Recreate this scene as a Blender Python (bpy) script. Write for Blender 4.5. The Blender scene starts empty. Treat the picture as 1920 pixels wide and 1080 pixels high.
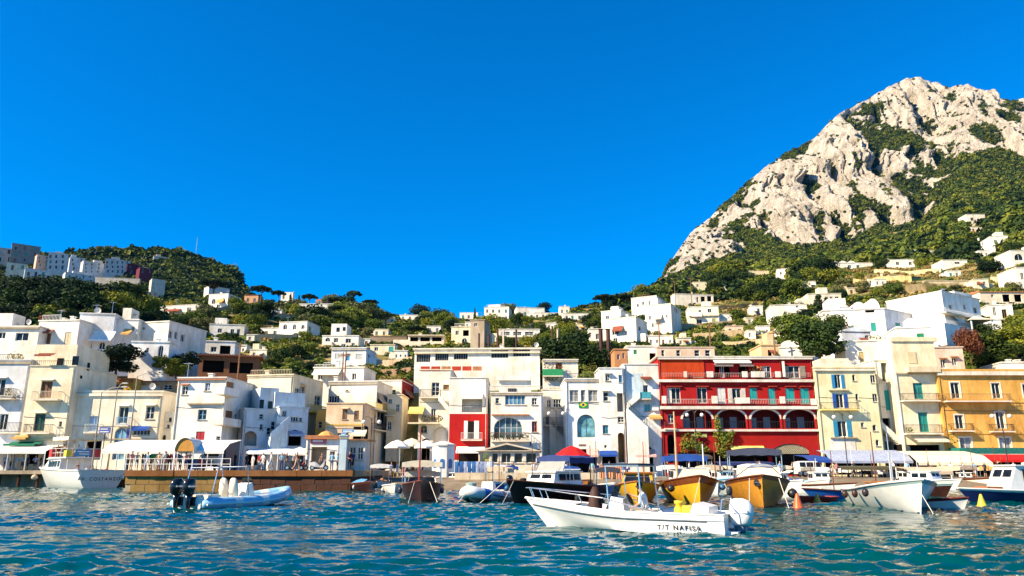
import bpy, math, random
import numpy as np
from math import sin, cos, tan, atan, atan2, sqrt, pi, radians
from mathutils import Vector, Matrix, Euler, noise

random.seed(7)
R = random.Random(11)
S = bpy.context.scene
C = S.collection

# ------------------------------------------------------------------ camera
F, HOR, EYE = 1390.0, 881.0, 1.9          # focal length in photo pixels, horizon row, eye height above water
TP = (HOR - 540.0) / F
PITCH = atan(TP)
CP, SP = cos(PITCH), sin(PITCH)
cam_d = bpy.data.cameras.new('camera')
cam = bpy.data.objects.new('camera', cam_d)
C.objects.link(cam)
cam_d.sensor_width = 36.0
cam_d.lens = 36.0 * F / 1920.0
cam_d.clip_start = 0.1
cam_d.clip_end = 20000
cam.location = (0, 0, EYE)
cam.rotation_euler = (pi / 2 + PITCH, 0, 0)
S.camera = cam

# ------------------------------------------------------------------ sky, sun, exposure
SUN_AZ, SUN_EL = radians(63), radians(35)       # azimuth: from straight behind the camera towards the left
sun_dir = Vector((-sin(SUN_AZ) * cos(SUN_EL), -cos(SUN_AZ) * cos(SUN_EL), sin(SUN_EL)))
world = bpy.data.worlds.new('World')
S.world = world
world.use_nodes = True
wn, wl = world.node_tree.nodes, world.node_tree.links
wn.clear()
w_out = wn.new('ShaderNodeOutputWorld')
w_bg = wn.new('ShaderNodeBackground')
w_sky = wn.new('ShaderNodeTexSky')
w_sky.sky_type = 'NISHITA'
w_sky.sun_disc = False
w_sky.sun_elevation = SUN_EL
w_sky.sun_rotation = atan2(sun_dir.x, sun_dir.y) % (2 * pi)
w_sky.air_density = 1.0
w_sky.dust_density = 0.0
w_sky.ozone_density = 8.0
w_hs = wn.new('ShaderNodeHueSaturation')
w_hs.inputs['Saturation'].default_value = 1.45
w_hs.inputs['Hue'].default_value = 0.502
wl.new(w_sky.outputs[0], w_hs.inputs['Color'])
wl.new(w_hs.outputs[0], w_bg.inputs['Color'])
w_bg.inputs['Strength'].default_value = 0.097
wl.new(w_bg.outputs[0], w_out.inputs['Surface'])
sd = bpy.data.lights.new('sun', 'SUN')
sd.energy = 5.0
sd.angle = radians(0.5)
sd.color = (1.0, 0.83, 0.57)
sun = bpy.data.objects.new('sun', sd)
C.objects.link(sun)
sun.rotation_euler = sun_dir.to_track_quat('Z', 'Y').to_euler()
sun.location = (-60, -20, 80)
S.view_settings.view_transform = 'Standard'
S.view_settings.look = 'None'
S.view_settings.gamma = 1.0
S.view_settings.use_curve_mapping = False
S.view_settings.exposure = 1.18
S.render.engine = 'CYCLES'
S.cycles.max_bounces = 6
S.cycles.diffuse_bounces = 2
S.cycles.glossy_bounces = 3
S.cycles.transmission_bounces = 4
S.cycles.transparent_max_bounces = 6
S.cycles.caustics_reflective = False
S.cycles.caustics_refractive = False

# ------------------------------------------------------------------ projection helpers (photo pixel -> ray)
def ray(px, py):
 a, b = (px - 960.0) / F, (540.0 - py) / F
 return Vector((a, CP - b * SP, SP + b * CP))
ORG = Vector((0, 0, EYE))
def at(px, py, Y):
 d = ray(px, py)
 return ORG + d * (Y / d.y)
def atz(px, py, z):
 d = ray(px, py)
 return ORG + d * ((z - EYE) / d.z)
def etan(py):
 b = (540.0 - py) / F
 return (SP + b * CP) / (CP - b * SP)
def project(x, y, z):
 dx, dy, dz = x, y, z - EYE
 ax = dy * CP + dz * SP
 up = -dy * SP + dz * CP
 return 960 + F * dx / ax, 540 - F * up / ax

# ------------------------------------------------------------------ materials
MATS = {}
def _new(name):
 m = bpy.data.materials.new(name)
 m.use_nodes = True
 n, l = m.node_tree.nodes, m.node_tree.links
 return m, n, l, n['Principled BSDF']
def _noise(n, l, scale, detail=3, vec=None, rough=0.6):
 t = n.new('ShaderNodeTexNoise')
 t.inputs['Scale'].default_value = scale
 t.inputs['Detail'].default_value = detail
 t.inputs['Roughness'].default_value = rough
 if vec is not None:
  l.new(vec, t.inputs['Vector'])
 return t.outputs['Fac']
def _ramp(n, l, fac, stops):
 r = n.new('ShaderNodeValToRGB')
 e = r.color_ramp.elements
 while len(e) < len(stops):
  e.new(0.5)
 for i, (p, c) in enumerate(stops):
  e[i].position = p
  e[i].color = (c[0], c[1], c[2], 1)
 l.new(fac, r.inputs['Fac'])
 return r.outputs['Color']
def _mixc(n, l, fac, a, b, mode='MIX'):
 m = n.new('ShaderNodeMix')
 m.data_type = 'RGBA'
 m.blend_type = mode
 for s, v in ((m.inputs[0], fac), (m.inputs[6], a), (m.inputs[7], b)):
  if hasattr(v, 'links'):
   l.new(v, s)
  elif isinstance(v, (int, float)):
   s.default_value = v
  else:
   s.default_value = (v[0], v[1], v[2], 1)
 return m.outputs[2]
def _bump(n, l, h, strength, dist, bs):
 b = n.new('ShaderNodeBump')
 b.inputs['Strength'].default_value = strength
 b.inputs['Distance'].default_value = dist
 l.new(h, b.inputs['Height'])
 l.new(b.outputs[0], bs.inputs['Normal'])
def mul(c, k):
 return tuple(min(1, v * k) for v in c)

def plaster(col, key=None, wear=0.35):
 key = key or 'plaster_%02x%02x%02x_%d' % (*[int(v * 255) for v in col], int(wear * 100))
 if key in MATS:
  return MATS[key]
 m, n, l, b = _new(key)
 tc = n.new('ShaderNodeTexCoord')
 geo = n.new('ShaderNodeNewGeometry')
 mp = n.new('ShaderNodeMapping')
 mp.inputs['Scale'].default_value = (1.0, 1.0, 0.24)
 l.new(geo.outputs['Position'], mp.inputs['Vector'])
 n1 = _noise(n, l, 0.35, 5, geo.outputs['Position'], 0.65)
 n2 = _noise(n, l, 1.0, 6, mp.outputs[0], 0.7)
 n3 = _noise(n, l, 2.3, 5, geo.outputs['Position'], 0.7)
 c1 = _ramp(n, l, n1, [(0.34, (col[0] * .84, col[1] * .78, col[2] * .70)), (0.58, mul(col, 1.04))])
 stain = (col[0] * 0.52 + 0.02, col[1] * 0.47 + 0.01, col[2] * 0.40)
 f2 = _ramp(n, l, n2, [(0.48, (0, 0, 0)), (0.70, (min(1, wear * 1.7),) * 3)])
 c2 = _mixc(n, l, f2, c1, stain)
 f3 = _ramp(n, l, n3, [(0.58, (0, 0, 0)), (0.68, (wear * 1.1,) * 3)])
 c3 = _mixc(n, l, f3, c2, mul(col, 0.66))
 l.new(c3, b.inputs['Base Color'])
 b.inputs['Roughness'].default_value = 0.9
 b.inputs['Specular IOR Level'].default_value = 0.15
 _bump(n, l, n3, 0.35, 0.05, b)
 MATS[key] = m
 return m

def paint(col, rough=0.5, key=None, var=0.18, scale=3.0, metal=0.0, spec=0.4):
 key = key or 'paint_%02x%02x%02x_%d_%d' % (*[int(v * 255) for v in col], int(rough * 100), int(metal * 10))
 if key in MATS:
  return MATS[key]
 m, n, l, b = _new(key)
 geo = n.new('ShaderNodeNewGeometry')
 tc = n.new('ShaderNodeTexCoord')
 nz = _noise(n, l, scale, 5, tc.outputs['Object'], 0.65)
 c = _ramp(n, l, nz, [(0.32, mul(col, 1 - var)), (0.65, mul(col, 1 + var * 0.5))])
 l.new(c, b.inputs['Base Color'])
 b.inputs['Roughness'].default_value = rough
 b.inputs['Metallic'].default_value = metal
 b.inputs['Specular IOR Level'].default_value = spec
 MATS[key] = m
 return m

def cloth(col, key=None, col2=None, freq=3.0, axis='X'):
 key = key or 'cloth_%02x%02x%02x_%s' % (*[int(v * 255) for v in col], col2 is not None)
 if key in MATS:
  return MATS[key]
 m, n, l, b = _new(key)
 tc = n.new('ShaderNodeTexCoord')
 nz = _noise(n, l, 2.0, 4, tc.outputs['Object'], 0.6)
 c = _ramp(n, l, nz, [(0.3, mul(col, 0.82)), (0.65, mul(col, 1.05))])
 if col2 is not None:
  w = n.new('ShaderNodeTexWave')
  w.bands_direction = axis
  w.inputs['Scale'].default_value = freq
  l.new(tc.outputs['Object'], w.inputs['Vector'])
  f = _ramp(n, l, w.outputs['Fac'], [(0.45, (0, 0, 0)), (0.55, (1, 1, 1))])
  c = _mixc(n, l, f, c, col2)
 l.new(c, b.inputs['Base Color'])
 b.inputs['Roughness'].default_value = 0.85
 b.inputs['Specular IOR Level'].default_value = 0.2
 _bump(n, l, nz, 0.4, 0.08, b)
 MATS[key] = m
 return m

def glassm(col=(0.012, 0.016, 0.02), key='window_glass', rough=0.08):
 if key in MATS:
  return MATS[key]
 m, n, l, b = _new(key)
 tc = n.new('ShaderNodeTexCoord')
 nz = _noise(n, l, 0.9, 2, tc.outputs['Object'])
 c = _ramp(n, l, nz, [(0.35, mul(col, 0.5)), (0.7, mul(col, 2.2))])
 l.new(c, b.inputs['Base Color'])
 b.inputs['Roughness'].default_value = rough
 b.inputs['Specular IOR Level'].default_value = 0.22
 MATS[key] = m
 return m

def leafm(key, stops, trans=0.12):
 if key in MATS:
  return MATS[key]
 m, n, l, b = _new(key)
 oi = n.new('ShaderNodeObjectInfo')
 geo = n.new('ShaderNodeNewGeometry')
 tc = n.new('ShaderNodeTexCoord')
 nz = _noise(n, l, 0.55, 3, tc.outputs['Object'], 0.7)
 mth = n.new('ShaderNodeMath')
 mth.operation = 'MULTIPLY_ADD'
 l.new(oi.outputs['Random'], mth.inputs[0])
 mth.inputs[1].default_value = 0.55
 m2 = n.new('ShaderNodeMath')
 m2.operation = 'SUBTRACT'
 l.new(nz, m2.inputs[0])
 m2.inputs[1].default_value = 0.27
 l.new(m2.outputs[0], mth.inputs[2])
 c = _ramp(n, l, mth.outputs[0], stops)
 l.new(c, b.inputs['Base Color'])
 b.inputs['Roughness'].default_value = 0.75
 b.inputs['Specular IOR Level'].default_value = 0.2
 tr = n.new('ShaderNodeBsdfTranslucent')
 l.new(c, tr.inputs['Color'])
 mx = n.new('ShaderNodeMixShader')
 mx.inputs[0].default_value = trans
 l.new(b.outputs[0], mx.inputs[1])
 l.new(tr.outputs[0], mx.inputs[2])
 l.new(mx.outputs[0], n['Material Output'].inputs['Surface'])
 MATS[key] = m
 return m

WHITE = (0.80, 0.77, 0.70)
CREAM = (0.78, 0.68, 0.47)
M_frame = paint((0.75, 0.74, 0.70), 0.55, 'white_frame')
M_glass = glassm()
M_dark = paint((0.018, 0.014, 0.012), 0.9, 'dark_interior', spec=0.05)  # near black colour carries the shade inside shops and openings
M_iron = paint((0.03, 0.028, 0.026), 0.5, 'black_iron')
M_wood = paint((0.22, 0.10, 0.04), 0.6, 'brown_wood', 0.35)
M_stone = plaster((0.45, 0.38, 0.27), 'ledge_stone', 0.5)
M_whitep = paint((0.8, 0.79, 0.76), 0.35, 'white_gelcoat', 0.07)
M_steel = paint((0.62, 0.62, 0.62), 0.25, 'stainless_steel', 0.1, metal=0.9)
M_rope = paint((0.62, 0.58, 0.48), 0.9, 'rope')
M_skin = paint((0.50, 0.27, 0.17), 0.6, 'skin', 0.1)
M_tyre = paint((0.015, 0.015, 0.015), 0.8, 'tyre_rubber')
M_tile = paint((0.42, 0.17, 0.07), 0.85, 'terracotta_tile', 0.4, 5)

# ------------------------------------------------------------------ mesh builder
class MB:
 """collects polygons; build() links them as ONE mesh object"""
 def __init__(s, T=None):
  s.v, s.f, s.mi, s.T, s.k = [], [], [], T, 0
 def add(s, vs, fs):
  o = len(s.v)
  T = s.T
  s.v.extend([T(*p) if T else tuple(p) for p in vs])
  s.f.extend([tuple(i + o for i in f) for f in fs])
  s.mi.extend([s.k] * len(fs))
  return s
 def box(s, x0, x1, y0, y1, z0, z1):
  return s.add([(x0, y0, z0), (x1, y0, z0), (x1, y1, z0), (x0, y1, z0), (x0, y0, z1), (x1, y0, z1), (x1, y1, z1), (x0, y1, z1)],
     [(0, 3, 2, 1), (4, 5, 6, 7), (0, 1, 5, 4), (1, 2, 6, 5), (2, 3, 7, 6), (3, 0, 4, 7)])
 def poly(s, pts):
  return s.add(pts, [tuple(range(len(pts)))])
 def tube(s, pts, r, n=6, cap=True):
  pts = [Vector(p) for p in pts]
  rs = r if isinstance(r, (list, tuple)) else [r] * len(pts)
  vs, fs = [], []
  for i, p in enumerate(pts):
   d = (pts[min(i + 1, len(pts) - 1)] - pts[max(i - 1, 0)])
   d = d.normalized() if d.length > 1e-9 else Vector((0, 0, 1))
   a = d.cross(Vector((0, 0, 1)))
   if a.length < 1e-3:
    a = d.cross(Vector((1, 0, 0)))
   a.normalize()
   b = d.cross(a)
   for k in range(n):
    t = 2 * pi * k / n
    vs.append(tuple(p + (a * cos(t) + b * sin(t)) * rs[i]))
  for i in range(len(pts) - 1):
   for k in range(n):
    k2 = (k + 1) % n
    fs.append((i * n + k, i * n + k2, (i + 1) * n + k2, (i + 1) * n + k))
  if cap:
   fs.append(tuple(range(n - 1, -1, -1)))
   fs.append(tuple((len(pts) - 1) * n + k for k in range(n)))
  return s.add(vs, fs)
 def lathe(s, c, prof, n=12, sx=1, sy=1):
  """prof: list of (radius, z) from bottom to top round the vertical through c"""
  vs, fs = [], []
  for r, z in prof:
   for k in range(n):
    t = 2 * pi * k / n
    vs.append((c[0] + r * sx * cos(t), c[1] + r * sy * sin(t), c[2] + z))
  for i in range(len(prof) - 1):
   for k in range(n):
    k2 = (k + 1) % n
    fs.append((i * n + k, i * n + k2, (i + 1) * n + k2, (i + 1) * n + k))
  fs.append(tuple(range(n - 1, -1, -1)))
  fs.append(tuple((len(prof) - 1) * n + k for k in range(n)))
  return s.add(vs, fs)
 def loft(s, secs, closed=True, cap=True):
  n = len(secs[0])
  vs = [p for q in secs for p in q]
  fs = []
  for i in range(len(secs) - 1):
   for k in range(n if closed else n - 1):
    k2 = (k + 1) % n
    fs.append((i * n + k, i * n + k2, (i + 1) * n + k2, (i + 1) * n + k))
  if cap and closed:
   fs.append(tuple(range(n - 1, -1, -1)))
   fs.append(tuple((len(secs) - 1) * n + k for k in range(n)))
  return s.add(vs, fs)
 def mesh(s, name, mats, smooth=False):
  me = bpy.data.meshes.new(name)
  me.from_pydata(s.v, [], s.f)
  for m in (mats if isinstance(mats, (list, tuple)) else [mats]):
   me.materials.append(m)
  if any(s.mi):
   me.polygons.foreach_set('material_index', s.mi)
  if smooth:
   me.polygons.foreach_set('use_smooth', [True] * len(me.polygons))
  me.update()
  return me
 def build(s, name, mats, parent=None, smooth=False, loc=None):
  o = bpy.data.objects.new(name, s.mesh(name, mats, smooth))
  C.objects.link(o)
  if parent is not None:
   o.parent = parent
  if loc is not None:
   o.location = loc
  return o

def empty(name, loc=(0, 0, 0), rz=0.0, label=None, cat=None, group=None):
 o = bpy.data.objects.new(name, None)
 C.objects.link(o)
 o.empty_display_size = 0.3
 o.location = loc
 o.rotation_euler = (0, 0, rz)
 return tag(o, label, cat, group)
def tag(o, label=None, cat=None, group=None, kind=None):
 for k, v in (('label', label), ('category', cat), ('group', group), ('kind', kind)):
  if v:
   o[k] = v
 return o
KIDS = {}
def copy_tree(o, parent=None):
 c = o.copy()
 C.objects.link(c)
 if parent is not None:
  c.parent = parent
 for ch in o.children:
  copy_tree(ch, c)
 return c

def fixnormals(me):
 import bmesh
 bm = bmesh.new()
 bm.from_mesh(me)
 bmesh.ops.recalc_face_normals(bm, faces=bm.faces)
 bm.to_mesh(me)
 bm.free()

# ------------------------------------------------------------------ terrain height
_COLS = [
 (-700, [(104, 893), (125, 760), (180, 600), (260, 560), (340, 600), (600, 690)]),
 (0, [(104, 893), (118, 705), (140, 645), (190, 560), (230, 535), (300, 570), (600, 680)]),
 (150, [(104, 893), (118, 710), (140, 650), (190, 570), (230, 548), (300, 580), (600, 680)]),
 (290, [(104, 893), (118, 715), (140, 682), (180, 632), (215, 605), (260, 588), (300, 584), (400, 600), (600, 680)]),
 (420, [(104, 893), (112, 745), (130, 703), (165, 655), (210, 612), (260, 577), (310, 558), (360, 575), (600, 660)]),
 (560, [(104, 893), (112, 745), (130, 708), (165, 660), (210, 622), (260, 597), (310, 574), (370, 590), (600, 660)]),
 (700, [(104, 893), (115, 745), (135, 708), (165, 672), (210, 640), (270, 610), (340, 592), (420, 610), (600, 660)]),
 (860, [(104, 893), (112, 745), (135, 692), (170, 652), (230, 626), (300, 610), (360, 603), (430, 606), (600, 650)]),
 (1000, [(104, 893), (112, 740), (140, 682), (180, 647), (240, 621), (320, 603), (390, 596), (450, 600), (600, 640)]),
 (1130, [(104, 893), (112, 735), (135, 692), (165, 662), (210, 632), (260, 606), (320, 585), (380, 578), (450, 585), (600, 610)]),
 (1260, [(104, 893), (114, 725), (140, 682), (165, 652), (200, 622), (250, 592), (320, 562), (420, 546), (520, 538), (650, 542), (900, 570)]),
 (1400, [(104, 893), (116, 715), (140, 678), (165, 652), (200, 617), (260, 577), (340, 547), (450, 524), (560, 510), (700, 502), (900, 505)]),
 (1560, [(104, 893), (114, 725), (130, 685), (150, 645), (190, 592), (250, 547), (320, 512), (420, 497), (560, 489), (700, 484), (900, 484)]),
 (1700, [(104, 893), (112, 725), (125, 665), (140, 632), (170, 582), (220, 542), (280, 517), (340, 497), (450, 478), (600, 460), (750, 448), (900, 442)]),
 (1850, [(104, 893), (112, 715), (125, 665), (140, 625), (170, 572), (220, 537), (280, 502), (340, 467), (420, 430), (550, 400), (700, 372), (900, 350)]),
 (2000, [(104, 893), (112, 715), (130, 645), (170, 553), (220, 503), (300, 443), (400, 390), (550, 355), (700, 335), (900, 320)]),
 (2700, [(104, 893), (112, 715), (130, 645), (170, 553), (220, 503), (300, 443), (400, 390), (550, 355), (700, 335), (900, 320)]),
]
_CU = [((c - 960.0) / F / 0.98) for c, _ in _COLS]
def _prof(pts, Y):
 Yc = min(max(Y, pts[0][0]), pts[-1][0])
 for i in range(len(pts) - 1):
  a, b = pts[i], pts[i + 1]
  if Yc <= b[0]:
   t = (Yc - a[0]) / (b[0] - a[0])
   return etan(a[1] + (b[1] - a[1]) * t)
 return etan(pts[-1][1])
def ground_z(x, y):
 """height of the hillside above the water at world (x, y)"""
 if y < 60:
  return -3.0
 u = x / y
 if u <= _CU[0]:
  e = _prof(_COLS[0][1], y)
 elif u >= _CU[-1]:
  e = _prof(_COLS[-1][1], y)
 else:
  i = 0
  while u > _CU[i + 1]:
   i += 1
  t = (u - _CU[i]) / (_CU[i + 1] - _CU[i])
  t = t * t * (3 - 2 * t)
  e = _prof(_COLS[i][1], y) * (1 - t) + _prof(_COLS[i + 1][1], y) * t
 z = EYE + e * y
 if y < 104:
  z = z - (104 - y) * 0.3
 k = min(1.0, max(0.0, (y - 115) / 60))
 z += max(0.0, (y - 280) / 500) * 8 * noise.noise((x * .014, y * .014, 4.0))
 return z + k * 1.6 * noise.noise((x * 0.035, y * 0.035, 2.0)) + k * 0.7 * noise.noise((x * 0.12, y * 0.12, 5.0))
def hit_ground(px, py, y0=100.0, y1=900.0):
 d = ray(px, py)
 y = y0
 while y < y1:
  p = ORG + d * (y / d.y)
  if p.z <= ground_z(p.x, p.y):
   return p
  y *= 1.012
 return ORG + d * (y1 / d.y)
# ================================================================== THE SETTING
# ------------------------------------------------------------------ water
def water_material():
 m, n, l, b = _new('sea_water')
 geo = n.new('ShaderNodeNewGeometry')
 mp = n.new('ShaderNodeMapping')
 mp.inputs['Scale'].default_value = (1.0, 1.5, 1.0)
 l.new(geo.outputs['Position'], mp.inputs['Vector'])
 n1 = _noise(n, l, 2.6, 4, mp.outputs[0], 0.6)
 n0 = _noise(n, l, 0.05, 3, geo.outputs['Position'], 0.5)
 c = _ramp(n, l, n0, [(0.35, (0.0, 0.036, 0.052)), (0.65, (0.0, 0.066, 0.066))])
 l.new(c, b.inputs['Base Color'])
 b.inputs['Roughness'].default_value = 0.04
 b.inputs['IOR'].default_value = 1.33
 b.inputs['Specular IOR Level'].default_value = 0.5
 _bump(n, l, n1, 0.35, 0.05, b)
 return m
def build_water():
 rr = np.random.RandomState(4)
 ys = [-400.0, -60.0, 4.0]
 y = 9.0
 while y < 112:
  ys.append(y)
  y *= 1.0062
 ys += [140.0, 400.0]
 ys = np.array(ys)
 us = np.concatenate([[-4, -1.8], np.linspace(-0.86, 0.86, 430), [1.8, 4]])
 U, Y = np.meshgrid(us, ys)
 X = U * np.maximum(Y, 40) * np.where((np.abs(U) > 1) | (Y < 5), 1, 0) + U * Y * np.where((np.abs(U) > 1) | (Y < 5), 0, 1)
 Z = np.zeros_like(X)
 for lam, amp, cnt in ((7.0, 0.03, 3), (3.0, 0.026, 5), (1.5, 0.019, 7), (0.8, 0.009, 8), (0.45, 0.0035, 8)):
  for _ in range(cnt):
   th = rr.normal(1.5, 0.42)
   L = lam * rr.uniform(0.75, 1.3)
   kx, ky = cos(th) * 2 * pi / L, sin(th) * 2 * pi / L
   ph = rr.uniform(0, 6.28)
   a = np.sin(kx * X + ky * Y + ph + 0.7 * np.sin(0.21 * X + ph) + 0.6 * np.sin(0.17 * Y + 2 * ph))
   Z += amp * (1.15 - np.abs(a) * 1.5 + 0.25 * a)
 fade = np.clip((Y - 8) / 3, 0, 1) * np.clip((112 - Y) / 10, 0, 1) * (np.abs(U) < 0.88)
 patch = 0.9 + 0.5 * np.sin(0.13 * X + 1.7 * np.sin(0.09 * Y) + .05 * Y) * np.sin(0.21 * Y + 0.6 + 1.2 * np.sin(.08 * X))
 Z = (Z - 0.02) * fade * patch
 nr, nc = X.shape
 verts = np.stack([X.ravel(), Y.ravel(), Z.ravel()], 1)
 i = np.arange(nr - 1)[:, None] * nc + np.arange(nc - 1)[None, :]
 faces = np.stack([i, i + 1, i + nc + 1, i + nc], -1).reshape(-1, 4)
 me = bpy.data.meshes.new('water')
 me.from_pydata(verts.tolist(), [], faces.tolist())
 me.polygons.foreach_set('use_smooth', [True] * len(me.polygons))
 me.materials.append(water_material())
 o = bpy.data.objects.new('water', me)
 C.objects.link(o)
 return tag(o, 'rippled teal blue harbour water', None, None, 'structure')
build_water()

# ------------------------------------------------------------------ hillside
def soil_material(name, green, dry):
 m, n, l, b = _new(name)
 geo = n.new('ShaderNodeNewGeometry')
 a = _noise(n, l, 0.035, 5, geo.outputs['Position'], 0.65)
 c = _noise(n, l, 0.35, 5, geo.outputs['Position'], 0.7)
 g = _ramp(n, l, c, [(0.3, mul(green, 0.45)), (0.7, mul(green, 1.5))])
 d = _ramp(n, l, c, [(0.3, mul(dry, 0.55)), (0.7, mul(dry, 1.25))])
 f = _ramp(n, l, a, [(0.47, (0, 0, 0)), (0.56, (1, 1, 1))])
 l.new(_mixc(n, l, f, g, d), b.inputs['Base Color'])
 b.inputs['Roughness'].default_value = 0.95
 b.inputs['Specular IOR Level'].default_value = 0.1
 _bump(n, l, c, 0.8, 0.6, b)
 return m
M_soil = soil_material('hillside_soil', (0.07, 0.095, 0.022), (0.36, 0.26, 0.10))
M_wood_floor = soil_material('forest_floor', (0.02, 0.04, 0.012), (0.05, 0.065, 0.02))
def grid_mesh(name, P, nr, nc, mats, smooth=True):
 me = bpy.data.meshes.new(name)
 i = np.arange(nr - 1)[:, None] * nc + np.arange(nc - 1)[None, :]
 faces = np.stack([i, i + 1, i + nc + 1, i + nc], -1).reshape(-1, 4)
 me.from_pydata(P, [], faces.tolist())
 if smooth:
  me.polygons.foreach_set('use_smooth', [True] * len(me.polygons))
 for m in mats:
  me.materials.append(m)
 o = bpy.data.objects.new(name, me)
 C.objects.link(o)
 return o
def build_terrain():
 ys = []
 y = 88.0
 while y < 900:
  ys.append(y)
  y *= 1.014
 us = np.linspace(-1.15, 1.25, 230)
 P = [(u * y, y, ground_z(u * y, y)) for y in ys for u in us]
 o = grid_mesh('hillside', P, len(ys), len(us), [M_soil])
 tag(o, 'terraced green hillside rising behind the harbour houses', None, None, 'structure')
build_terrain()

# ------------------------------------------------------------------ far hill at the left
def lerp_poly(pts, x):
 if x <= pts[0][0]:
  return pts[0][1]
 for a, b in zip(pts, pts[1:]):
  if x <= b[0]:
   return a[1] + (b[1] - a[1]) * (x - a[0]) / (b[0] - a[0])
 return pts[-1][1]
FARC = [(-500, 500), (-100, 478), (0, 480), (130, 482), (250, 476), (340, 478), (390, 493), (430, 512), (452, 535), (468, 556), (520, 600), (620, 660)]
def far_surface(px, t):
 """px photo column, t 0 foot .. 1 crest .. 1.5 behind"""
 cr = lerp_poly(FARC, px)
 Yf, Yc = 430.0, 660.0 - max(0, (px - 380)) * 0.4
 if t <= 1:
  Y = Yf + (Yc - Yf) * t
  py = 640 + (cr - 640) * t ** 0.8
 else:
  Y = Yc + (t - 1) * 300
  py = cr + (t - 1) * 160
 p = at(px, py, Y)
 k = 7 * min(1, t * 1.5)
 q = Vector((p.x * 0.012, p.y * 0.012, 0.3))
 p.z += k * noise.noise(q) * (0.4 if 0.85 < t < 1.1 else 1)
 return p
def build_far_hill():
 cols = np.linspace(-500, 620, 110)
 ts = np.linspace(0, 1.5, 46)
 P = [tuple(far_surface(c, t)) for t in ts for c in cols]
 o = grid_mesh('far_hill', P, len(ts), len(cols), [M_wood_floor])
 tag(o, 'distant wooded hill carrying the upper town', None, None, 'structure')
build_far_hill()

# ------------------------------------------------------------------ the limestone mountain
CREST = [(1180, 560), (1225, 540), (1243, 522), (1252, 500), (1270, 472), (1295, 437), (1330, 408), (1365, 378), (1400, 345), (1430, 318), (1470, 290), (1525, 262), (1545, 240),
  (1575, 212), (1610, 192), (1650, 172), (1680, 155), (1700, 147), (1725, 149), (1745, 155), (1770, 160), (1810, 162), (1850, 170), (1870, 183), (1895, 188), (1925, 181),
  (1990, 170), (2080, 200), (2200, 260), (2400, 360)]
ROCKB = [(1180, 560), (1243, 524), (1300, 505), (1380, 480), (1450, 462), (1500, 462), (1545, 466), (1580, 455), (1620, 440), (1660, 422), (1700, 425), (1740, 415), (1765, 370), (1785, 330),
  (1800, 292), (1850, 288), (1900, 290), (1930, 300), (2400, 400)]
def mountain_surface(px, t):
 cr, rb = lerp_poly(CREST, px), lerp_poly(ROCKB, px)
 ft = rb + 130
 Yr, Yc = 900 + max(0, px - 1500) * 0.25, 1180 + max(0, px - 1500) * 0.3
 if px < 1350:
  Yc -= (1350 - px) * 0.9
 if t < 0.3:                      # wooded apron
  k = t / 0.3
  Y, py = 640 + (Yr - 640) * k, ft + (rb - ft) * k
 elif t <= 1:
  k = (t - 0.3) / 0.7
  st = 0.06 * sin(k * 6.28 * 2.5 + px * 0.02)
  Y, py = Yr + (Yc - Yr) * min(1, max(0, k ** 1.15 + st * k * (1 - k) * 4)), rb + (cr - rb) * k
 else:
  Y, py = Yc + (t - 1) * 900, cr + (t - 1) * 260
 return at(px, py, Y)
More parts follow.
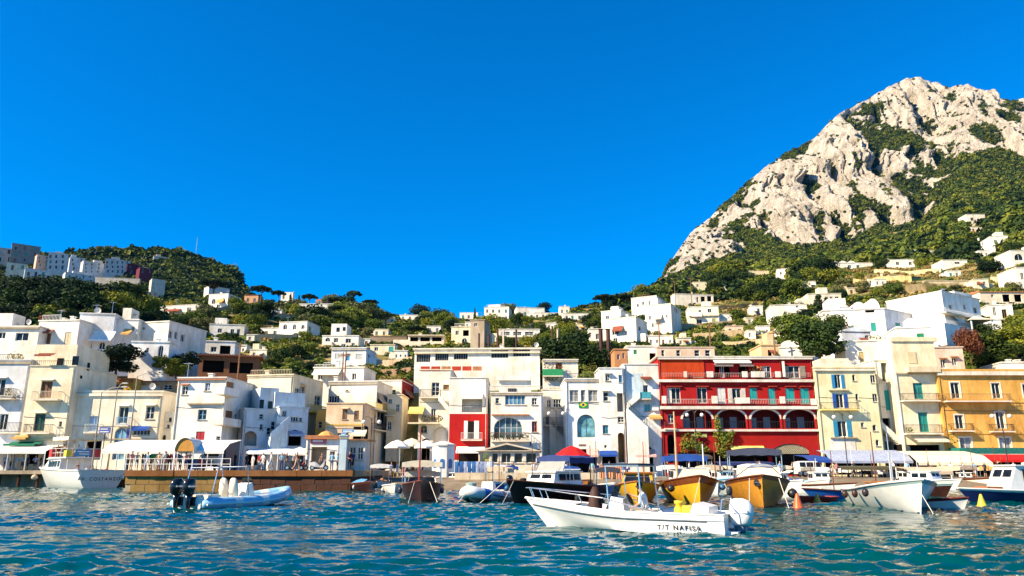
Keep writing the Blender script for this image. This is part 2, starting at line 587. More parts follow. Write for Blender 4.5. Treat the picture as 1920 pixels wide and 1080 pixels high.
def build_mountain():
 cols = np.concatenate([np.linspace(1180, 1990, 460), np.linspace(1995, 2400, 50)])
 ts = np.concatenate([np.linspace(0, 0.3, 34)[:-1], np.linspace(0.3, 1, 190), np.linspace(1, 1.5, 12)[1:]])
 nr, nc = len(ts), len(cols)
 P = np.array([[tuple(mountain_surface(c, t)) for c in cols] for t in ts])
 H = np.zeros((nr, nc))
 for i in range(nr):
  t = ts[i]
  w = min(1, max(0, (t - 0.24) / 0.12)) * (1 if t < 0.9 else max(0.25, 1 - (t - 0.9) / 0.12))
  for j in range(nc):
   x, y, z = P[i, j]
   wx = x + 22 * noise.noise((x * .012, z * .014, 3.1)) + 6 * noise.noise((x * .05, z * .05, 6.1))
   ridge = min(1.0, abs(noise.noise((wx * 0.016, z * 0.0022, 1.7))) * 3.2) ** .6
   ridge2 = min(1.0, abs(noise.noise((wx * 0.042, z * 0.0045, 8.7))) * 3.0) ** .6
   ridge3 = min(1.0, abs(noise.noise((wx * 0.10, z * 0.012, 5.5))) * 3.0) ** .7
   f = noise.fractal((x * 0.04, y * 0.03, z * 0.035), 0.6, 2.2, 4)
   ledge = noise.noise((x * 0.012, 4.4, z * 0.04 + x * .01))
   H[i, j] = w * (52 * ridge + 18 * ridge2 + 7 * ridge3 + 7 * f + 7 * ledge - 16 * max(0.0, 1 - abs(noise.noise((wx * 0.03, z * 0.0018, 12.3))) * 9) - 52)
 P[:, :, 1] -= H
 P[:, :, 2] += H * 0.12
  # vegetation weight
 V = np.zeros((nr, nc))
 dz = np.gradient(P[:, :, 2], axis=0)
 dyy = np.gradient(P[:, :, 1], axis=0)
 slope = dz / (np.abs(dyy) + 0.5)
 for i in range(nr):
  for j in range(nc):
   px, t = cols[j], ts[i]
   x, y, z = P[i, j]
   cr, rb = lerp_poly(CREST, px), lerp_poly(ROCKB, px)
   py = rb + (cr - rb) * (t - 0.3) / 0.7
   nz = noise.fractal((x * 0.02, 0, z * 0.02), 0.7, 2.0, 4)
   v = -0.66 + 0.9 * nz + 0.5 * max(-0.5, min(0.6, 0.9 - slope[i, j])) - 0.034 * (H[i, j] + 3)
   # wooded belts and gullies seen on the mountain
   def blob(cx, cy, rx, ry, a, k=1.0):
    ca, sa = cos(radians(a)), sin(radians(a))
    ux, uy = (px - cx) * ca + (py - cy) * sa, -(px - cx) * sa + (py - cy) * ca
    return 1.1 * k * math.exp(-((ux / rx) ** 2 + (uy / ry) ** 2))
   v += blob(1700, 275, 85, 22, 20, 1.35) + blob(1602, 345, 12, 90, -4, 1.2) + blob(1532, 420, 5, 45, 0, 1.1) + blob(1690, 360, 8, 40, -6, 1.0) + blob(1775, 190, 12, 40, -14, 1.0) + blob(1830, 215, 8, 40, -16, .9) + blob(1655, 380, 17, 50, 0, 1.0) + blob(1720, 395, 20, 70, -12, 1.1)
   v += blob(1790, 205, 30, 22, 10, 0.8) + blob(1880, 225, 34, 36, 20, 1.2) + blob(1740, 175, 12, 26, -8, 0.9) + blob(1750, 340, 60, 30, 30, 1.1)
   v += blob(1485, 292, 70, 11, -37, 1.1) + blob(1355, 400, 45, 7, -40, .8) + blob(1430, 375, 26, 9, -20, 0.7) + blob(1665, 250, 60, 14, 30, 0.8)
   if t < 0.3:
    v += 2 * min(1, (0.3 - t) / 0.015)
   if t > 0.985 and px < 1540:
    v += 0.3
   V[i, j] = v
 o = grid_mesh('mountain', [tuple(p) for p in P.reshape(-1, 3)], nr, nc, [], True)
 o.modifiers.new('edges', 'EDGE_SPLIT').split_angle = radians(55)
 me = o.data
 at_ = me.attributes.new('veg', 'FLOAT', 'POINT')
 at_.data.foreach_set('value', V.ravel().astype(np.float32))
 m, n, l, b = _new('limestone_cliff')
 geo = n.new('ShaderNodeNewGeometry')
 mp = n.new('ShaderNodeMapping')
 mp.inputs['Scale'].default_value = (1, 1, 0.22)
 l.new(geo.outputs['Position'], mp.inputs['Vector'])
 a = _noise(n, l, 0.07, 9, mp.outputs[0], 0.78)
 s2 = _noise(n, l, 0.16, 6, geo.outputs['Position'], 0.75)
 rock = _ramp(n, l, a, [(0.32, (0.20, 0.15, 0.11)), (0.42, (0.50, 0.43, 0.345)), (0.58, (0.81, 0.735, 0.62))])
 rust = _ramp(n, l, s2, [(0.60, (0, 0, 0)), (0.72, (0.55, 0.55, 0.55))])
 rock = _mixc(n, l, rust, rock, (0.42, 0.26, 0.15))
 green = _ramp(n, l, s2, [(0.3, (0.012, 0.03, 0.012)), (0.7, (0.05, 0.075, 0.02))])
 va = n.new('ShaderNodeAttribute')
 va.attribute_name = 'veg'
 ad = n.new('ShaderNodeMath')
 ad.operation = 'MULTIPLY_ADD'
 l.new(s2, ad.inputs[0])
 ad.inputs[1].default_value = 0.9
 l.new(va.outputs['Fac'], ad.inputs[2])
 f = _ramp(n, l, ad.outputs[0], [(0.44, (0, 0, 0)), (0.5, (1, 1, 1))])
 l.new(_mixc(n, l, f, rock, green), b.inputs['Base Color'])
 b.inputs['Roughness'].default_value = 0.95
 b.inputs['Specular IOR Level'].default_value = 0.1
 _bump(n, l, _mixc(n, l, .4, a, s2), 1.0, 20.0, b)
 me.materials.append(m)
 tag(o, 'pale limestone mountain with green gullies', None, None, 'structure')
 return P, V, ts, cols
MT = build_mountain()

# ------------------------------------------------------------------ foliage meshes
LEAF = {
 'dark': leafm('leaf_dark', [(0.2, (0.006, 0.017, 0.004)), (0.55, (0.018, 0.04, 0.008)), (0.9, (0.045, 0.075, 0.012))]),
 'mid': leafm('leaf_mid', [(0.2, (0.016, 0.034, 0.005)), (0.55, (0.10, 0.135, 0.011)), (0.9, (0.26, 0.24, 0.02))]),
 'light': leafm('leaf_light', [(0.2, (0.07, 0.11, 0.015)), (0.6, (0.14, 0.18, 0.022)), (0.9, (0.24, 0.23, 0.03))]),
 'olive': leafm('leaf_olive', [(0.2, (0.06, 0.08, 0.025)), (0.6, (0.13, 0.14, 0.045)), (0.9, (0.22, 0.20, 0.07))]),
 'yellow': leafm('leaf_yellow', [(0.2, (0.30, 0.24, 0.02)), (0.6, (0.45, 0.36, 0.03)), (0.9, (0.55, 0.45, 0.04))]),
 'dry': leafm('leaf_dry', [(0.2, (0.20, 0.14, 0.045)), (0.6, (0.34, 0.25, 0.08)), (0.9, (0.45, 0.35, 0.12))]),
 'rust': leafm('leaf_rust', [(0.2, (0.10, 0.03, 0.015)), (0.6, (0.17, 0.06, 0.025)), (0.9, (0.22, 0.10, 0.03))]),
 'far': leafm('leaf_far', [(0.2, (0.010, 0.024, 0.006)), (0.5, (0.055, 0.088, 0.010)), (0.9, (0.21, 0.20, 0.02))]),
}
M_bark = paint((0.10, 0.06, 0.035), 0.9, 'bark', 0.4, 2)
def leaf_cloud(mb, centre, rad, n, size, rr, flat=1.0, out=0.75):
 """n leaf-clump faces on and in an ellipsoid, mostly turned outwards"""
 c = Vector(centre)
 rad = Vector(rad)
 for _ in range(n):
  d = Vector((rr.gauss(0, 1), rr.gauss(0, 1), rr.gauss(0, 1))).normalized()
  k = 1 - 0.45 * rr.random() ** 2.2
  p = c + Vector((d.x * rad.x * k, d.y * rad.y * k, d.z * rad.z * k * flat))
  nrm = (d * out + Vector((rr.gauss(0, .5), rr.gauss(0, .5), rr.gauss(0.25, .5)))).normalized()
  a = nrm.cross(Vector((rr.gauss(0, 1), rr.gauss(0, 1), rr.gauss(0, 1)))).normalized()
  b = nrm.cross(a)
  s = size * rr.uniform(0.55, 1.25)
  e = s * rr.uniform(0.5, 0.95)
  mb.add([p - a * s, p - b * e + nrm * s * .2, p + a * s, p + b * e + nrm * s * .1], [(0, 1, 2, 3)])
def broad_crown(rr, h, w, n, size, base=0.25, lobes=9):
 mb = MB()
 per = n // (lobes + 2)
 leaf_cloud(mb, (0, 0, h * (base + (1 - base) * .5)), (w * .34, w * .34, h * (1 - base) * .40), per * 2, size, rr)
 for k in range(lobes):
  a = 2 * pi * k / lobes + rr.uniform(-.4, .4)
  zz = rr.uniform(base + .12, .88)
  q = sqrt(max(0.05, 1 - ((zz - (base + 1) / 2) / ((1 - base) / 2)) ** 2))
  rd = w * .36 * q * rr.uniform(0.7, 1.05)
  r = w * rr.uniform(.17, .28)
  leaf_cloud(mb, (cos(a) * rd, sin(a) * rd, h * zz), (r, r, r * rr.uniform(.65, .95)), per, size, rr)
 return mb
def trunk_mesh(rr, h, r, top, spread, limbs=4):
 mb = MB()
 lean = rr.uniform(-.06, .06)
 mb.tube([(0, 0, -1.2), (lean * h * .3, 0, h * .3 * top), (lean * h, .03 * h, h * top)], [r * 1.25, r * .9, r * .7], 7)
 for k in range(limbs):
  a = 2 * pi * k / limbs + rr.uniform(-.5, .5)
  b = (lean * h, .03 * h, h * top * .96)
  e = (b[0] + cos(a) * spread, b[1] + sin(a) * spread, h * (top + (1 - top) * rr.uniform(.45, .75)))
  m_ = ((b[0] * .6 + e[0] * .4), (b[1] * .6 + e[1] * .4), (b[2] * .45 + e[2] * .55))
  mb.tube([b, m_, e], [r * .55, r * .38, r * .16], 5)
 return mb
PROTO = {}
def proto_tree(key, crown_mb, trunk_mb, leaf):
 cm = crown_mb.mesh('crown', [LEAF[leaf]])
 tm = trunk_mb.mesh('trunk', [M_bark], True)
 PROTO[key] = (cm, tm, leaf)
def make_protos():
 rr = random.Random(5)
 for i in range(4):
  proto_tree('broad%d' % i, broad_crown(rr, 6.0, 6.2 + .4 * i, 3000, .27, .03 + .03 * i, 14 + i), trunk_mesh(rr, 6.0, .2, .3, 1.6), 'mid')
 for i in range(2):
  mb = MB()
  nl = 13
  for k in range(nl):
   a, q = 2.4 * k, sqrt((k + .5) / nl)
   leaf_cloud(mb, (cos(a) * 3.1 * q, sin(a) * 3.1 * q, 8.1 - .9 * q * q + rr.uniform(-.15, .15)), (1.15, 1.15, .55), 170, .24, rr, 1.0, .9)
  proto_tree('pine%d' % i, mb, trunk_mesh(rr, 9.0, .24, .66, 2.3, 6), 'dark')
 mb = MB()
 for k in range(26):
  z = .5 + 8.3 * k / 26
  r = .95 * (1 - (k / 26) ** 1.8) * (0.55 + .45 * min(1, k / 5)) + .12
  leaf_cloud(mb, (rr.uniform(-.12, .12), rr.uniform(-.12, .12), z), (r, r, .5), 70, .2, rr)
 proto_tree('cypress', mb, trunk_mesh(rr, 9.0, .15, .1, .2, 2), 'dark')
 mb = MB()
 for k in range(40):
  z = 1.6 + 6.8 * k / 40
  q = rr.uniform(.2, 1)
  a = rr.uniform(0, 6.28)
  r = 2.7 * (1 - k / 42.0) ** .8
  leaf_cloud(mb, (cos(a) * r * q, sin(a) * r * q, z - q * .5), (.75, .75, .35), 60, .22, rr)
 proto_tree('conifer', mb, trunk_mesh(rr, 9, .18, .3, .8, 3), 'dark')
 for i in range(3):
  mb = MB()
  for k in range(6):
   a = 1.05 * k
   leaf_cloud(mb, (cos(a) * .75, sin(a) * .75, .75 + rr.uniform(-.2, .35)), (.75, .75, .62), 85, .17, rr)
  tb = MB()
  for k in range(5):
   a = 1.26 * k
   tb.tube([(0, 0, -.5), (cos(a) * .4, sin(a) * .4, .8)], [.06, .03], 5)
  proto_tree('bush%d' % i, mb, tb, 'mid')
make_protos()
LEAFN = {'dark': 'dark green', 'mid': 'mid green', 'light': 'light green', 'olive': 'grey green', 'yellow': 'yellow flowering', 'rust': 'rust coloured', 'dry': 'dry straw coloured', 'far': 'deep green'}
def tree(kind, p, h, leaf, label, group=None, w=1.0, name=None, cat=None, rz=None):
 cm, tm, lf = PROTO[kind]
 base = {'broad': 6.0, 'pine': 9.0, 'cypres': 9.0, 'conife': 9.0, 'bush': 2.0}[kind[:6].rstrip('0123456789')[:6] if not kind.startswith('broad') and not kind.startswith('bush') and not kind.startswith('pine') else kind.rstrip('0123456789')]
 nm = name or {'b': 'broadleaf_tree', 'p': 'umbrella_pine', 'c': 'cypress_tree'}[kind[0]]
 if kind.startswith('bush'):
  nm = name or 'shrub'
 if kind == 'conifer':
  nm = name or 'conifer_tree'
 root = empty(nm, p, R.uniform(0, 6.28) if rz is None else rz, label, cat or ('shrub' if kind.startswith('bush') else 'tree'), group)
 k = h / base
 root.scale = (k * w, k * w, k)
 for me, part in ((tm, 'trunk'), (cm, 'crown')):
  o = bpy.data.objects.new(part if not (kind.startswith('bush') and part == 'trunk') else 'stem', me)
  C.objects.link(o)
  o.parent = root
  if part == 'crown' and leaf != lf:
   o.material_slots[0].link = 'OBJECT'
   o.material_slots[0].material = LEAF[leaf]
 return root

# ------------------------------------------------------------------ scattered cover (uncountable)
def scatter(name, pts, sc, vi, sources, label):
 me = bpy.data.meshes.new(name)
 me.from_pydata([tuple(p) for p in pts], [], [])
 for nm, ty, arr in (('sc', 'FLOAT', sc), ('vi', 'INT', vi), ('rz', 'FLOAT', [R.uniform(0, 6.28) for _ in pts])):
  a = me.attributes.new(nm, ty, 'POINT')
  a.data.foreach_set('value', np.array(arr, dtype=np.float32 if ty == 'FLOAT' else np.int32))
 col = bpy.data.collections.new(name + '_kinds')
 for i, s in enumerate(sources):
  o = bpy.data.objects.new('%s_kind_%d' % (name, i), s)
  col.objects.link(o)
 ng = bpy.data.node_groups.new(name, 'GeometryNodeTree')
 ng.interface.new_socket('Geometry', in_out='INPUT', socket_type='NodeSocketGeometry')
 ng.interface.new_socket('Geometry', in_out='OUTPUT', socket_type='NodeSocketGeometry')
 n, l = ng.nodes, ng.links
 gi, go = n.new('NodeGroupInput'), n.new('NodeGroupOutput')
 ip = n.new('GeometryNodeInstanceOnPoints')
 ci = n.new('GeometryNodeCollectionInfo')
 ci.inputs['Collection'].default_value = col
 ci.inputs['Separate Children'].default_value = True
 ci.inputs['Reset Children'].default_value = True
 ip.inputs['Pick Instance'].default_value = True
 def attr(nm, ty):
  a = n.new('GeometryNodeInputNamedAttribute')
  a.data_type = ty
  a.inputs['Name'].default_value = nm
  return a.outputs['Attribute']
 cx = n.new('ShaderNodeCombineXYZ')
 l.new(attr('rz', 'FLOAT'), cx.inputs['Z'])
 l.new(gi.outputs[0], ip.inputs['Points'])
 l.new(ci.outputs[0], ip.inputs['Instance'])
 l.new(attr('vi', 'INT'), ip.inputs['Instance Index'])
 l.new(cx.outputs[0], ip.inputs['Rotation'])
 l.new(attr('sc', 'FLOAT'), ip.inputs['Scale'])
 l.new(ip.outputs[0], go.inputs[0])
 o = bpy.data.objects.new(name, me)
 C.objects.link(o)
 md = o.modifiers.new('scatter', 'NODES')
 md.node_group = ng
 return tag(o, label, None, None, 'stuff')
def cover_mesh(rr, leaf, n=90, size=.34):
 mb = MB()
 for k in range(4):
  a = 1.57 * k + rr.uniform(-.4, .4)
  leaf_cloud(mb, (cos(a) * .45, sin(a) * .45, .45 + rr.uniform(-.1, .3)), (.62, .62, .55), n // 4, size, rr)
 return mb.mesh('cover', [LEAF[leaf]])
rr_ = random.Random(9)
COVER = {k: [cover_mesh(rr_, k) for _ in range(2)] for k in ('far', 'mid', 'olive', 'dry', 'light', 'dark')}
def mountain_wood():
 P, V, ts, cols = MT
 nr, nc = V.shape
 pts, sc, vi = [], [], []
 rr = random.Random(21)
 for i in range(nr - 1):
  t = ts[i]
  for j in range(nc - 1):
   v = V[i, j] + rr.uniform(-.15, .15)
   apron = t < 0.3
   if cols[j] > 2150:
    continue
   if v > (0.05 if not apron else -9) and rr.random() < (0.42 if not apron else 0.75):
    a, b = rr.random(), rr.random()
    p = P[i, j] * (1 - a) * (1 - b) + P[i + 1, j] * a * (1 - b) + P[i, j + 1] * (1 - a) * b + P[i + 1, j + 1] * a * b
    pts.append((p[0], p[1], p[2] - 1.0))
    sc.append(rr.uniform(2.6, 4.6) * (1.15 if apron else 0.85))
    q = rr.random()
    vi.append(rr.choice((0, 1)) if q < .8 else rr.choice((2, 3)) if q < .97 else 4)
   elif not apron and rr.random() < 0.008:
    p = P[i, j]
    pts.append((p[0], p[1] - 1, p[2]))
    sc.append(rr.uniform(1.2, 2.6))
    vi.append(rr.choice((0, 1)))
 scatter('mountain_wood', pts, sc, vi, COVER['far'] + COVER['mid'] + COVER['light'][:1], 'dense green wood and scrub growing on the mountain')
 return len(pts)
print('mountain wood', mountain_wood())
# ================================================================== BUILDINGS
FOOT = []           # (x, y, r) footprints, kept clear of scattered plants
def isect(px, py, o, n):
 d = ray(px, py)
 return ORG + d * ((o - ORG).dot(n) / d.dot(n))
def wall_face(mb, W, H, ops, T, v_lo=0.0):
 """a wall of W x H with rectangular or arched holes cut through it, with reveals"""
 mb.T = T
 us = sorted(set([0.0, W] + [max(0.0, min(W, q)) for o in ops for q in o[:2]]))
 vs = sorted(set([v_lo, H] + [max(v_lo, min(H, q)) for o in ops for q in o[2:4]]))
 for i in range(len(us) - 1):
  for j in range(len(vs) - 1):
   if us[i + 1] - us[i] < 1e-5 or vs[j + 1] - vs[j] < 1e-5:
    continue
   cu, cv = (us[i] + us[i + 1]) / 2, (vs[j] + vs[j + 1]) / 2
   if any(o[0] < cu < o[1] and o[2] < cv < o[3] for o in ops):
    continue
   mb.poly([(us[i], 0, vs[j]), (us[i + 1], 0, vs[j]), (us[i + 1], 0, vs[j + 1]), (us[i], 0, vs[j + 1])])
 for u0, u1, v0, v1, arch, dep in ops:
  out = opening_outline(u0, u1, v0, v1, arch)
  n = len(out)
  for k in range(n):
   a, b = out[k], out[(k + 1) % n]
   mb.poly([(a[0], 0, a[1]), (a[0], -dep, a[1]), (b[0], -dep, b[1]), (b[0], 0, b[1])])
  if arch:
   h = len(out)
   mid = (u0 + u1) / 2
   left = [p for p in out[2:] if p[0] <= mid + 1e-6]
   right = [p for p in out[2:] if p[0] >= mid - 1e-6]
   for k in range(len(right) - 1):
    mb.poly([(u1, 0, v1), (right[k + 1][0], 0, right[k + 1][1]), (right[k][0], 0, right[k][1])])
   for k in range(len(left) - 1):
    mb.poly([(u0, 0, v1), (left[k + 1][0], 0, left[k + 1][1]), (left[k][0], 0, left[k][1])])
 mb.T = None
def opening_outline(u0, u1, v0, v1, arch, seg=10):
 if not arch:
  return [(u0, v0), (u1, v0), (u1, v1), (u0, v1)]
 rise = min((u1 - u0) / 2, (v1 - v0) * 0.6) * (1.0 if arch is True else arch)
 vs, c, a = v1 - rise, (u0 + u1) / 2, (u1 - u0) / 2
 return [(u0, v0), (u1, v0)] + [(c + a * cos(pi * k / seg), vs + rise * sin(pi * k / seg)) for k in range(seg + 1)]

class Bld:
 def __init__(s, name, label, xl, xr, yt, Y, col, z0=1.1, rot=0.0, D=9.0, ymid=None, cat='house', mat=None, low=0.0):
  s.col, s.D, s.z0, s.low = col, D, z0, low
  s.mat = mat or plaster(col)
  ym = ymid if ymid is not None else (yt + 862) / 2
  s.rot = radians(rot)
  p = at(xl, ym, Y)
  s.t = Vector((cos(s.rot), sin(s.rot), 0))
  s.n = Vector((sin(s.rot), -cos(s.rot), 0))
  s.o = Vector((p.x, p.y, z0))
  q = isect(xr, ym, s.o, s.n)
  s.W = (q - s.o).dot(s.t)
  s.H = isect((xl + xr) / 2, yt, s.o, s.n).z - z0
  s.root = empty(name, s.o, s.rot, label, cat)
  s.ops = {'F': [], 'R': [], 'L': []}
  s.TF = {'F': lambda u, d, v: (u, -d, v), 'R': lambda u, d, v: (s.W + d, u, v), 'L': lambda u, d, v: (-d, s.D - u, v)}
  s.extra = []
  c = s.o + s.t * s.W / 2 - s.n * D / 2
  FOOT.append((c.x, c.y, max(s.W, D) * 0.62))
 def uv(s, px, py, f='F', out=0.0):
  if f == 'F':
   p = isect(px, py, s.o + s.n * out, s.n)
   return (p - s.o).dot(s.t), p.z - s.z0
  if f == 'R':
   o = s.o + s.t * (s.W + out)
   p = isect(px, py, o, s.t)
   return -(p - o).dot(s.n), p.z - s.z0
  o = s.o - s.t * out - s.n * s.D
  p = isect(px, py, o, s.t)
  return (p - o).dot(s.n), p.z - s.z0
 def rect(s, x0, y0, x1, y1, f='F', out=0.0):
  xm, ym = (x0 + x1) / 2, (y0 + y1) / 2
  a, b = s.uv(x0, ym, f, out)[0], s.uv(x1, ym, f, out)[0]
  c, d = s.uv(xm, y1, f, out)[1], s.uv(xm, y0, f, out)[1]
  return min(a, b), max(a, b), c, d
 def size(s, f):
  return (s.W if f == 'F' else s.D)
 def clip(s, r, f):
  W = s.size(f)
  return max(0.06, r[0]), min(W - 0.06, r[1]), max(0.02, r[2]), min(s.H - 0.05, r[3])
 def win(s, x0, y0, x1, y1, f='F', arch=False, sh=None, blind=None, mull=1, bars=1, hood=None, sill=True, frame=None, dep=.2, glass=None, sur=None, door=False, name=None, cur=None):
  """a window or glazed door set into a hole in the wall"""
  r = s.clip(s.rect(x0, y0, x1, y1, f), f)
  if r[1] - r[0] < .12 or r[3] - r[2] < .12:
   return None
  u0, u1, v0, v1 = r
  s.ops[f].append((u0, u1, v0, v1, arch, dep + .08))
  T = s.TF[f]
  mb = MB(T)
  fw = min(.075, (u1 - u0) * .12)
  d = -dep
  out = opening_outline(u0, u1, v0, v1, arch)
  cu, cv = (u0 + u1) / 2, (v0 + v1) / 2
  n = len(out)
  kx, kz = 1 - 2 * fw / (u1 - u0), 1 - 2 * fw / (v1 - v0)
  inn = [(cu + (p[0] - cu) * kx, cv + (p[1] - cv) * kz) for p in out]
  for k in range(n):
   a, b, c2, e = out[k], out[(k + 1) % n], inn[(k + 1) % n], inn[k]
   mb.poly([(a[0], d + .06, a[1]), (b[0], d + .06, b[1]), (c2[0], d + .06, c2[1]), (e[0], d + .06, e[1])])
   mb.poly([(e[0], d + .06, e[1]), (c2[0], d + .06, c2[1]), (c2[0], d - .02, c2[1]), (e[0], d - .02, e[1])])
  for k in range(1, mull + 1):
   x = u0 + (u1 - u0) * k / (mull + 1)
   mb.box(x - fw * .45, x + fw * .45, d - .01, d + .05, v0 + fw, v1 - (fw if not arch else fw + .02))
  for k in range(1, bars + 1):
   z = v0 + (v1 - v0) * k / (bars + 1)
   for i in range(mull + 1):
    xa, xb = u0 + (u1 - u0) * i / (mull + 1) + fw * .5, u0 + (u1 - u0) * (i + 1) / (mull + 1) - fw * .5
    mb.box(xa, xb, d - .005, d + .035, z - fw * .3, z + fw * .3)
  w = mb.build(name or ('balcony_door' if door else 'window'), frame or M_frame, s.root)
  pb = MB(T)
  pb.poly([(p[0], d, p[1]) for p in inn])
  pb.build('pane', glass or M_glass, w)
  if cur:                                    # a curtain pulled half across behind the pane's edge
   cb = MB(T)
   cb.box(u0 + fw, u0 + fw + (u1 - u0) * .3, d + .004, d + .02, v0 + fw, v1 - fw)
   cb.build('curtain', cloth(cur), w)
  if blind:                                  # closed shutters or a lowered blind
   bb = MB(T)
   hw = (u1 - u0) / 2
   for k in (0, 1):
    a = u0 + k * hw + .02
    bb.box(a, a + hw - .04, d + .07, d + .12, v0 + .03, v1 - .03)
    ns = max(3, int((v1 - v0) / .16))
    for q in range(ns):
     z = v0 + .1 + (v1 - v0 - .2) * q / ns
     bb.box(a + .05, a + hw - .09, d + .12, d + .14, z, z + (v1 - v0 - .2) / ns * .55)
   bb.build('shutter', paint(blind, .6), w)
  if sh:
   hw = (u1 - u0) / 2
   for sd_, a in ((-1, u0 - hw * .96), (1, u1)):
    sb = MB(T)
    sb.box(a, a + hw * .96, .02, .06, v0 + .02, v1 - .02)
    ns = max(3, int((v1 - v0) / .16))
    for q in range(ns):
     z = v0 + .08 + (v1 - v0 - .16) * q / ns
     sb.box(a + .05, a + hw * .96 - .05, .06, .075, z, z + (v1 - v0 - .16) / ns * .55)
    sb.build('shutter', paint(sh, .55), w)
  if sur:
   sb = MB(T)
   k = .14
   sb.box(u0 - k, u0, 0, .045, v0, v1 + k)
   sb.box(u1, u1 + k, 0, .045, v0, v1 + k)
   sb.box(u0, u1, 0, .045, v1, v1 + k)
   sb.build('surround', plaster(sur), w)
  if sill and not door:
   sb = MB(T)
   sb.box(u0 - .1, u1 + .1, -.05, .1, v0 - .08, v0)
   sb.build('sill', M_stone, w)
  if hood:
   sb = MB(T)
   sb.add([(u0 - .2, 0, v1 + .28), (u1 + .2, 0, v1 + .28), (u1 + .2, .45, v1 + .14), (u0 - .2, .45, v1 + .14), (u0 - .2, 0, v1 + .18), (u1 + .2, 0, v1 + .18), (u1 + .2, .45, v1 + .08), (u0 - .2, .45, v1 + .08)],
    [(0, 1, 2, 3), (7, 6, 5, 4), (3, 2, 6, 7), (0, 3, 7, 4), (1, 5, 6, 2)])
   sb.build('hood', hood if not isinstance(hood, bool) else s.mat, w)
  return w
 def door(s, *a, **k):
  k.setdefault('door', True)
  k.setdefault('bars', 0)
  return s.win(*a, **k)
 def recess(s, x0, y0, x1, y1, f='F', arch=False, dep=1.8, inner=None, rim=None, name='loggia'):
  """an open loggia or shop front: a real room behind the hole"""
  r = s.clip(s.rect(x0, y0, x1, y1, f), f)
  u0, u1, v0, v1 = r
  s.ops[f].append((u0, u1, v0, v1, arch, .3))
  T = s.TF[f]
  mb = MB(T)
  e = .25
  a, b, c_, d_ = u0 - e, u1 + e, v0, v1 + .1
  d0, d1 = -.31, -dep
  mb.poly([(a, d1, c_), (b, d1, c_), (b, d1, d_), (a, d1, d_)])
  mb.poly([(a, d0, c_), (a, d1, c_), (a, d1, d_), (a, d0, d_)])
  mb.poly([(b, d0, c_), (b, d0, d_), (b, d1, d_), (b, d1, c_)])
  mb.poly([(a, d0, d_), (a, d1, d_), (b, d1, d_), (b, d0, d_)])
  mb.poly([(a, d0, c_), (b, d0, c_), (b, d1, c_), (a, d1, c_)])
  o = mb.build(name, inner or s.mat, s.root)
  if rim:
   rb = MB(T)
   out = opening_outline(u0, u1, v0, v1, arch, 14)[1:] + [(u0, v0)]
   cu = (u0 + u1) / 2
   vs = v1 - min((u1 - u0) / 2, (v1 - v0) * .6) * (1 if arch is True else (arch or 1))
   for p, q in zip(out, out[1:]):
    def og(p_, k=.26):
     if p_[1] < vs - .01:
      return (p_[0] + (k if p_[0] > cu else -k), p_[1])
     dx, dz = p_[0] - cu, p_[1] - vs
     L = sqrt(dx * dx + dz * dz) or 1
     return (p_[0] + dx / L * k, p_[1] + dz / L * k)
    P, Q = og(p), og(q)
    if p[1] < vs - .01 and q[1] < vs - .01:
     continue
    if min(p[1], q[1]) < vs - .01:
     continue
    rb.poly([(p[0], .07, p[1]), (P[0], .07, P[1]), (Q[0], .07, Q[1]), (q[0], .07, q[1])])
    rb.poly([(P[0], .07, P[1]), (P[0], 0, P[1]), (Q[0], 0, Q[1]), (Q[0], .07, Q[1])])
    rb.poly([(p[0], 0, p[1]), (p[0], .07, p[1]), (q[0], .07, q[1]), (q[0], 0, q[1])])
   rb.build('arch_trim', rim, s.root)
  return o, r, T
 def band(s, y, h=.22, out=.16, x0=None, x1=None, mat=None, f='F', name='ledge'):
  W = s.size(f)
  v = s.uv((x0 + x1) / 2 if x0 else s.midpx(), y, f)[1]
  a = s.uv(x0, y, f)[0] if x0 else 0.0
  b = s.uv(x1, y, f)[0] if x1 else W
  mb = MB(s.TF[f])
  mb.box(a - (.0 if x0 else .06), b + (.0 if x1 else .06), -.02, out, v - h, v)
  return mb.build(name, mat or M_stone, s.root)
 def midpx(s):
  c = s.o + s.t * s.W / 2 + Vector((0, 0, s.H / 2))
  return project(*c)[0]
 def balcony(s, x0, x1, ys, yr, out=.9, f='F', rail=None, solid=None, slab=None):
  a, b = sorted((s.uv(x0, ys, f, out)[0], s.uv(x1, ys, f, out)[0]))
  v = s.uv((x0 + x1) / 2, ys, f, out)[1]
  vt = s.uv((x0 + x1) / 2, yr, f, out)[1]
  vt = v + max(.75, min(1.15, vt - v))
  T = s.TF[f]
  mb = MB(T)
  mb.box(a, b, -.02, out, v - .16, v)
  bal = mb.build('balcony', slab or plaster((.72, .66, .55)), s.root)
  rb = MB(T)
  if solid:
   rb.box(a, b, out - .1, out, v, vt)
   rb.box(a, a + .1, 0, out - .1, v, vt)
   rb.box(b - .1, b, 0, out - .1, v, vt)
   rb.build('parapet', solid, bal)
  else:
   k = .03
   rb.box(a, b, out - .06, out - .02, vt - .05, vt)
   rb.box(a, b, out - .055, out - .025, v + .06, v + .09)
   rb.box(a + .01, a + .05, 0, out - .06, vt - .05, vt)
   rb.box(b - .05, b - .01, 0, out - .06, vt - .05, vt)
   nb = max(4, int((b - a) / .16))
   for i in range(nb + 1):
    x = a + .03 + (b - a - .06) * i / nb
    rb.box(x - .013, x + .013, out - .053, out - .027, v, vt - .05)
   for xx in (a + .03, b - .03):
    for q in range(1, max(2, int(out / .18))):
     y = out * q / max(2, int(out / .18))
     rb.box(xx - .012, xx + .012, y - .012, y + .012, v, vt - .05)
   rb.build('railing', rail or M_iron, bal)
  return bal
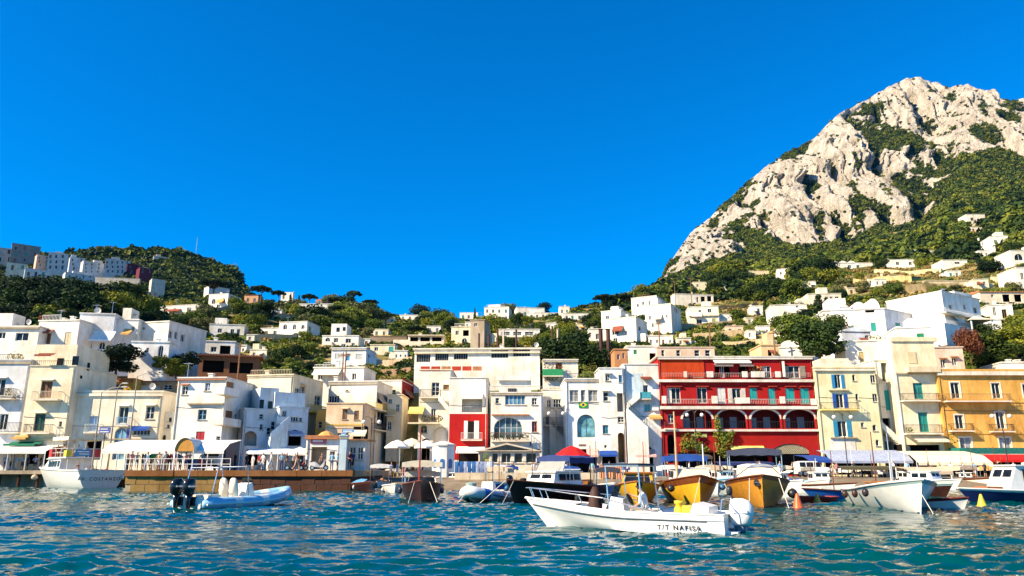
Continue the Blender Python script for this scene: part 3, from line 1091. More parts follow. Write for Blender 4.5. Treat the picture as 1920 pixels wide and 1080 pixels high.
 def awning(s, x0, x1, yt, yb, out=1.4, mat=None, f='F', val=.25, name='awning'):
  a, b = sorted((s.uv(x0, yt, f)[0], s.uv(x1, yt, f)[0]))
  vt = s.uv((x0 + x1) / 2, yt, f)[1]
  vb = s.uv((x0 + x1) / 2, yb, f, out)[1]
  mb = MB(s.TF[f])
  n = max(2, int((b - a) / .8))
  for i in range(n):
   p, q = a + (b - a) * i / n, a + (b - a) * (i + 1) / n
   sag = .04
   mb.add([(p, .02, vt), (q, .02, vt), (q, out * .5, (vt + vb) / 2 - sag), (p, out * .5, (vt + vb) / 2 - sag), (q, out, vb + val), (p, out, vb + val), (q, out + .01, vb), (p, out + .01, vb)],
    [(0, 3, 2, 1), (3, 5, 4, 2), (5, 7, 6, 4)])
  o = mb.build(name, mat, s.root)
  ab = MB(s.TF[f])
  for p in (a + .05, b - .05):
   ab.tube([(p, .02, vt - .5), (p, out - .02, vb + val - .02)], .02, 5)
  ab.box(a, b, out - .04, out - .01, vb + val - .04, vb + val - .005)
  ab.build('awning_arm', M_steel, o)
  return o
 def panel(s, x0, y0, x1, y1, mat, out=.05, f='F', name='panel', inn=0.0):
  u0, u1, v0, v1 = s.rect(x0, y0, x1, y1, f)
  mb = MB(s.TF[f])
  mb.box(u0, u1, inn, out, v0, v1)
  return mb.build(name, mat, s.root)
 def block(s, x0, x1, yt, ys, back=0.0, D=6, mat=None, name='upper_storey', out=0.0):
  """a further volume standing on or against the house: its front plane lies 'back' metres behind the facade"""
  u0, v0 = s.uv(x0, (yt + ys) / 2, 'F', -back)
  u1 = s.uv(x1, (yt + ys) / 2, 'F', -back)[0]
  vt = s.uv((x0 + x1) / 2, yt, 'F', -back)[1]
  vb = s.uv((x0 + x1) / 2, ys, 'F', -back)[1]
  mb = MB()
  mb.box(u0, u1, back, back + D, vb, vt)
  return mb.build(name, mat or s.mat, s.root)
 def stair(s, xa, ya, xb, yb, out=1.1, rail=None, mat=None, under=True, wall=None):
  """a flight of steps up the facade from pixel (xa, ya) to (xb, yb)"""
  ua, va = s.uv(xa, ya, 'F', out)
  ub, vb = s.uv(xb, yb, 'F', out)
  n = max(4, int(abs(vb - va) / .19))
  mb = MB()
  for i in range(n):
   p, q = ua + (ub - ua) * i / n, ua + (ub - ua) * (i + 1) / n
   z = va + (vb - va) * (i + 1) / n
   lo = (va - .3 + (vb - va) * i / n) if under == 'slab' else min(va, 0.0)
   mb.box(min(p, q), max(p, q), -out, -.002, lo, z)
  st = mb.build('staircase', mat or s.mat, s.root)
  rb = MB()
  if wall:
   k = wall
   rb.add([(ua, -out - .12, va - .3), (ub, -out - .12, vb - .3), (ub, -out - .12, vb + k), (ua, -out - .12, va + k), (ua, -out - .005, va - .3), (ub, -out - .005, vb - .3), (ub, -out - .005, vb + k), (ua, -out - .005, va + k)],
    [(0, 1, 2, 3), (7, 6, 5, 4), (3, 2, 6, 7), (0, 3, 7, 4), (1, 5, 6, 2)])
   rb.build('stair_parapet', mat or s.mat, st)
  else:
   rb.tube([(ua, -out + .04, va + .95), (ub, -out + .04, vb + .95)], .022, 5)
   for i in range(n + 1):
    x, z = ua + (ub - ua) * i / n, va + (vb - va) * i / n
    rb.box(x - .012, x + .012, -out + .03, -out + .054, z, z + .95)
   rb.build('railing', rail or M_iron, st)
  return st
 def rail(s, x0, x1, y0, y1, back=0.0, mat=None, name='terrace_railing'):
  u0, u1 = s.uv(x0, y1, 'F', -back)[0], s.uv(x1, y1, 'F', -back)[0]
  v0 = s.uv((x0 + x1) / 2, y1, 'F', -back)[1]
  v1 = s.uv((x0 + x1) / 2, y0, 'F', -back)[1]
  mb = MB()
  mb.box(u0, u1, back + .03, back + .07, v1 - .05, v1)
  n = max(3, int((u1 - u0) / .22))
  for i in range(n + 1):
   x = u0 + (u1 - u0) * i / n
   mb.box(x - .015, x + .015, back + .035, back + .065, v0, v1 - .05)
  return mb.build(name, mat or M_iron, s.root)
 def finish(s, roof=None, over=.1, rh=.14, tile=False, top=True):
  mb = MB()
  lo = -s.low
  wall_face(mb, s.W, s.H, s.ops['F'], s.TF['F'], lo)
  wall_face(mb, s.D, s.H, s.ops['R'], s.TF['R'], lo)
  wall_face(mb, s.D, s.H, s.ops['L'], s.TF['L'], lo)
  W, D, H = s.W, s.D, s.H
  mb.poly([(0, D, lo), (0, D, H), (W, D, H), (W, D, lo)])
  mb.poly([(0, 0, H), (W, 0, H), (W, D, H), (0, D, H)])
  s.wall = mb.build('wall', s.mat, s.root)
  if s.z0 < 4 and W > 3:
   rr = random.Random(int(W * 100))
   for u in (.18, W - .2) if W > 8 else (rr.choice((.18, W - .2)),):
    pb = MB(); pb.tube([(u, -.07, .1), (u, -.07, H - .1)], .05, 6); pb.build('downpipe', paint(mul(s.col, .6), .6), s.root)
   cb = MB(); z = H * rr.uniform(.5, .75); cb.tube([(.1, -.03, z), (W * .3, -.03, z - .12), (W * .65, -.03, z - .05), (W - .1, -.03, z - .2)], .02, 4); cb.build('cable', M_tyre, s.root)
  if roof is not False:
   rb = MB()
   if tile:
    # a low lean-to of rounded tiles
    rb.add([(-over, -over - .1, H + .003), (W + over, -over - .1, H + .003), (W + over, D * .5, H + D * .12), (-over, D * .5, H + D * .12), (W + over, D + .1, H + .003), (-over, D + .1, H + .003)],
     [(0, 1, 2, 3), (3, 2, 4, 5), (0, 3, 5), (1, 4, 2), (0, 5, 4, 1)])
    nn = int(W / .35)
    for i in range(nn):
     x = -over + (W + 2 * over) * (i + .5) / nn
     rb.tube([(x, -over - .14, H + .03), (x, D * .5, H + D * .12 + .03)], .09, 5)
    rb.build('roof', M_tile, s.root)
   else:
    rb.box(-over, W + over, -over, D + over, H + .003, H + rh)
    rb.build('roof', roof or plaster(mul(s.col, .92)), s.root)
  return s
 def chimney(s, px, h=1.0, w=.5, back=2.0):
  u = s.uv(px, 700, 'F', -back)[0]
  mb = MB()
  mb.box(u - w / 2, u + w / 2, back, back + w, s.H, s.H + h)
  mb.box(u - w / 2 - .08, u + w / 2 + .08, back - .08, back + w + .08, s.H + h + .12, s.H + h + .22)
  for a in (-1, 1):
   for b in (0, w - .1):
    mb.box(u + a * (w / 2 - .06) - .05, u + a * (w / 2 - .06) + .05, back + b, back + b + .1, s.H + h, s.H + h + .12)
  return mb.build('chimney', s.mat, s.root)
 def dish(s, px, back=1.5, r=.4):
  u = s.uv(px, 700, 'F', -back)[0]
  mb = MB()
  z = s.H + .9
  mb.tube([(u, back, s.H), (u, back, z)], .03, 5)
  c = Vector((u, back - .1, z))
  vs, fs = [tuple(c + Vector((0, .1, 0)))], []
  for k in range(12):
   t = 2 * pi * k / 12
   vs.append((c.x + r * cos(t), c.y - .08 - .06 * sin(t), c.z + r * sin(t)))
  for k in range(12):
   fs.append((0, 1 + k, 1 + (k + 1) % 12))
  mb.add(vs, fs)
  mb.tube([tuple(c), (c.x, c.y - .35, c.z + .05)], .015, 4)
  return mb.build('satellite_dish', paint((.55, .53, .5), .5), s.root)
 def antenna(s, px, h=2.2, back=2.5):
  u = s.uv(px, 700, 'F', -back)[0]
  mb = MB()
  mb.tube([(u, back, s.H), (u, back, s.H + h)], .03, 5)
  for k in range(5):
   L = .25 + .08 * k
   mb.tube([(u - .5 + .22 * k, back - L, s.H + h - .1), (u - .5 + .22 * k, back + L, s.H + h - .1)], .014, 4)
  mb.tube([(u - .6, back, s.H + h - .1), (u + .5, back, s.H + h - .1)], .016, 4)
  return mb.build('antenna', M_steel, s.root)
 def plants(s, x0, x1, y, back=0.0, h=.6, leaf='mid', name='planter_foliage', n=40):
  u0, v = s.uv(x0, y, 'F', -back)
  u1 = s.uv(x1, y, 'F', -back)[0]
  mb = MB()
  rr = random.Random(int(x0 * 7 + y))
  k = max(1, int((u1 - u0) / .6))
  for i in range(k):
   c = u0 + (u1 - u0) * (i + .5) / k
   leaf_cloud(mb, (c, back + .1, v + h * .5 * rr.uniform(.7, 1.3)), ((u1 - u0) / k * .62, .35, h * .55), n, .12, rr)
  return mb.build(name, LEAF[leaf], s.root)
# ================================================================== THE FRONT ROW (photo pixels, read at each facade)
BLUE = (0.02, 0.16, 0.42); TEAL = (0.02, 0.30, 0.27); GREEN = (0.01, 0.10, 0.06); BROWN = (0.22, 0.09, 0.03); RED = (0.40, 0.012, 0.012)
M_teal = cloth((0.02, 0.33, 0.28))
M_cwhite = cloth((.78, .75, .68)); M_ccream = cloth((.74, .66, .48)); M_corange = cloth((.62, .33, .10)); M_cred = cloth((.62, .015, .015), 'cloth_red')
M_cblue = cloth((.02, .07, .30)); M_cgreen = cloth((.02, .16, .09)); M_cyellow = cloth((.78, .62, .16)); M_cbrown = cloth((.25, .07, .04))
M_striped_blue = cloth((.66, .70, .74), 'cloth_blue_stripe', (.015, .05, .22), 4.0)
M_striped_red = cloth((.80, .74, .66), 'cloth_red_stripe', (.50, .08, .05), 6.0)
M_curt = (.62, .58, .5)
M_bluerail = paint((.16, .38, .60), .5)
ZL, ZR = 1.85, 1.1

# --- far left white house
b = Bld('townhouse', 'white townhouse cut off by the left edge, beside the tall cream house', -120, 44, 676, 89, (.70, .72, .76), ZL, 0, 9)
b.door(-12, 711, 9, 742, sh=None, hood=True); b.balcony(-20, 22, 746, 728, .9); b.plants(8, 20, 742, -.6, .9, 'mid')
b.win(-30, 765, -10, 790); b.door(-2, 776, 14, 806); b.balcony(-14, 34, 810, 792, .7); b.band(678, .3, .14)
b.rail(-60, 40, 664, 675, .4); b.plants(12, 42, 676, .8, 1.0, 'yellow'); b.finish()

# --- tall cream house
b = Bld('townhouse', 'tall cream townhouse with brown and green balcony doors, left of the long cream house', 48, 134, 687, 88, (.81, .71, .52), ZL, 0, 9.5, ymid=750)
b.door(76, 715, 97, 746, frame=paint(BROWN, .5), glass=paint((.16, .07, .03), .6), hood=True); b.balcony(57, 108, 748, 733, .9, rail=paint((.6, .5, .35), .6))
b.door(64, 776, 84, 808, frame=paint(GREEN, .5), glass=paint((.01, .05, .035), .4), hood=True); b.balcony(42, 92, 811, 795, .8, rail=M_iron)
b.win(110, 790, 116, 800, mull=0); b.band(822, .25, .2, mat=plaster((.7, .55, .3)))
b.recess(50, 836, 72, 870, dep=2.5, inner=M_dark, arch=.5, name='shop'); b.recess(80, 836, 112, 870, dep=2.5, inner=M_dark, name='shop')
b.awning(24, 82, 828, 836, 1.6, M_cgreen); b.awning(30, 58, 816, 824, .9, M_corange, name='shop_canopy')
b.block(66, 143, 646, 690, 1.6, 7.6, name='upper_storey')
b.rail(58, 134, 676, 687, .05, M_iron); b.panel(121, 664, 133, 686, M_glass, -1.55, inn=-1.6, name='window'); b.panel(92, 668, 104, 686, M_dark, -1.55, inn=-1.6, name='terrace_door')
b.awning(74, 106, 662, 668, .9, M_cbrown, name='terrace_awning')
b.panel(163, 680, 168, 695, M_dark, .03, 'R', 'window'); b.panel(150, 704, 154, 710, M_dark, .03, 'R', 'window')
b.finish()

# --- long low cream house
b = Bld('townhouse', 'long low cream townhouse with pale blue balcony and arched blue door', 122, 300, 736, 89, (.82, .75, .60), ZL, 0, 8, ymid=790)
b.win(128, 778, 135, 788, mull=0); b.door(166, 780, 185, 808, frame=paint((.45, .58, .68), .5), glass=paint((.42, .55, .66), .5)); b.balcony(156, 186, 810, 795, .5, rail=paint((.5, .55, .55), .5))
b.door(222, 763, 240, 794, hood=True); b.balcony(216, 240, 797, 782, .7, rail=M_bluerail); b.win(273, 762, 289, 786, hood=True)
b.recess(160, 817, 190, 862, arch=True, dep=2.5, inner=M_dark, name='archway'); b.door(213, 802, 235, 862, arch=True, frame=paint((.30, .48, .62), .5), glass=glassm((.10, .2, .28), 'bluish_glass'))
b.win(249, 806, 281, 816, mull=4, bars=0); b.awning(247, 283, 799, 808, .9, M_cblue); b.panel(237, 804, 245, 828, paint((.08, .08, .30), .5), .05, name='poster')
b.band(738, .3, .22, mat=plaster((.82, .75, .6))); b.band(822, .15, .08)
b.chimney(150); b.dish(290); b.finish(rh=.25)

# --- ochre house peeping over it
b = Bld('townhouse', 'small ochre house with brown eaves above the long cream house', 160, 250, 711, 101, (.66, .40, .07), 6, 0, 5, ymid=725)
b.win(177, 719, 188, 729); b.win(208, 721, 232, 731, mull=2, frame=paint(BLUE, .5)); b.band(713, .25, .3, mat=M_tile, name='eaves'); b.finish(tile=False, roof=M_tile)
b = Bld('pergola_house', 'low tan stone terrace house with brown canopy beside the ochre house', 250, 332, 716, 103, (.42, .28, .15), 6, 0, 6, ymid=730)
b.recess(258, 722, 300, 734, dep=2, inner=M_dark, name='porch'); b.win(306, 721, 322, 731); b.finish(roof=paint((.25, .10, .05), .8))

# --- narrow stepped cream house
b = Bld('townhouse', 'narrow cream stair house with small arched door between long cream and white houses', 298, 330, 772, 90, (.80, .72, .55), ZL, 0, 7, ymid=815)
b.win(316, 783, 322, 791, mull=0, frame=M_wood); b.win(312, 796, 318, 803, mull=0); b.win(303, 815, 311, 826, arch=True, mull=0, bars=0, sill=False)
b.stair(338, 832, 322, 806, 1.2, wall=.5); b.finish(roof=False)

# --- white house with the red shutter, shaded right flank
b = Bld('townhouse', 'white townhouse with a red shutter and brown balcony shutters on its shaded flank', 327, 418, 709, 87.5, (.80, .78, .73), ZL, -4, 8, ymid=780)
b.win(341, 724, 352, 740, hood=M_tile); b.win(384, 718, 394, 733, glass=glassm((.05, .13, .2), 'blue_glass')); b.win(371, 768, 387, 787, frame=paint((.2, .42, .6), .5)); b.win(367, 809, 383, 832, blind=(.42, .02, .03), frame=paint((.4, .02, .03), .5)); b.win(357, 820, 365, 832)
b.win(405, 818, 413, 826, mull=0); b.band(756, .16, .3, 353, 420); b.recess(392, 838, 414, 866, dep=2, inner=M_dark, name='shop'); b.band(711, .14, .25, mat=M_tile, name='eaves')
b.door(424, 716, 438, 738, 'R', frame=M_wood, glass=paint(BROWN, .6), blind=BROWN); b.door(422, 770, 436, 794, 'R', frame=M_wood, glass=paint(BROWN, .6), blind=BROWN); b.win(440, 776, 446, 788, 'R')
b.balcony(420, 448, 740, 728, 1.0, 'R', solid=plaster((.80, .78, .73))); b.balcony(418, 452, 797, 786, 1.1, 'R', solid=plaster((.80, .78, .73)))
b.chimney(395, .6); b.antenna(352); b.finish()

# --- cream block with flat roof terrace, ochre flank with yellow balcony
b = Bld('townhouse', 'cream roof terrace house with an ochre flank and yellow balcony', 462, 548, 704, 95, (.80, .69, .48), ZL, -10, 9, ymid=740)
b.win(470, 745, 480, 760); b.band(706, .12, .1)
for q, (x0, y0, x1, y1) in enumerate(((553, 727, 562, 742), (563, 723, 572, 746), (590, 742, 602, 761))):
 b.win(x0, y0, x1, y1, 'R', hood=(q == 1))
b.balcony(583, 612, 773, 760, .8, 'R', rail=paint((.65, .42, .05), .5), slab=plaster((.7, .5, .1)))
b.rail(470, 545, 693, 704, .3, paint((.5, .42, .3), .7)); b.chimney(500, .7); b.finish()
b = Bld('townhouse', 'yellow ochre wall of the lane house under the yellow balcony', 592, 613, 768, 97, (.66, .42, .10), ZL, 0, 4, ymid=800)
b.win(596, 790, 604, 803, mull=0); b.finish(roof=False)

# --- white house group in the shade with outside stairs
SW = (.62, .68, .72)  # white walls with the bluish shade put into their colour
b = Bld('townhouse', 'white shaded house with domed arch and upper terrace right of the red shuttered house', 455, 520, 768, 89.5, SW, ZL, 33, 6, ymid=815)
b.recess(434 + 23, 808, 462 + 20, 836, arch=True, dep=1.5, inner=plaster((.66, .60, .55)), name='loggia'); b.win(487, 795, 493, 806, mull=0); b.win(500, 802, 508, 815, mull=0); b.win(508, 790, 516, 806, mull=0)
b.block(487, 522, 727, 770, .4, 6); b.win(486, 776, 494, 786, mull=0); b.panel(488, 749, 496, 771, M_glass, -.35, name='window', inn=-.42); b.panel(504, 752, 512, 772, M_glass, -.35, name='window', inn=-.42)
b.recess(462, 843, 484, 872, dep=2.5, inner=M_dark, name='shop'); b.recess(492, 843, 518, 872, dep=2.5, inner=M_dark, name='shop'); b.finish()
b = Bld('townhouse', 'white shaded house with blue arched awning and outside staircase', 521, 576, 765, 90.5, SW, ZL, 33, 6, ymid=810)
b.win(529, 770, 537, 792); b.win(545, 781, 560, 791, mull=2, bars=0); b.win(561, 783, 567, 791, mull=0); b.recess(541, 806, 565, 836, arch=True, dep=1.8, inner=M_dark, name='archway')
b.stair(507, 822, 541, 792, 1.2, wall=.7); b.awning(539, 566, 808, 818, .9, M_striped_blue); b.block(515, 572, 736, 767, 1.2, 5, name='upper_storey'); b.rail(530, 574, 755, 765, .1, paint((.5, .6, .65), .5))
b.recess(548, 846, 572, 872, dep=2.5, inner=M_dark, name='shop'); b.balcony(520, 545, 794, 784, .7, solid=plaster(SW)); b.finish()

# --- pinkish cream lane corner
b = Bld('townhouse', 'pinkish cream corner house with two small upper windows beside the lane', 610, 682, 757, 94, (.74, .56, .38), ZL, 0, 7, ymid=800)
b.win(642, 768, 651, 786, hood=True, frame=M_wood, blind=(.20, .12, .07)); b.win(664, 770, 673, 787, frame=M_wood, blind=(.20, .12, .07))
b.recess(662, 800, 684, 826, dep=2, inner=M_dark, name='shop'); b.recess(632, 812, 652, 850, dep=2, inner=M_dark, name='shop'); b.awning(660, 688, 806, 818, .9, M_ccream)
b.band(795, .2, .06, mat=plaster((.68, .44, .12))); b.finish()
b = Bld('townhouse', 'white blank walled house with a sloping shadow behind the pinkish corner house', 614, 705, 716, 102, (.80, .75, .66), ZL, -6, 8, ymid=770)
b.win(612, 742, 636, 756, mull=3, bars=0); b.win(648, 731, 653, 733.5, mull=0, bars=0); b.band(718, .25, .12)
b.win(708, 738, 722, 757, 'R', frame=M_wood); b.awning(706, 724, 738, 756, .8, cloth((.35, .28, .2)), 'R'); b.balcony(704, 726, 768, 757, .8, 'R', rail=paint((.6, .45, .15), .6)); b.door(707, 772, 722, 800, 'R'); b.win(700, 776, 706, 792)
b.balcony(704, 726, 806, 796, .8, 'R'); b.chimney(630, .8); b.finish()
b = Bld('townhouse', 'small cream lane house with a balcony under the red walled house', 726, 754, 741, 104, (.78, .66, .45), 3, 0, 6, ymid=765)
b.win(742, 758, 749, 771); b.win(728, 748, 735, 756); b.balcony(722, 738, 778, 768, .6, rail=paint((.6, .42, .1), .5)); b.win(726, 790, 734, 806, arch=True); b.finish()
b = Bld('townhouse', 'white house with a dark red flank above the lane', 709, 752, 714, 110, (.80, .74, .64), 4, -5, 9, ymid=740)
b.win(728, 731, 742, 740, frame=paint((.08, .25, .12), .5)); b.panel(753, 717, 790, 790, plaster((.30, .012, .012)), .04, 'R', 'painted_flank'); b.recess(757, 728, 768, 748, 'R', dep=1.5, inner=M_dark, name='porch'); b.awning(756, 778, 733, 744, 1.0, M_cbrown, 'R')
b.plants(712, 750, 713, .5, .8, 'dry'); b.finish()
b = Bld('townhouse', 'dark wooden shop house at the end of the lane', 690, 780, 800, 112, (.16, .09, .05), 2.5, 0, 4, ymid=830)
b.recess(700, 806, 730, 850, dep=2, inner=M_dark, name='shop'); b.recess(738, 806, 770, 850, dep=2, inner=M_dark, name='shop'); b.band(800, .3, .5, mat=M_wood); b.finish()

# --- long factory-like house with window bands, above
b = Bld('long_house', 'long white house with dark window bands and sloping eaves', 777, 1012, 655, 117, (.82, .78, .68), 7, -2, 10, ymid=680)
for x0, y0, x1, y1 in ((781, 664, 807, 679), (816, 662, 841, 676), (851, 660, 877, 674), (921, 656, 953, 671), (962, 654, 994, 668)):
 b.win(x0, y0, x1, y1, mull=5, bars=0, frame=paint((.25, .22, .18), .6), sill=False)
b.band(660, .25, .35, mat=plaster((.75, .66, .48)), name='eaves'); b.chimney(940, .8); b.dish(1006); b.finish(rh=.2, over=.3)

# --- terrace house with yellow parasol
b = Bld('townhouse', 'white terrace house with red terrace rail and arched niche, yellow awning below', 785, 846, 694, 102, (.82, .77, .66), ZR, 0, 9, ymid=770)
b.door(809, 717, 824, 742, mull=1, bars=2); b.win(831, 721, 842, 730, frame=M_wood, glass=paint((.3, .2, .08), .6)); b.balcony(786, 826, 744, 730, 1.0, rail=M_iron)
b.stair(842, 770, 822, 745, 1.0, wall=.45, under='slab'); b.door(808, 766, 817, 790); b.balcony(764, 822, 792, 778, 1.4, rail=M_wood, slab=plaster((.8, .72, .5)))
b.win(788, 797, 801, 812, arch=True, frame=paint((.6, .42, .12), .6)); b.recess(812, 800, 840, 838, arch=True, dep=.5, name='niche'); b.recess(790, 822, 806, 866, arch=True, dep=2, inner=M_dark, name='archway'); b.awning(768, 796, 763, 776, 1.7, M_cyellow)
for k in range(6):
 b.panel(789 + 19.5 * k, 687, 789 + 19.5 * k + 17, 695, plaster((.45, .05, .03)) if k % 3 != 2 else M_tile, .08, name='terrace_panel')
b.rail(788, 846, 682, 694, .1, paint((.75, .7, .6), .6)); b.plants(790, 830, 790, -1.2, .7, 'mid'); b.finish(roof=plaster((.78, .68, .5)))

# --- half white half red house
b = Bld('townhouse', 'white over red townhouse with a recessed balcony and white shuttered door', 842, 914, 709, 99, (.82, .79, .72), ZR, 0, 9, ymid=770)
o, r, T = b.recess(866, 748, 904, 773, dep=1.3, name='loggia'); b.awning(866, 905, 737, 748, .7, M_cwhite); b.rail(866, 904, 762, 773, .05, paint((.45, .42, .38), .5))
b.panel(842, 776, 915, 862, plaster((.44, .014, .014)), .04, name='red_render'); b.finish()
pb = MB(b.TF['F']); u0, u1, v0, v1 = b.rect(874, 790, 890, 823); pb.box(u0, u1, .04, .07, v0, v1); w_ = pb.build('balcony_door', M_dark, b.root)
for x0, x1 in ((870, 877), (889, 898)):
 b.panel(x0, 789, x1, 823, M_frame, .10, name='shutter', inn=.045)
b.balcony(864, 904, 824, 811, .7, rail=paint((.6, .58, .55), .5)); b.awning(856, 909, 837, 850, 1.6, M_cwhite); b.panel(860, 850, 906, 874, M_dark, .07, name='shop', inn=.045)  # shop here is a flat dark panel, interior shade put into its colour

# --- white house with big arched window
b = Bld('townhouse', 'white townhouse with a wide fan arched window over a planted balcony', 920, 1018, 737, 97, (.83, .80, .73), ZR, 0, 9, ymid=790)
b.win(947, 740, 985, 759, mull=4, bars=0, glass=glassm((.03, .06, .12), 'blue_glass')); b.win(929, 746, 936, 756, mull=0); b.win(997, 746, 1007, 759); b.win(997, 790, 1007, 810, frame=paint((.5, .12, .1), .6), mull=1)
b.win(926, 782, 980, 822, arch=.85, mull=4, bars=1, glass=glassm((.05, .10, .13), 'bluish_glass2'), sill=False, dep=.35); b.balcony(920, 992, 826, 811, .9, rail=M_wood); b.plants(922, 990, 824, -.85, .6, 'dark')
b.band(777, .15, .35, 922, 992, mat=M_tile, name='tile_hood'); b.win(993, 828, 997, 836, mull=0); b.band(738, .2, .12)
b.block(936, 996, 704, 738, 1.6, 5, name='upper_storey'); b.block(930, 995, 704, 713, 1.2, .5, name='parapet'); b.panel(952, 726, 968, 733, M_glass, -1.5, inn=-1.6, name='window')
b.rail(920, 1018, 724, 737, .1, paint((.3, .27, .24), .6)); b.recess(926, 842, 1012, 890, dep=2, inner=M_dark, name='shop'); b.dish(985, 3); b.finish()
b = Bld('townhouse', 'narrow recessed house with dark windows and a stair between two white houses', 1018, 1062, 731, 105, (.78, .73, .64), ZR, 0, 5, ymid=780)
b.win(1025, 749, 1033, 764); b.win(1037, 748, 1052, 764, mull=2); b.door(1022, 780, 1030, 796); b.balcony(1019, 1058, 797, 783, .8); b.stair(1058, 822, 1030, 794, 1.0, under=True); b.recess(1044, 836, 1060, 868, arch=True, dep=1.5, inner=M_dark, name='archway'); b.finish()

# --- house with green balcony
b = Bld('hill_house', 'white house with a bright green flower balcony behind the arched window house', 1019, 1084, 675, 114, (.82, .78, .68), 5, 0, 7, ymid=700)
b.door(1042, 680, 1054, 700, frame=M_wood, glass=paint(BROWN, .6)); b.balcony(1018, 1056, 704, 692, .9, solid=paint((.02, .26, .09), .6)); b.plants(1019, 1055, 692, -.8, .9, 'rust'); b.plants(1018, 1054, 716, -.4, 1.2, 'dry'); b.band(677, .15, .25); b.finish()

# --- white house with brazil flag, arch window, tower
b = Bld('townhouse', 'white townhouse with a tall arched window and a small green flag on its rail', 1061, 1126, 711, 99, (.84, .82, .77), ZR, 0, 9, ymid=780)
for x0, x1 in ((1068, 1085), (1089, 1098), (1103, 1121)):
 b.win(x0, 731, x1, 753, mull=1 if x1 - x0 > 12 else 0, bars=1, glass=glassm((.22, .22, .2), 'pale_glass'))
b.win(1082, 777, 1116, 820, arch=True, mull=1, bars=0, frame=paint((.10, .25, .30), .5), glass=glassm((.10, .24, .28), 'teal_glass'), dep=.3, sill=False)
b.panel(1085, 833, 1098, 836, M_wood, .05, name='sign_board'); b.band(713, .2, .15)
fb = MB(b.TF['F']); u0, u1, v0, v1 = b.rect(1085, 753, 1102, 765)
fb.box(u0, u1, .05, .07, v0, v1); um, vm, ru, rv = (u0 + u1) / 2, (v0 + v1) / 2, (u1 - u0) / 2, (v1 - v0) / 2
fb.k = 1; fb.poly([(um - ru * .85, .075, vm), (um, .075, vm - rv * .8), (um + ru * .85, .075, vm), (um, .075, vm + rv * .8)])
fb.k = 2; fb.poly([(um + rv * .42 * cos(t), .08, vm + rv * .42 * sin(t)) for t in [2 * pi * k / 12 for k in range(12)]])
fb.build('flag', [cloth((.0, .25, .06)), cloth((.75, .6, .02), 'cloth_flag_yellow'), cloth((.01, .03, .25), 'cloth_flag_blue')], b.root)
b.recess(1066, 842, 1120, 890, dep=2.5, inner=M_dark, name='shop'); b.awning(1099, 1120, 841, 857, 1.0, M_striped_red); b.rail(1064, 1120, 700, 711, .1); b.plants(1090, 1120, 706, 1.2, 1.6, 'light'); b.finish()
b = Bld('townhouse', 'white tower house with small windows and a tall arched doorway', 1126, 1172, 691, 98.6, (.85, .83, .78), ZR, 0, 9, ymid=780)
b.win(1135, 702, 1143, 714, hood=True); b.win(1131, 735, 1141, 752, hood=True, mull=0); b.win(1130, 797, 1141, 813, frame=paint((.1, .3, .38), .5), glass=glassm((.05, .16, .22), 'blue_glass3')); b.recess(1159, 811, 1171, 867, arch=True, dep=1.5, inner=plaster((.35, .22, .1)), name='doorway')
b.win(1158, 781, 1171, 792); b.recess(1157, 737, 1171, 772, dep=2, name='loggia'); b.win(1160, 703, 1168, 717, frame=paint((.1, .3, .45), .5), glass=glassm((.05, .16, .3), 'blue_glass4')); b.win(1133, 834, 1138, 840, mull=0, bars=0, arch=True, sill=False)
b.recess(1128, 856, 1156, 890, dep=2.5, inner=M_dark, name='shop'); b.awning(1123, 1156, 845, 856, .9, M_cblue); b.finish()
b = Bld('townhouse', 'white house with descending stairs and a red striped shop awning, left of the red house', 1172, 1238, 684, 99.2, (.85, .82, .76), ZR, 0, 9, ymid=770)
b.panel(1174, 700, 1206, 764, plaster((.55, .66, .72)), .03, name='recess_shade_panel'); b.win(1208, 758, 1220, 771, blind=(.12, .42, .42), frame=M_frame); b.door(1204, 722, 1216, 745); b.balcony(1200, 1221, 747, 735, .9, solid=paint((.06, .32, .38), .5)); b.stair(1176, 762, 1200, 742, .9, under='slab', wall=.5)  # bluish panel flat on the wall, recess shade put into its colour
b.stair(1215, 802, 1176, 766, 1.3, under=True); b.recess(1190, 834, 1225, 890, arch=.7, dep=2, inner=M_dark, name='shop'); b.awning(1188, 1227, 842, 857, 1.3, M_striped_red); b.awning(1200, 1220, 706, 711, .8, M_cbrown); b.awning(1216, 1240, 778, 786, .8, M_corange); b.panel(1222, 760, 1234, 770, M_frame, .3, name='air_conditioner')
b.finish()

# --- the red house
RW = (.38, .012, .012)
b = Bld('red_house', 'long red house with four white rimmed arches and teal blinds', 1238, 1530, 670, 99, RW, ZR, 0, 10, ymid=760, cat='house', mat=plaster(RW, 'plaster_red', .45))
wt = plaster((.74, .68, .6), 'trim_pale', .4)
for y, h, o_ in ((712, .35, .45), (762, .4, .55), (805, .28, .35)):
 b.band(y, h, o_, mat=wt)
b.band(670, .3, .3, mat=wt, name='cornice')
for x0, y0, x1, y1 in ((1241, 684, 1268, 708), (1340, 684, 1369, 708), (1385, 684, 1404, 708)):
 b.recess(x0, y0, x1, y1, dep=1.2, inner=M_dark, name='loggia')
b.win(1300, 682, 1316, 707, frame=paint(TEAL, .5), blind=None); b.door(1350, 686, 1358, 708); b.win(1430, 686, 1446, 708, cur=M_curt); b.win(1479, 686, 1500, 709, sh=(.30, .25, .18))
b.awning(1336, 1405, 674, 681, .8, M_cwhite); b.awning(1338, 1372, 682, 687, .7, cloth((.25, .2, .18))); b.awning(1384, 1410, 682, 687, .7, cloth((.25, .2, .18)))
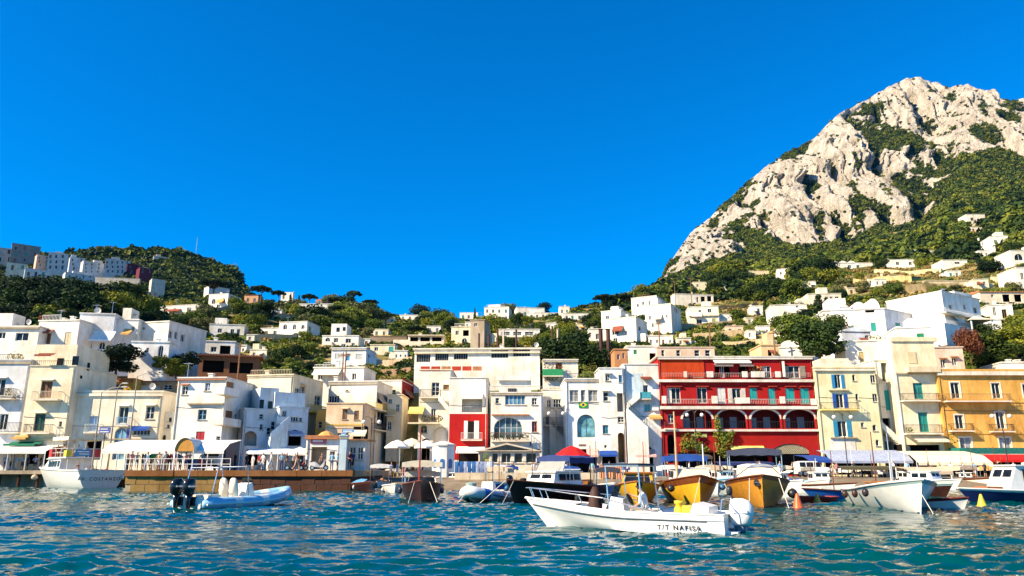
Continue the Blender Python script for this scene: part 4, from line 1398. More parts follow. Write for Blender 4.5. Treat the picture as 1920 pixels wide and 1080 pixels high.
b.door(1251, 727, 1276, 756, mull=2, cur=M_curt); b.door(1307, 727, 1326, 756, frame=M_frame); b.door(1345, 727, 1361, 757, blind=(.72, .70, .65)); b.door(1373, 728, 1390, 757, sh=(.62, .56, .48))
for x0, y0, x1, y1 in ((1405, 727, 1420, 748), (1441, 728, 1454, 757), (1473, 728, 1490, 752), (1501, 728, 1518, 757)):
 b.win(x0, y0, x1, y1, blind=(.02, .34, .31), frame=paint((.5, .55, .5), .5))
for x0, x1 in ((1249, 1278), (1305, 1328), (1403, 1422), (1440, 1456), (1471, 1492), (1499, 1520)):
 b.band(724, .1, .3, x0, x1, mat=plaster((.42, .05, .03)), name='hood')
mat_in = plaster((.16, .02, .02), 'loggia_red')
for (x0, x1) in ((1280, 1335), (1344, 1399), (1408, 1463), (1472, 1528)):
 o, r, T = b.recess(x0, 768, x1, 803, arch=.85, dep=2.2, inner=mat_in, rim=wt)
 db = MB(T)
 u0, u1, v0, v1 = r
 db.box(u0 + (u1 - u0) * .12, u0 + (u1 - u0) * .36, -2.19, -2.12, v0, v0 + (v1 - v0) * .62)
 db.build('inner_door', paint((.28, .34, .38), .4), o)
 db = MB(T)
 db.box(u0 + (u1 - u0) * .60, u0 + (u1 - u0) * .84, -2.19, -2.12, v0, v0 + (v1 - v0) * .66)
 db.build('inner_door', paint((.28, .34, .38), .4), o)
 rb = MB(T)
 for k in range(13):
  x = u0 + (u1 - u0) * k / 12
  rb.box(x - .015, x + .015, -.2, -.17, v0, v0 + .85)
 rb.box(u0, u1, -.21, -.16, v0 + .85, v0 + .9)
 rb.build('railing', M_iron, o)
b.win(1252, 777, 1264, 794); b.balcony(1246, 1268, 803, 791, .6, rail=paint((.35, .05, .05), .5)); b.rail(1241, 1520, 748, 757, -.45, paint((.55, .45, .4), .6)); b.rail(1241, 1520, 699, 707, -.4, paint((.4, .3, .28), .6))
for x0, x1, y0, y1 in ((1333, 1344, 743, 757), (1376, 1404, 746, 757), (1460, 1470, 744, 757), (1240, 1248, 743, 757), (1518, 1530, 748, 760)):
 b.panel(x0, y0, x1, y1, plaster((.74, .68, .6)), .5, name='balcony_pier', inn=.38)
for x0, x1 in ((1281, 1287), (1324, 1336), (1390, 1400), (1407, 1432), (1452, 1462)):
 b.panel(x0, 697, x1, 708, plaster((.74, .68, .6)), .42, name='balcony_pier', inn=.3)
b.panel(1466, 678, 1470, 707, M_cwhite, .38, name='closed_parasol', inn=.2); b.plants(1408, 1428, 697, -.3, .8, 'dry'); b.panel(1296, 813, 1325, 820, cloth((.5, .45, .15)), .1, name='sign_board')
b.panel(1236, 672, 1320, 711, plaster((.52, .055, .012), 'plaster_orange', .5), .035, name='orange_render')
b.recess(1252, 815, 1266, 868, arch=True, dep=1.5, inner=M_dark, name='doorway'); b.recess(1272, 848, 1442, 890, dep=3, inner=M_dark, name='shop')
o, r, T = b.recess(1448, 832, 1520, 890, arch=.55, dep=1.6, inner=M_dark, name='archway')
lb = MB(T); u0, u1, v0, v1 = r; vl = b.uv(1484, 851)[1]
n_ = 22
for k in range(-n_, n_):
 for sg in (-1, 1):
  x = (u0 + u1) / 2 + (u1 - u0) * k / n_
  a, rise = (u1 - u0) / 2, min((u1 - u0) / 2, (v1 - v0) * .6) * .55
  pts = []
  for q in range(17):
   z = vl + (v1 - vl) * q / 16
   xx = x + sg * (z - vl)
   if abs(xx - (u0 + u1) / 2) < a * sqrt(max(0, 1 - max(0, (z - (v1 - rise)) / rise) ** 2)):
    pts.append((xx, -.1 - .03 * (sg > 0), z))
  if len(pts) > 1:
   lb.tube([pts[0], pts[-1]], .018, 4)
lb.build('lattice', paint((.66, .60, .42), .7), o)
b.awning(1368, 1431, 836, 848, 1.6, M_cyellow)
for x in (1322, 1400.5, 1465):
 b.panel(x - .6, 765, x + .6, 805, plaster((.3, .02, .02)), .09, name='downpipe')
 b.panel(x - .6 - 2, 672, x + .6 - 2, 710, plaster((.3, .02, .02)), .09, name='downpipe')
def vine(b, spots, name='climbing_vine'):
 mb = MB()
 rr = random.Random(3)
 for px, py, rx, rz in spots:
  u, v = b.uv(px, py, 'F', .4)
  leaf_cloud(mb, (u, -.35, v), (rx, .4, rz), int(150 * rx * rz) + 60, .13, rr)
 o = mb.build(name, LEAF['light'], None)
 o.matrix_world = Matrix.Translation(b.o) @ Matrix.Rotation(b.rot, 4, 'Z')
 return o
tag(vine(b, ((1290, 824, 1.0, .9), (1300, 834, 1.3, .8), (1312, 838, 1.0, .6), (1284, 838, .7, .8), (1320, 843, .9, .5), (1308, 815, .5, .5))), 'broad leafy climbing vine over the red house shop front', 'vine')
tag(vine(b, ((1345, 790, .45, 1.0), (1347, 805, .6, .9), (1352, 818, 1.1, .9), (1360, 828, 1.0, .8), (1366, 818, .7, .7), (1352, 838, .9, .9), (1358, 848, .8, .7), (1372, 812, .5, .4))), 'tall climbing vine between the first two arches of the red house', 'vine')
b.finish(roof=wt, over=.35)

# --- roof terrace house above the red house
b = Bld('hill_house', 'low pinkish roof terrace house standing behind the red house', 1232, 1340, 652, 112, (.66, .50, .38), 9, 0, 5, ymid=664)
for x0, x1 in ((1240, 1246), (1268, 1276), (1302, 1312), (1322, 1332)):
 b.win(x0, 656, x1, 668, mull=0)
b.finish()

# --- cream house with blue shutters
b = Bld('townhouse', 'cream yellow house with three pairs of blue shutters, right of the red house', 1534, 1650, 690, 98.5, (.82, .74, .46), ZR, 0, 9, ymid=770)
b.door(1565, 702, 1577, 728, sh=(.03, .24, .48)); b.door(1568, 738, 1582, 765, sh=(.02, .09, .38)); b.door(1571, 789, 1588, 819, sh=(.03, .25, .42))
b.balcony(1541, 1612, 767, 754, .9, slab=plaster((.78, .62, .2))); b.band(820, .14, .3, 1556, 1606); b.band(731, .12, .3, 1553, 1590)
for x0, y0, x1, y1, ar in ((1598, 702, 1604, 714, 1), (1604, 738, 1610, 750, 1), (1632, 703, 1644, 718, 0), (1636, 738, 1647, 753, 0), (1614, 792, 1621, 801, 0), (1636, 796, 1644, 808, 1), (1642, 824, 1649, 836, 1)):
 b.win(x0, y0, x1, y1, arch=bool(ar), mull=0 if ar else 1, bars=0)
b.band(692, .25, .25, mat=plaster((.8, .74, .6)), name='cornice'); b.rail(1530, 1648, 678, 690, .1, paint((.5, .5, .48), .6)); b.recess(1540, 850, 1647, 890, dep=3, inner=M_dark, name='shop')
b.block(1540, 1592, 672, 690, 2.5, 3, name='roof_room', mat=plaster((.74, .66, .5))); b.panel(1556, 822, 1604, 846, plaster((.80, .77, .7)), .05, name='white_panel'); b.finish()
b = Bld('townhouse', 'white stairway wall with a descending staircase left of the tall cream house', 1650, 1700, 676, 100.5, (.80, .76, .64), ZR, 0, 6, ymid=780)
b.recess(1653, 680, 1672, 715, dep=1.2, inner=plaster((.6, .62, .62)), name='loggia'); b.panel(1660, 732, 1684, 769, M_teal, .1, name='hanging_cloth'); b.recess(1655, 784, 1670, 804, dep=1, inner=M_dark, name='loggia'); b.recess(1660, 828, 1676, 850, dep=1.5, inner=paint((.45, .25, .04), .8), name='doorway'); b.recess(1654, 853, 1699, 890, dep=2.5, inner=M_dark, name='shop')
b.stair(1706, 846, 1622, 770, 1.5, wall=.55, under='slab'); b.rail(1650, 1690, 712, 720, -.05); b.finish()

# --- tall cream house with teal doors
CW = (.81, .72, .50)
b = Bld('townhouse', 'tall cream house with two teal balcony doors and wrought iron balconies', 1688, 1768, 694, 98, CW, ZR, 0, 9, ymid=770)
b.door(1713, 718, 1731, 748, frame=paint(TEAL, .5), sh=None, glass=glassm((.03, .15, .14), 'teal_glass2')); b.balcony(1695, 1764, 750, 737, 1.0); b.door(1723, 773, 1741, 810, frame=paint(TEAL, .5), glass=paint((.02, .22, .18), .5)); b.balcony(1701, 1770, 812, 796, 1.0)
b.band(699, .2, .2); b.awning(1708, 1768, 816, 829, 1.4, M_ccream); b.recess(1692, 834, 1766, 890, dep=2.5, inner=M_dark, name='shop')
b.block(1673, 1754, 634, 700, .8, 8, name='upper_storey'); b.block(1671, 1757, 632, 640, .6, 8.3, name='cornice'); b.panel(1708, 658, 1724, 680, plaster((.66, .56, .36)), -.74, inn=-.82, name='bricked_window'); b.panel(1697, 689, 1756, 699, plaster((.7, .6, .42)), 1.0, name='balcony')
for x in (1686, 1768):
 b.panel(x - 2.5, 697, x + 2.5, 846, plaster((.80, .76, .66)), .14, name='pilaster')
b.plants(1700, 1712, 810, -.8, .6, 'light'); b.finish(roof=False)

# --- yellow house
YW = (.74, .41, .10)
b = Bld('townhouse', 'long golden yellow house with white framed windows at the right edge', 1766, 2030, 697, 97.5, YW, ZR, 0, 10, ymid=770, mat=plaster(YW, 'plaster_yellow', .5))
wf = (.78, .74, .66)
for x0, y0, x1, y1 in ((1783, 717, 1800, 747), (1860, 718, 1876, 747), (1918, 720, 1932, 747)):
 b.door(x0, y0, x1, y1, sur=wf, mull=1)
b.balcony(1776, 1898, 751, 738, 1.0, rail=paint((.25, .14, .06), .6))
for x0, y0, x1, y1 in ((1791, 778, 1807, 804), (1868, 772, 1884, 804), (1944, 775, 1960, 804)):
 b.door(x0, y0, x1, y1, sur=wf, mull=1)
b.balcony(1785, 1828, 807, 794, .8); b.balcony(1862, 1904, 808, 795, .8); b.balcony(1936, 1980, 808, 795, .8)
for x0, x1 in ((1800, 1822), (1874, 1896), (1940, 1960)):
 b.door(x0, 820, x1, 846, sur=wf, mull=1, glass=glassm((.2, .2, .22), 'pale_glass2'))
b.band(697, .5, .4, mat=plaster((.76, .70, .58)), name='cornice'); b.band(752, .2, .1, mat=plaster((.7, .42, .1))); b.band(812, .12, .08, mat=plaster((.7, .42, .1)))
b.balcony(1800, 2020, 851, 841, 2.2, solid=paint((.01, .16, .13), .7, var=.6, scale=8)); b.recess(1772, 858, 2000, 890, dep=3, inner=M_dark, name='shop')
b.plants(1786, 1800, 836, -1.2, 1.4, 'light'); b.finish(over=.4, rh=.3)
# ================================================================== HOUSES ON THE HILLSIDE
HBL = []
HB = []            # pixel boxes of house fronts, kept free of plants standing before them
HW = (.83, .79, .70)
def hh(label, xl, xr, yt, yb, col=HW, rot=0, D=7, wins=None, flank=None, name='hill_house', Y=None, low=4.0, cat='house', roof=None, tile=False, over=.12, rh=.18):
 if Y is None:
  Y = hit_ground((xl + xr) / 2, yb).y
 z0 = at((xl + xr) / 2, yb, Y).z
 b = Bld(name, label, xl, xr, yt, Y, col, z0, rot, D, ymid=(yt + yb) / 2, cat=cat, low=low)
 HB.append((xl, xr, yt, yb))
 HBL.append(label)
 if isinstance(wins, tuple) and len(wins) == 2 and not isinstance(wins[0], tuple):
  nx, ny = wins
  rr = random.Random(int(xl * 3 + yt))
  for j in range(ny):
   for i in range(nx):
    cx = xl + (xr - xl) * (i + .5 + rr.uniform(-.1, .1)) / nx
    cy = yt + (yb - yt) * (j + .55) / ny
    ww = min((xr - xl) / nx * .3, (yb - yt) / ny * .34)
    dr = rr.random() < .3 and j == ny - 1
    b.win(cx - ww * .6, cy - ww * (.8 if not dr else .9), cx + ww * .6, cy + ww * (1.0 if not dr else 1.5), mull=1, bars=0, sill=False, blind=rr.choice((None, None, None, (.05, .25, .22), (.2, .1, .05))))
 elif wins:
  for w in wins:
   k = dict(w[4]) if len(w) > 4 else {}
   k.setdefault('sill', False)
   k.setdefault('bars', 0)
   if k.pop('loggia', False):
    k.pop('sill'); k.pop('bars')
    b.recess(*w[:4], dep=1.6, inner=M_dark, **k)
   else:
    b.win(*w[:4], **k)
 for w in flank or ():
  b.win(*w[:4], f='R', sill=False, bars=0, **(w[4] if len(w) > 4 else {}))
 b.finish(roof=roof, tile=tile, over=over, rh=rh)
 if cat == 'house' and not tile:
  rr = random.Random(int(xl * 5 + yb))
  ppm = F / Y
  xa, xb = xl + (xr - xl) * .15, xr - (xr - xl) * .15
  if rr.random() < .6:
   b.chimney(rr.uniform(xa, xb), rr.uniform(.6, 1.2), rr.uniform(.4, .7), rr.uniform(1, D * .6))
  if rr.random() < .45 and Y < 300:
   b.antenna(rr.uniform(xa, xb), rr.uniform(1.4, 2.6), rr.uniform(.8, D * .6))
  if rr.random() < .4 and xr - xl > 24:
   w = rr.uniform(.25, .4) * (xr - xl)
   x0 = rr.uniform(xl + 3, xr - w - 3)
   hb_ = rr.uniform(1.2, 2.2)
   b.block(x0, x0 + w, yt - hb_ * ppm, yt + 1, rr.uniform(1, 2), D * .4, name='roof_room')
  if rr.random() < .55 and xr - xl > 18 and Y > 118 and Y < 420:
   w = rr.uniform(.3, .5) * (xr - xl)
   x0 = xl - w + 1 if rr.random() < .5 else xr - 1
   b.block(x0, x0 + w, yt + (yb - yt) * rr.uniform(.3, .6), yb + 4, rr.uniform(.8, 2), D * .5, name='annex')
  if rr.random() < .35 and xr - xl > 22 and wins and Y < 300:
   x0 = rr.uniform(xl + 2, xr - (xr - xl) * .45)
   b.awning(x0, x0 + (xr - xl) * .35, yt + (yb - yt) * .3, yt + (yb - yt) * .5, 1.2, rr.choice((M_ccream, M_cbrown, M_cwhite, M_corange)))
  if rr.random() < .45 and xr - xl > 22 and wins:
   x0 = rr.uniform(xl, xr - (xr - xl) * .5)
   b.rail(x0, x0 + (xr - xl) * .45, yt - .9 * ppm, yt, .15, rr.choice((M_frame, M_iron, M_wood)))
  if rr.random() < .35 and wins:
   x0 = rr.uniform(xl, xr - (xr - xl) * .4)
   b.plants(x0, x0 + (xr - xl) * .35, yt + 1, .5, rr.uniform(.5, 1.1), rr.choice(('mid', 'light', 'olive', 'dark')), n=30)
 return b
TB = dict(blind=(.03, .36, .30))
GB = dict(blind=(.01, .26, .10))
AR = dict(arch=True)
LG = dict(loggia=True)
# --- white houses behind the left row
b = hh('low white modern house with two dark windows at the left edge', -60, 71, 613, 655, HW, 0, 7, [(-4, 623, 10, 635), (29, 624, 53, 639, dict(mull=1))], Y=104); b.band(614, .2, .3); b.dish(40, 1)
b = hh('white house with brown door and roof terrace above the tall cream house', 70, 146, 602, 652, HW, -6, 6, [(81, 625, 95, 645, dict(frame=M_wood, glass=paint(BROWN, .6))), (121, 623, 133, 646, dict(blind=(.62, .52, .34)))], Y=106)
b.awning(68, 102, 618, 625, 1.0, M_cbrown); b.rail(72, 90, 592, 602, .3, paint((.35, .12, .06), .7)); b.chimney(120, .9); b.antenna(98)
b = hh('large white house with sloping parapet and two arches, above the ochre house', 146, 212, 589, 655, (.80, .80, .80), 10, 8, [(159, 641, 172, 655, AR), (185, 641, 197, 655, AR), (150, 610, 156, 620)], Y=108)
b.awning(176, 218, 621, 640, 1.8, M_cwhite); b.dish(168, 2, .5); b.antenna(195, 2.5)
b = hh('white sloping roof wing with a small square window behind the round shrub', 212, 257, 600, 655, HW, 4, 7, [(246, 612, 252, 620)], Y=110); b.chimney(241, 1.2)
b = hh('white cube house with shuttered flank windows left of the brown roof', 257, 314, 605, 668, HW, -14, 9, [(265, 613, 272, 618), (262, 650, 270, 662)], [(316, 620, 323, 634), (327, 622, 333, 636), (339, 627, 346, 641)], Y=112)
b = hh('white garden house with a dark arched door under the cube house', 245, 316, 642, 684, (.80, .80, .80), 6, 4, [(296, 648, 306, 672, AR), (252, 652, 259, 660), (274, 652, 279, 660)], Y=103)
b = hh('white canopy house with a dark veranda beside the brown roof', 334, 440, 640, 672, (.78, .77, .74), 10, 5, [(395, 650, 406, 660), (412, 648, 432, 664, LG)], Y=122)
b = hh('long brown roofed shed with a dark open front', 372, 484, 668, 702, (.22, .10, .05), 14, 5, [(380, 676, 420, 698, LG), (430, 680, 474, 700, LG)], Y=112, name='open_shed', cat='shed', tile=True, over=.5)
# --- middle slope
hh('white arcade house with flat roof under the big dark pine', 391, 427, 552, 582, HW, -12, 8, [(397, 560, 404, 570, AR), (416, 559, 422, 568, AR), (406, 571, 412, 580)], [(432, 556, 442, 566), (446, 558, 452, 566)])
hh('white upper terrace house just above the arcade house', 417, 455, 543, 556, HW, 0, 6, [(424, 547, 433, 553), (437, 547, 447, 553)])
b = hh('long low white house beside the yellow tree', 299, 372, 573, 594, HW, -12, 8, [(307, 578, 314, 586), (325, 578, 330, 585), (350, 576, 358, 588, dict(door=True))], [(378, 580, 384, 588)]); b.rail(348, 372, 576, 583, -.3, M_frame)
hh('low white bungalow with dark doors below the tan terraces', 392, 458, 609, 632, HW, 10, 6, [(432, 617, 439, 628), (444, 617, 450, 628), (408, 616, 416, 624)])
hh('white villa with three arched upper windows', 523, 575, 604, 636, HW, -10, 8, [(531, 608, 538, 618, AR), (549, 608, 555, 618, AR), (565, 609, 571, 617, AR), (548, 624, 560, 634, AR)], [(579, 612, 583, 620)])
hh('low white wing of the arched window villa', 489, 523, 616, 632, HW, -6, 6, (2, 1))
b = hh('stepped white house with rounded balconies, in the middle slope', 604, 672, 630, 652, HW, 0, 7, [(610, 633, 619, 645, AR), (626, 634, 634, 642), (648, 635, 658, 643), (640, 645, 648, 652), (659, 643, 665, 652)]); b.block(621, 650, 607, 631, 1.5, 5); b.balcony(604, 622, 646, 641, .8, solid=plaster(HW)); b.panel(628, 612, 634, 620, M_glass, -1.45, inn=-1.52, name='window'); b.panel(640, 611, 645, 618, M_glass, -1.45, inn=-1.52, name='window')
hh('ruined white house with empty openings under the tall pines', 560, 624, 570, 590, (.74, .70, .62), 0, 7, [(566, 574, 572, 582), (580, 574, 585, 582), (604, 576, 609, 586, LG), (614, 576, 619, 588, LG)])
b = hh('square white house with a blue window beside the utility pole', 621, 686, 653, 690, (.80, .80, .80), -4, 8, [(628, 663, 642, 673, dict(blind=(.6, .6, .56))), (648, 663, 656, 676, dict(frame=paint((.1, .3, .5), .5), glass=glassm((.05, .18, .3), 'blue_glass5'))), (667, 664, 679, 674, dict(blind=(.6, .6, .56)))], [(690, 664, 694, 674)]); b.band(655, .2, .2)
b = hh('white terrace house with a white awning below the square white house', 588, 682, 690, 716, HW, -4, 7, [(596, 700, 604, 712), (660, 700, 668, 712)], Y=111); b.rail(590, 640, 683, 690, .2, M_frame); b.awning(590, 640, 692, 703, 1.2, M_cwhite); b.chimney(632, 1.2)
b = hh('cream bungalow with a teal window left of the terraced garden', 694, 740, 647, 666, (.80, .72, .52), 0, 6, [(729, 650, 738, 660, dict(blind=(.05, .4, .38))), (702, 651, 709, 658)])
hh('small white house with tiny windows under the cream bungalow', 738, 764, 658, 674, HW, 0, 6, (3, 1))
b = hh('modern low house with a long dark veranda', 765, 832, 629, 650, (.74, .66, .52), 0, 6, [(769, 632, 784, 640, LG), (788, 632, 806, 640, LG), (810, 632, 828, 640, LG)]); b.band(629, .2, .6)
hh('long weathered grey brown garden wall', 694, 762, 631, 644, (.30, .22, .15), 0, 1.0, None, name='garden_wall', cat='wall')
hh('far white bungalow on the central ridge left of the lone tree', 749, 787, 591, 600, HW, 0, 6, (3, 1))
hh('cream arched house beside the square brown tower', 846, 906, 613, 650, (.78, .68, .48), -8, 8, [(854, 620, 860, 628), (868, 619, 879, 630, LG), (866, 634, 876, 645, AR), (888, 622, 896, 632)])
hh('square brown stone tower house', 882, 908, 601, 640, (.42, .34, .25), -10, 6, [(889, 606, 895, 612)], Y=150, name='tower_house')
hh('orange roofed house below the big dark pine', 458, 484, 553, 570, (.62, .35, .2), 0, 6, (2, 1), tile=True)
hh('small white house among pines on the left ridge', 527, 549, 548, 562, HW, 0, 6, (2, 1))
hh('pink roofed hut beside the umbrella pines', 592, 606, 561, 570, (.6, .28, .2), 0, 5, (1, 1), tile=True)
# --- saddle
hh('white ridge house at the saddle left of the cypress', 862, 896, 586, 600, HW, 0, 8, (3, 1))
b = hh('two storey white ridge house with roof balustrade', 908, 954, 576, 602, HW, -8, 9, (4, 2)); b.rail(912, 938, 571, 576, .4, M_frame); b.block(916, 938, 571, 577, 2, 4)
hh('wide white ridge house right of the broad pine', 969, 1021, 577, 597, HW, 8, 9, (5, 1), [])
hh('white cube house alone on the ridge', 1049, 1068, 575, 590, HW, 0, 7, (2, 1))
hh('long low white ridge wall with arches', 990, 1047, 587, 598, HW, 0, 4, (5, 1))
hh('low white ridge bungalow under the cube house', 1056, 1103, 588, 600, HW, 0, 6, (4, 1))
b = hh('white veranda house behind the row of dark posts', 935, 1012, 618, 645, HW, 0, 8, [(940, 622, 956, 629), (962, 622, 978, 629), (984, 622, 1000, 629), (952, 633, 966, 641, LG), (974, 633, 988, 641, LG)]); b.balcony(936, 1002, 631, 627, .9, rail=M_frame)
# --- white cluster right of the saddle
hh('white cluster house with stepped terrace and shaded end wall', 1137, 1193, 597, 645, HW, -28, 9, [(1148, 618, 1160, 628, dict(mull=2)), (1172, 620, 1176, 626), (1150, 634, 1158, 642)], [(1197, 612, 1201, 620)])
b = hh('long white upper house of the cluster with two flank windows', 1128, 1166, 583, 640, HW, -28, 10, [(1136, 592, 1142, 600)], [(1186, 590, 1192, 598), (1199, 592, 1205, 599)]); b.chimney(1150, 1)
hh('low white wing at the cluster foot beside the tall dark posts', 1105, 1137, 617, 645, HW, 0, 6, [(1117, 626, 1123, 636)])
hh('white flat roofed house at the top of the cluster', 1184, 1232, 557, 596, HW, -28, 12, [(1204, 566, 1208, 572), (1216, 564, 1220, 572), (1194, 570, 1198, 576)])
b = hh('tall white cluster house with a railed balcony on its flank', 1210, 1259, 572, 625, HW, -28, 10, [(1217, 592, 1221, 600), (1230, 588, 1238, 598), (1248, 590, 1252, 596), (1222, 606, 1226, 614)], [(1264, 578, 1270, 586), (1276, 580, 1282, 588)]);
b = hh('white two storey house with dark upper loggia beside the dry terraces', 1292, 1348, 575, 612, (.80, .74, .62), -6, 7, [(1310, 581, 1315, 590), (1327, 579, 1334, 586), (1306, 599, 1316, 607), (1335, 597, 1342, 604, dict(blind=(.4, .36, .08)))]); b.band(592, .2, .4)
hh('long low white pergola house above the cluster', 1266, 1338, 552, 574, (.80, .74, .62), 8, 5, [(1306, 557, 1310, 567), (1314, 556, 1322, 566, LG), (1326, 555, 1334, 566, LG)])
b = hh('small cream house alone in the wood under the cliff', 1300, 1332, 529, 544, (.80, .70, .50), 0, 7, [(1306, 533, 1310, 538)]); b.chimney(1322, 1.4)
hh('low white workshop with a green window behind the white stair house', 1176, 1234, 650, 684, HW, 0, 5, [(1188, 656, 1194, 664, GB), (1218, 662, 1230, 676, LG)], Y=113)
hh('orange brick shed left of the white workshop', 1152, 1177, 656, 684, (.52, .25, .12), 0, 4, [(1157, 664, 1162, 674), (1167, 662, 1171, 672)], Y=113, name='brick_shed', cat='shed')
# --- right slope
hh('white cottage with a pointed gable on the dry slope', 1408, 1432, 574, 592, HW, -8, 6, (1, 1))
b = hh('long low white house with a roof terrace on the right slope', 1446, 1514, 572, 600, HW, -8, 7, [(1492, 573, 1498, 577), (1470, 584, 1476, 592)]); b.chimney(1492, 1.0)
def vault(b, x0, x1, yb, yt, D, back=0.0):
 u0, v0 = b.uv(x0, yb, 'F', -back)
 u1 = b.uv(x1, yb, 'F', -back)[0]
 v1 = b.uv((x0 + x1) / 2, yt, 'F', -back)[1]
 mb = MB()
 a = [((u0 + u1) / 2 + (u1 - u0) / 2 * cos(pi * k / 12), back, v0 + (v1 - v0) * sin(pi * k / 12)) for k in range(13)]
 mb.loft([a, [(p[0], back + D, p[2]) for p in a]])
 return mb.build('vaulted_roof', b.mat, b.root)
b = hh('white barrel vaulted house behind the red house roof', 1462, 1504, 652, 676, HW, -10, 8, None, Y=118); vault(b, 1462, 1502, 652, 638, 8)
b = hh('tan lean-to house left of the barrel vaulted house', 1428, 1463, 648, 676, (.72, .52, .3), 0, 6, [(1440, 656, 1448, 670, LG)], Y=118)
hh('white cube villa high in the right wood', 1457, 1486, 504, 524, HW, -16, 9, [(1462, 510, 1466, 515)], [(1490, 510, 1495, 516)])
hh('thin cream garden wall beside the cube villa', 1402, 1456, 508, 515, (.7, .6, .42), 0, 2, None, name='garden_wall', cat='wall')
hh('tiny white shed on the terraces below the dry slope', 1401, 1417, 620, 638, HW, -8, 4, [(1404, 624, 1408, 632)], name='garden_shed', cat='shed')
hh('white house half hidden by the dark conifer', 1516, 1578, 551, 574, (.78, .70, .56), -4, 7, [(1556, 556, 1562, 564), (1566, 556, 1573, 566)])
hh('white gable house left of the large villa', 1532, 1556, 590, 616, HW, -10, 6, [(1538, 598, 1543, 604)])
b = hh('long white house with three scalloped vaults on the upper right slope', 1558, 1640, 493, 504, HW, 0, 8, [(1562, 497, 1567, 503), (1590, 497, 1596, 503), (1606, 497, 1612, 503)])
for x in (1558, 1574, 1590):
 vault(b, x, x + 14, 494, 489, 5)
hh('white hipped house on the upper right slope', 1656, 1715, 487, 502, HW, -5, 8, [(1680, 491, 1686, 497), (1704, 491, 1710, 497)])
hh('low white house with rounded roof right of the hipped house', 1768, 1814, 488, 500, HW, 0, 8, [(1790, 491, 1800, 495)])
hh('white cliff house high in the right wood', 1813, 1848, 402, 424, (.80, .72, .58), 0, 9, [(1820, 408, 1826, 414)])
hh('white stepped house in the wood near the right edge', 1858, 1892, 443, 470, HW, -8, 9, [(1864, 450, 1870, 455), (1866, 460, 1876, 466)])
hh('white house with a big arch cut by the right edge', 1896, 1960, 470, 490, HW, 0, 9, [(1902, 476, 1918, 488, AR)])
hh('small cream house with two square windows above the villa', 1826, 1854, 524, 542, (.80, .74, .56), -6, 6, [(1832, 528, 1838, 535), (1843, 528, 1849, 535)])
hh('long cream terrace wall across the dry slope', 1734, 1826, 527, 536, (.66, .55, .36), 0, 1.2, None, name='terrace_wall', cat='wall')
hh('dark green water tank on the dry slope', 1700, 1727, 520, 527, (.02, .06, .05), 0, 2.5, None, name='water_tank', cat='tank', low=1)
b = hh('white house with dark doors and a chimney cone at the right edge', 1852, 1900, 572, 602, HW, -14, 8, [(1879, 580, 1888, 597, dict(frame=M_wood, glass=M_dark)), (1862, 576, 1868, 592)], [(1906, 576, 1912, 592)]); b.chimney(1886, 1.2)
hh('white porch house with red tiled terrace above the right edge house', 1838, 1932, 548, 572, (.78, .66, .5), 0, 6, [(1858, 552, 1864, 558), (1880, 552, 1894, 566, LG), (1902, 552, 1916, 566, LG)], tile=True)
hh('tall white house cut by the right edge above the porch house', 1908, 1975, 502, 540, HW, 0, 8, [(1914, 512, 1920, 524)])
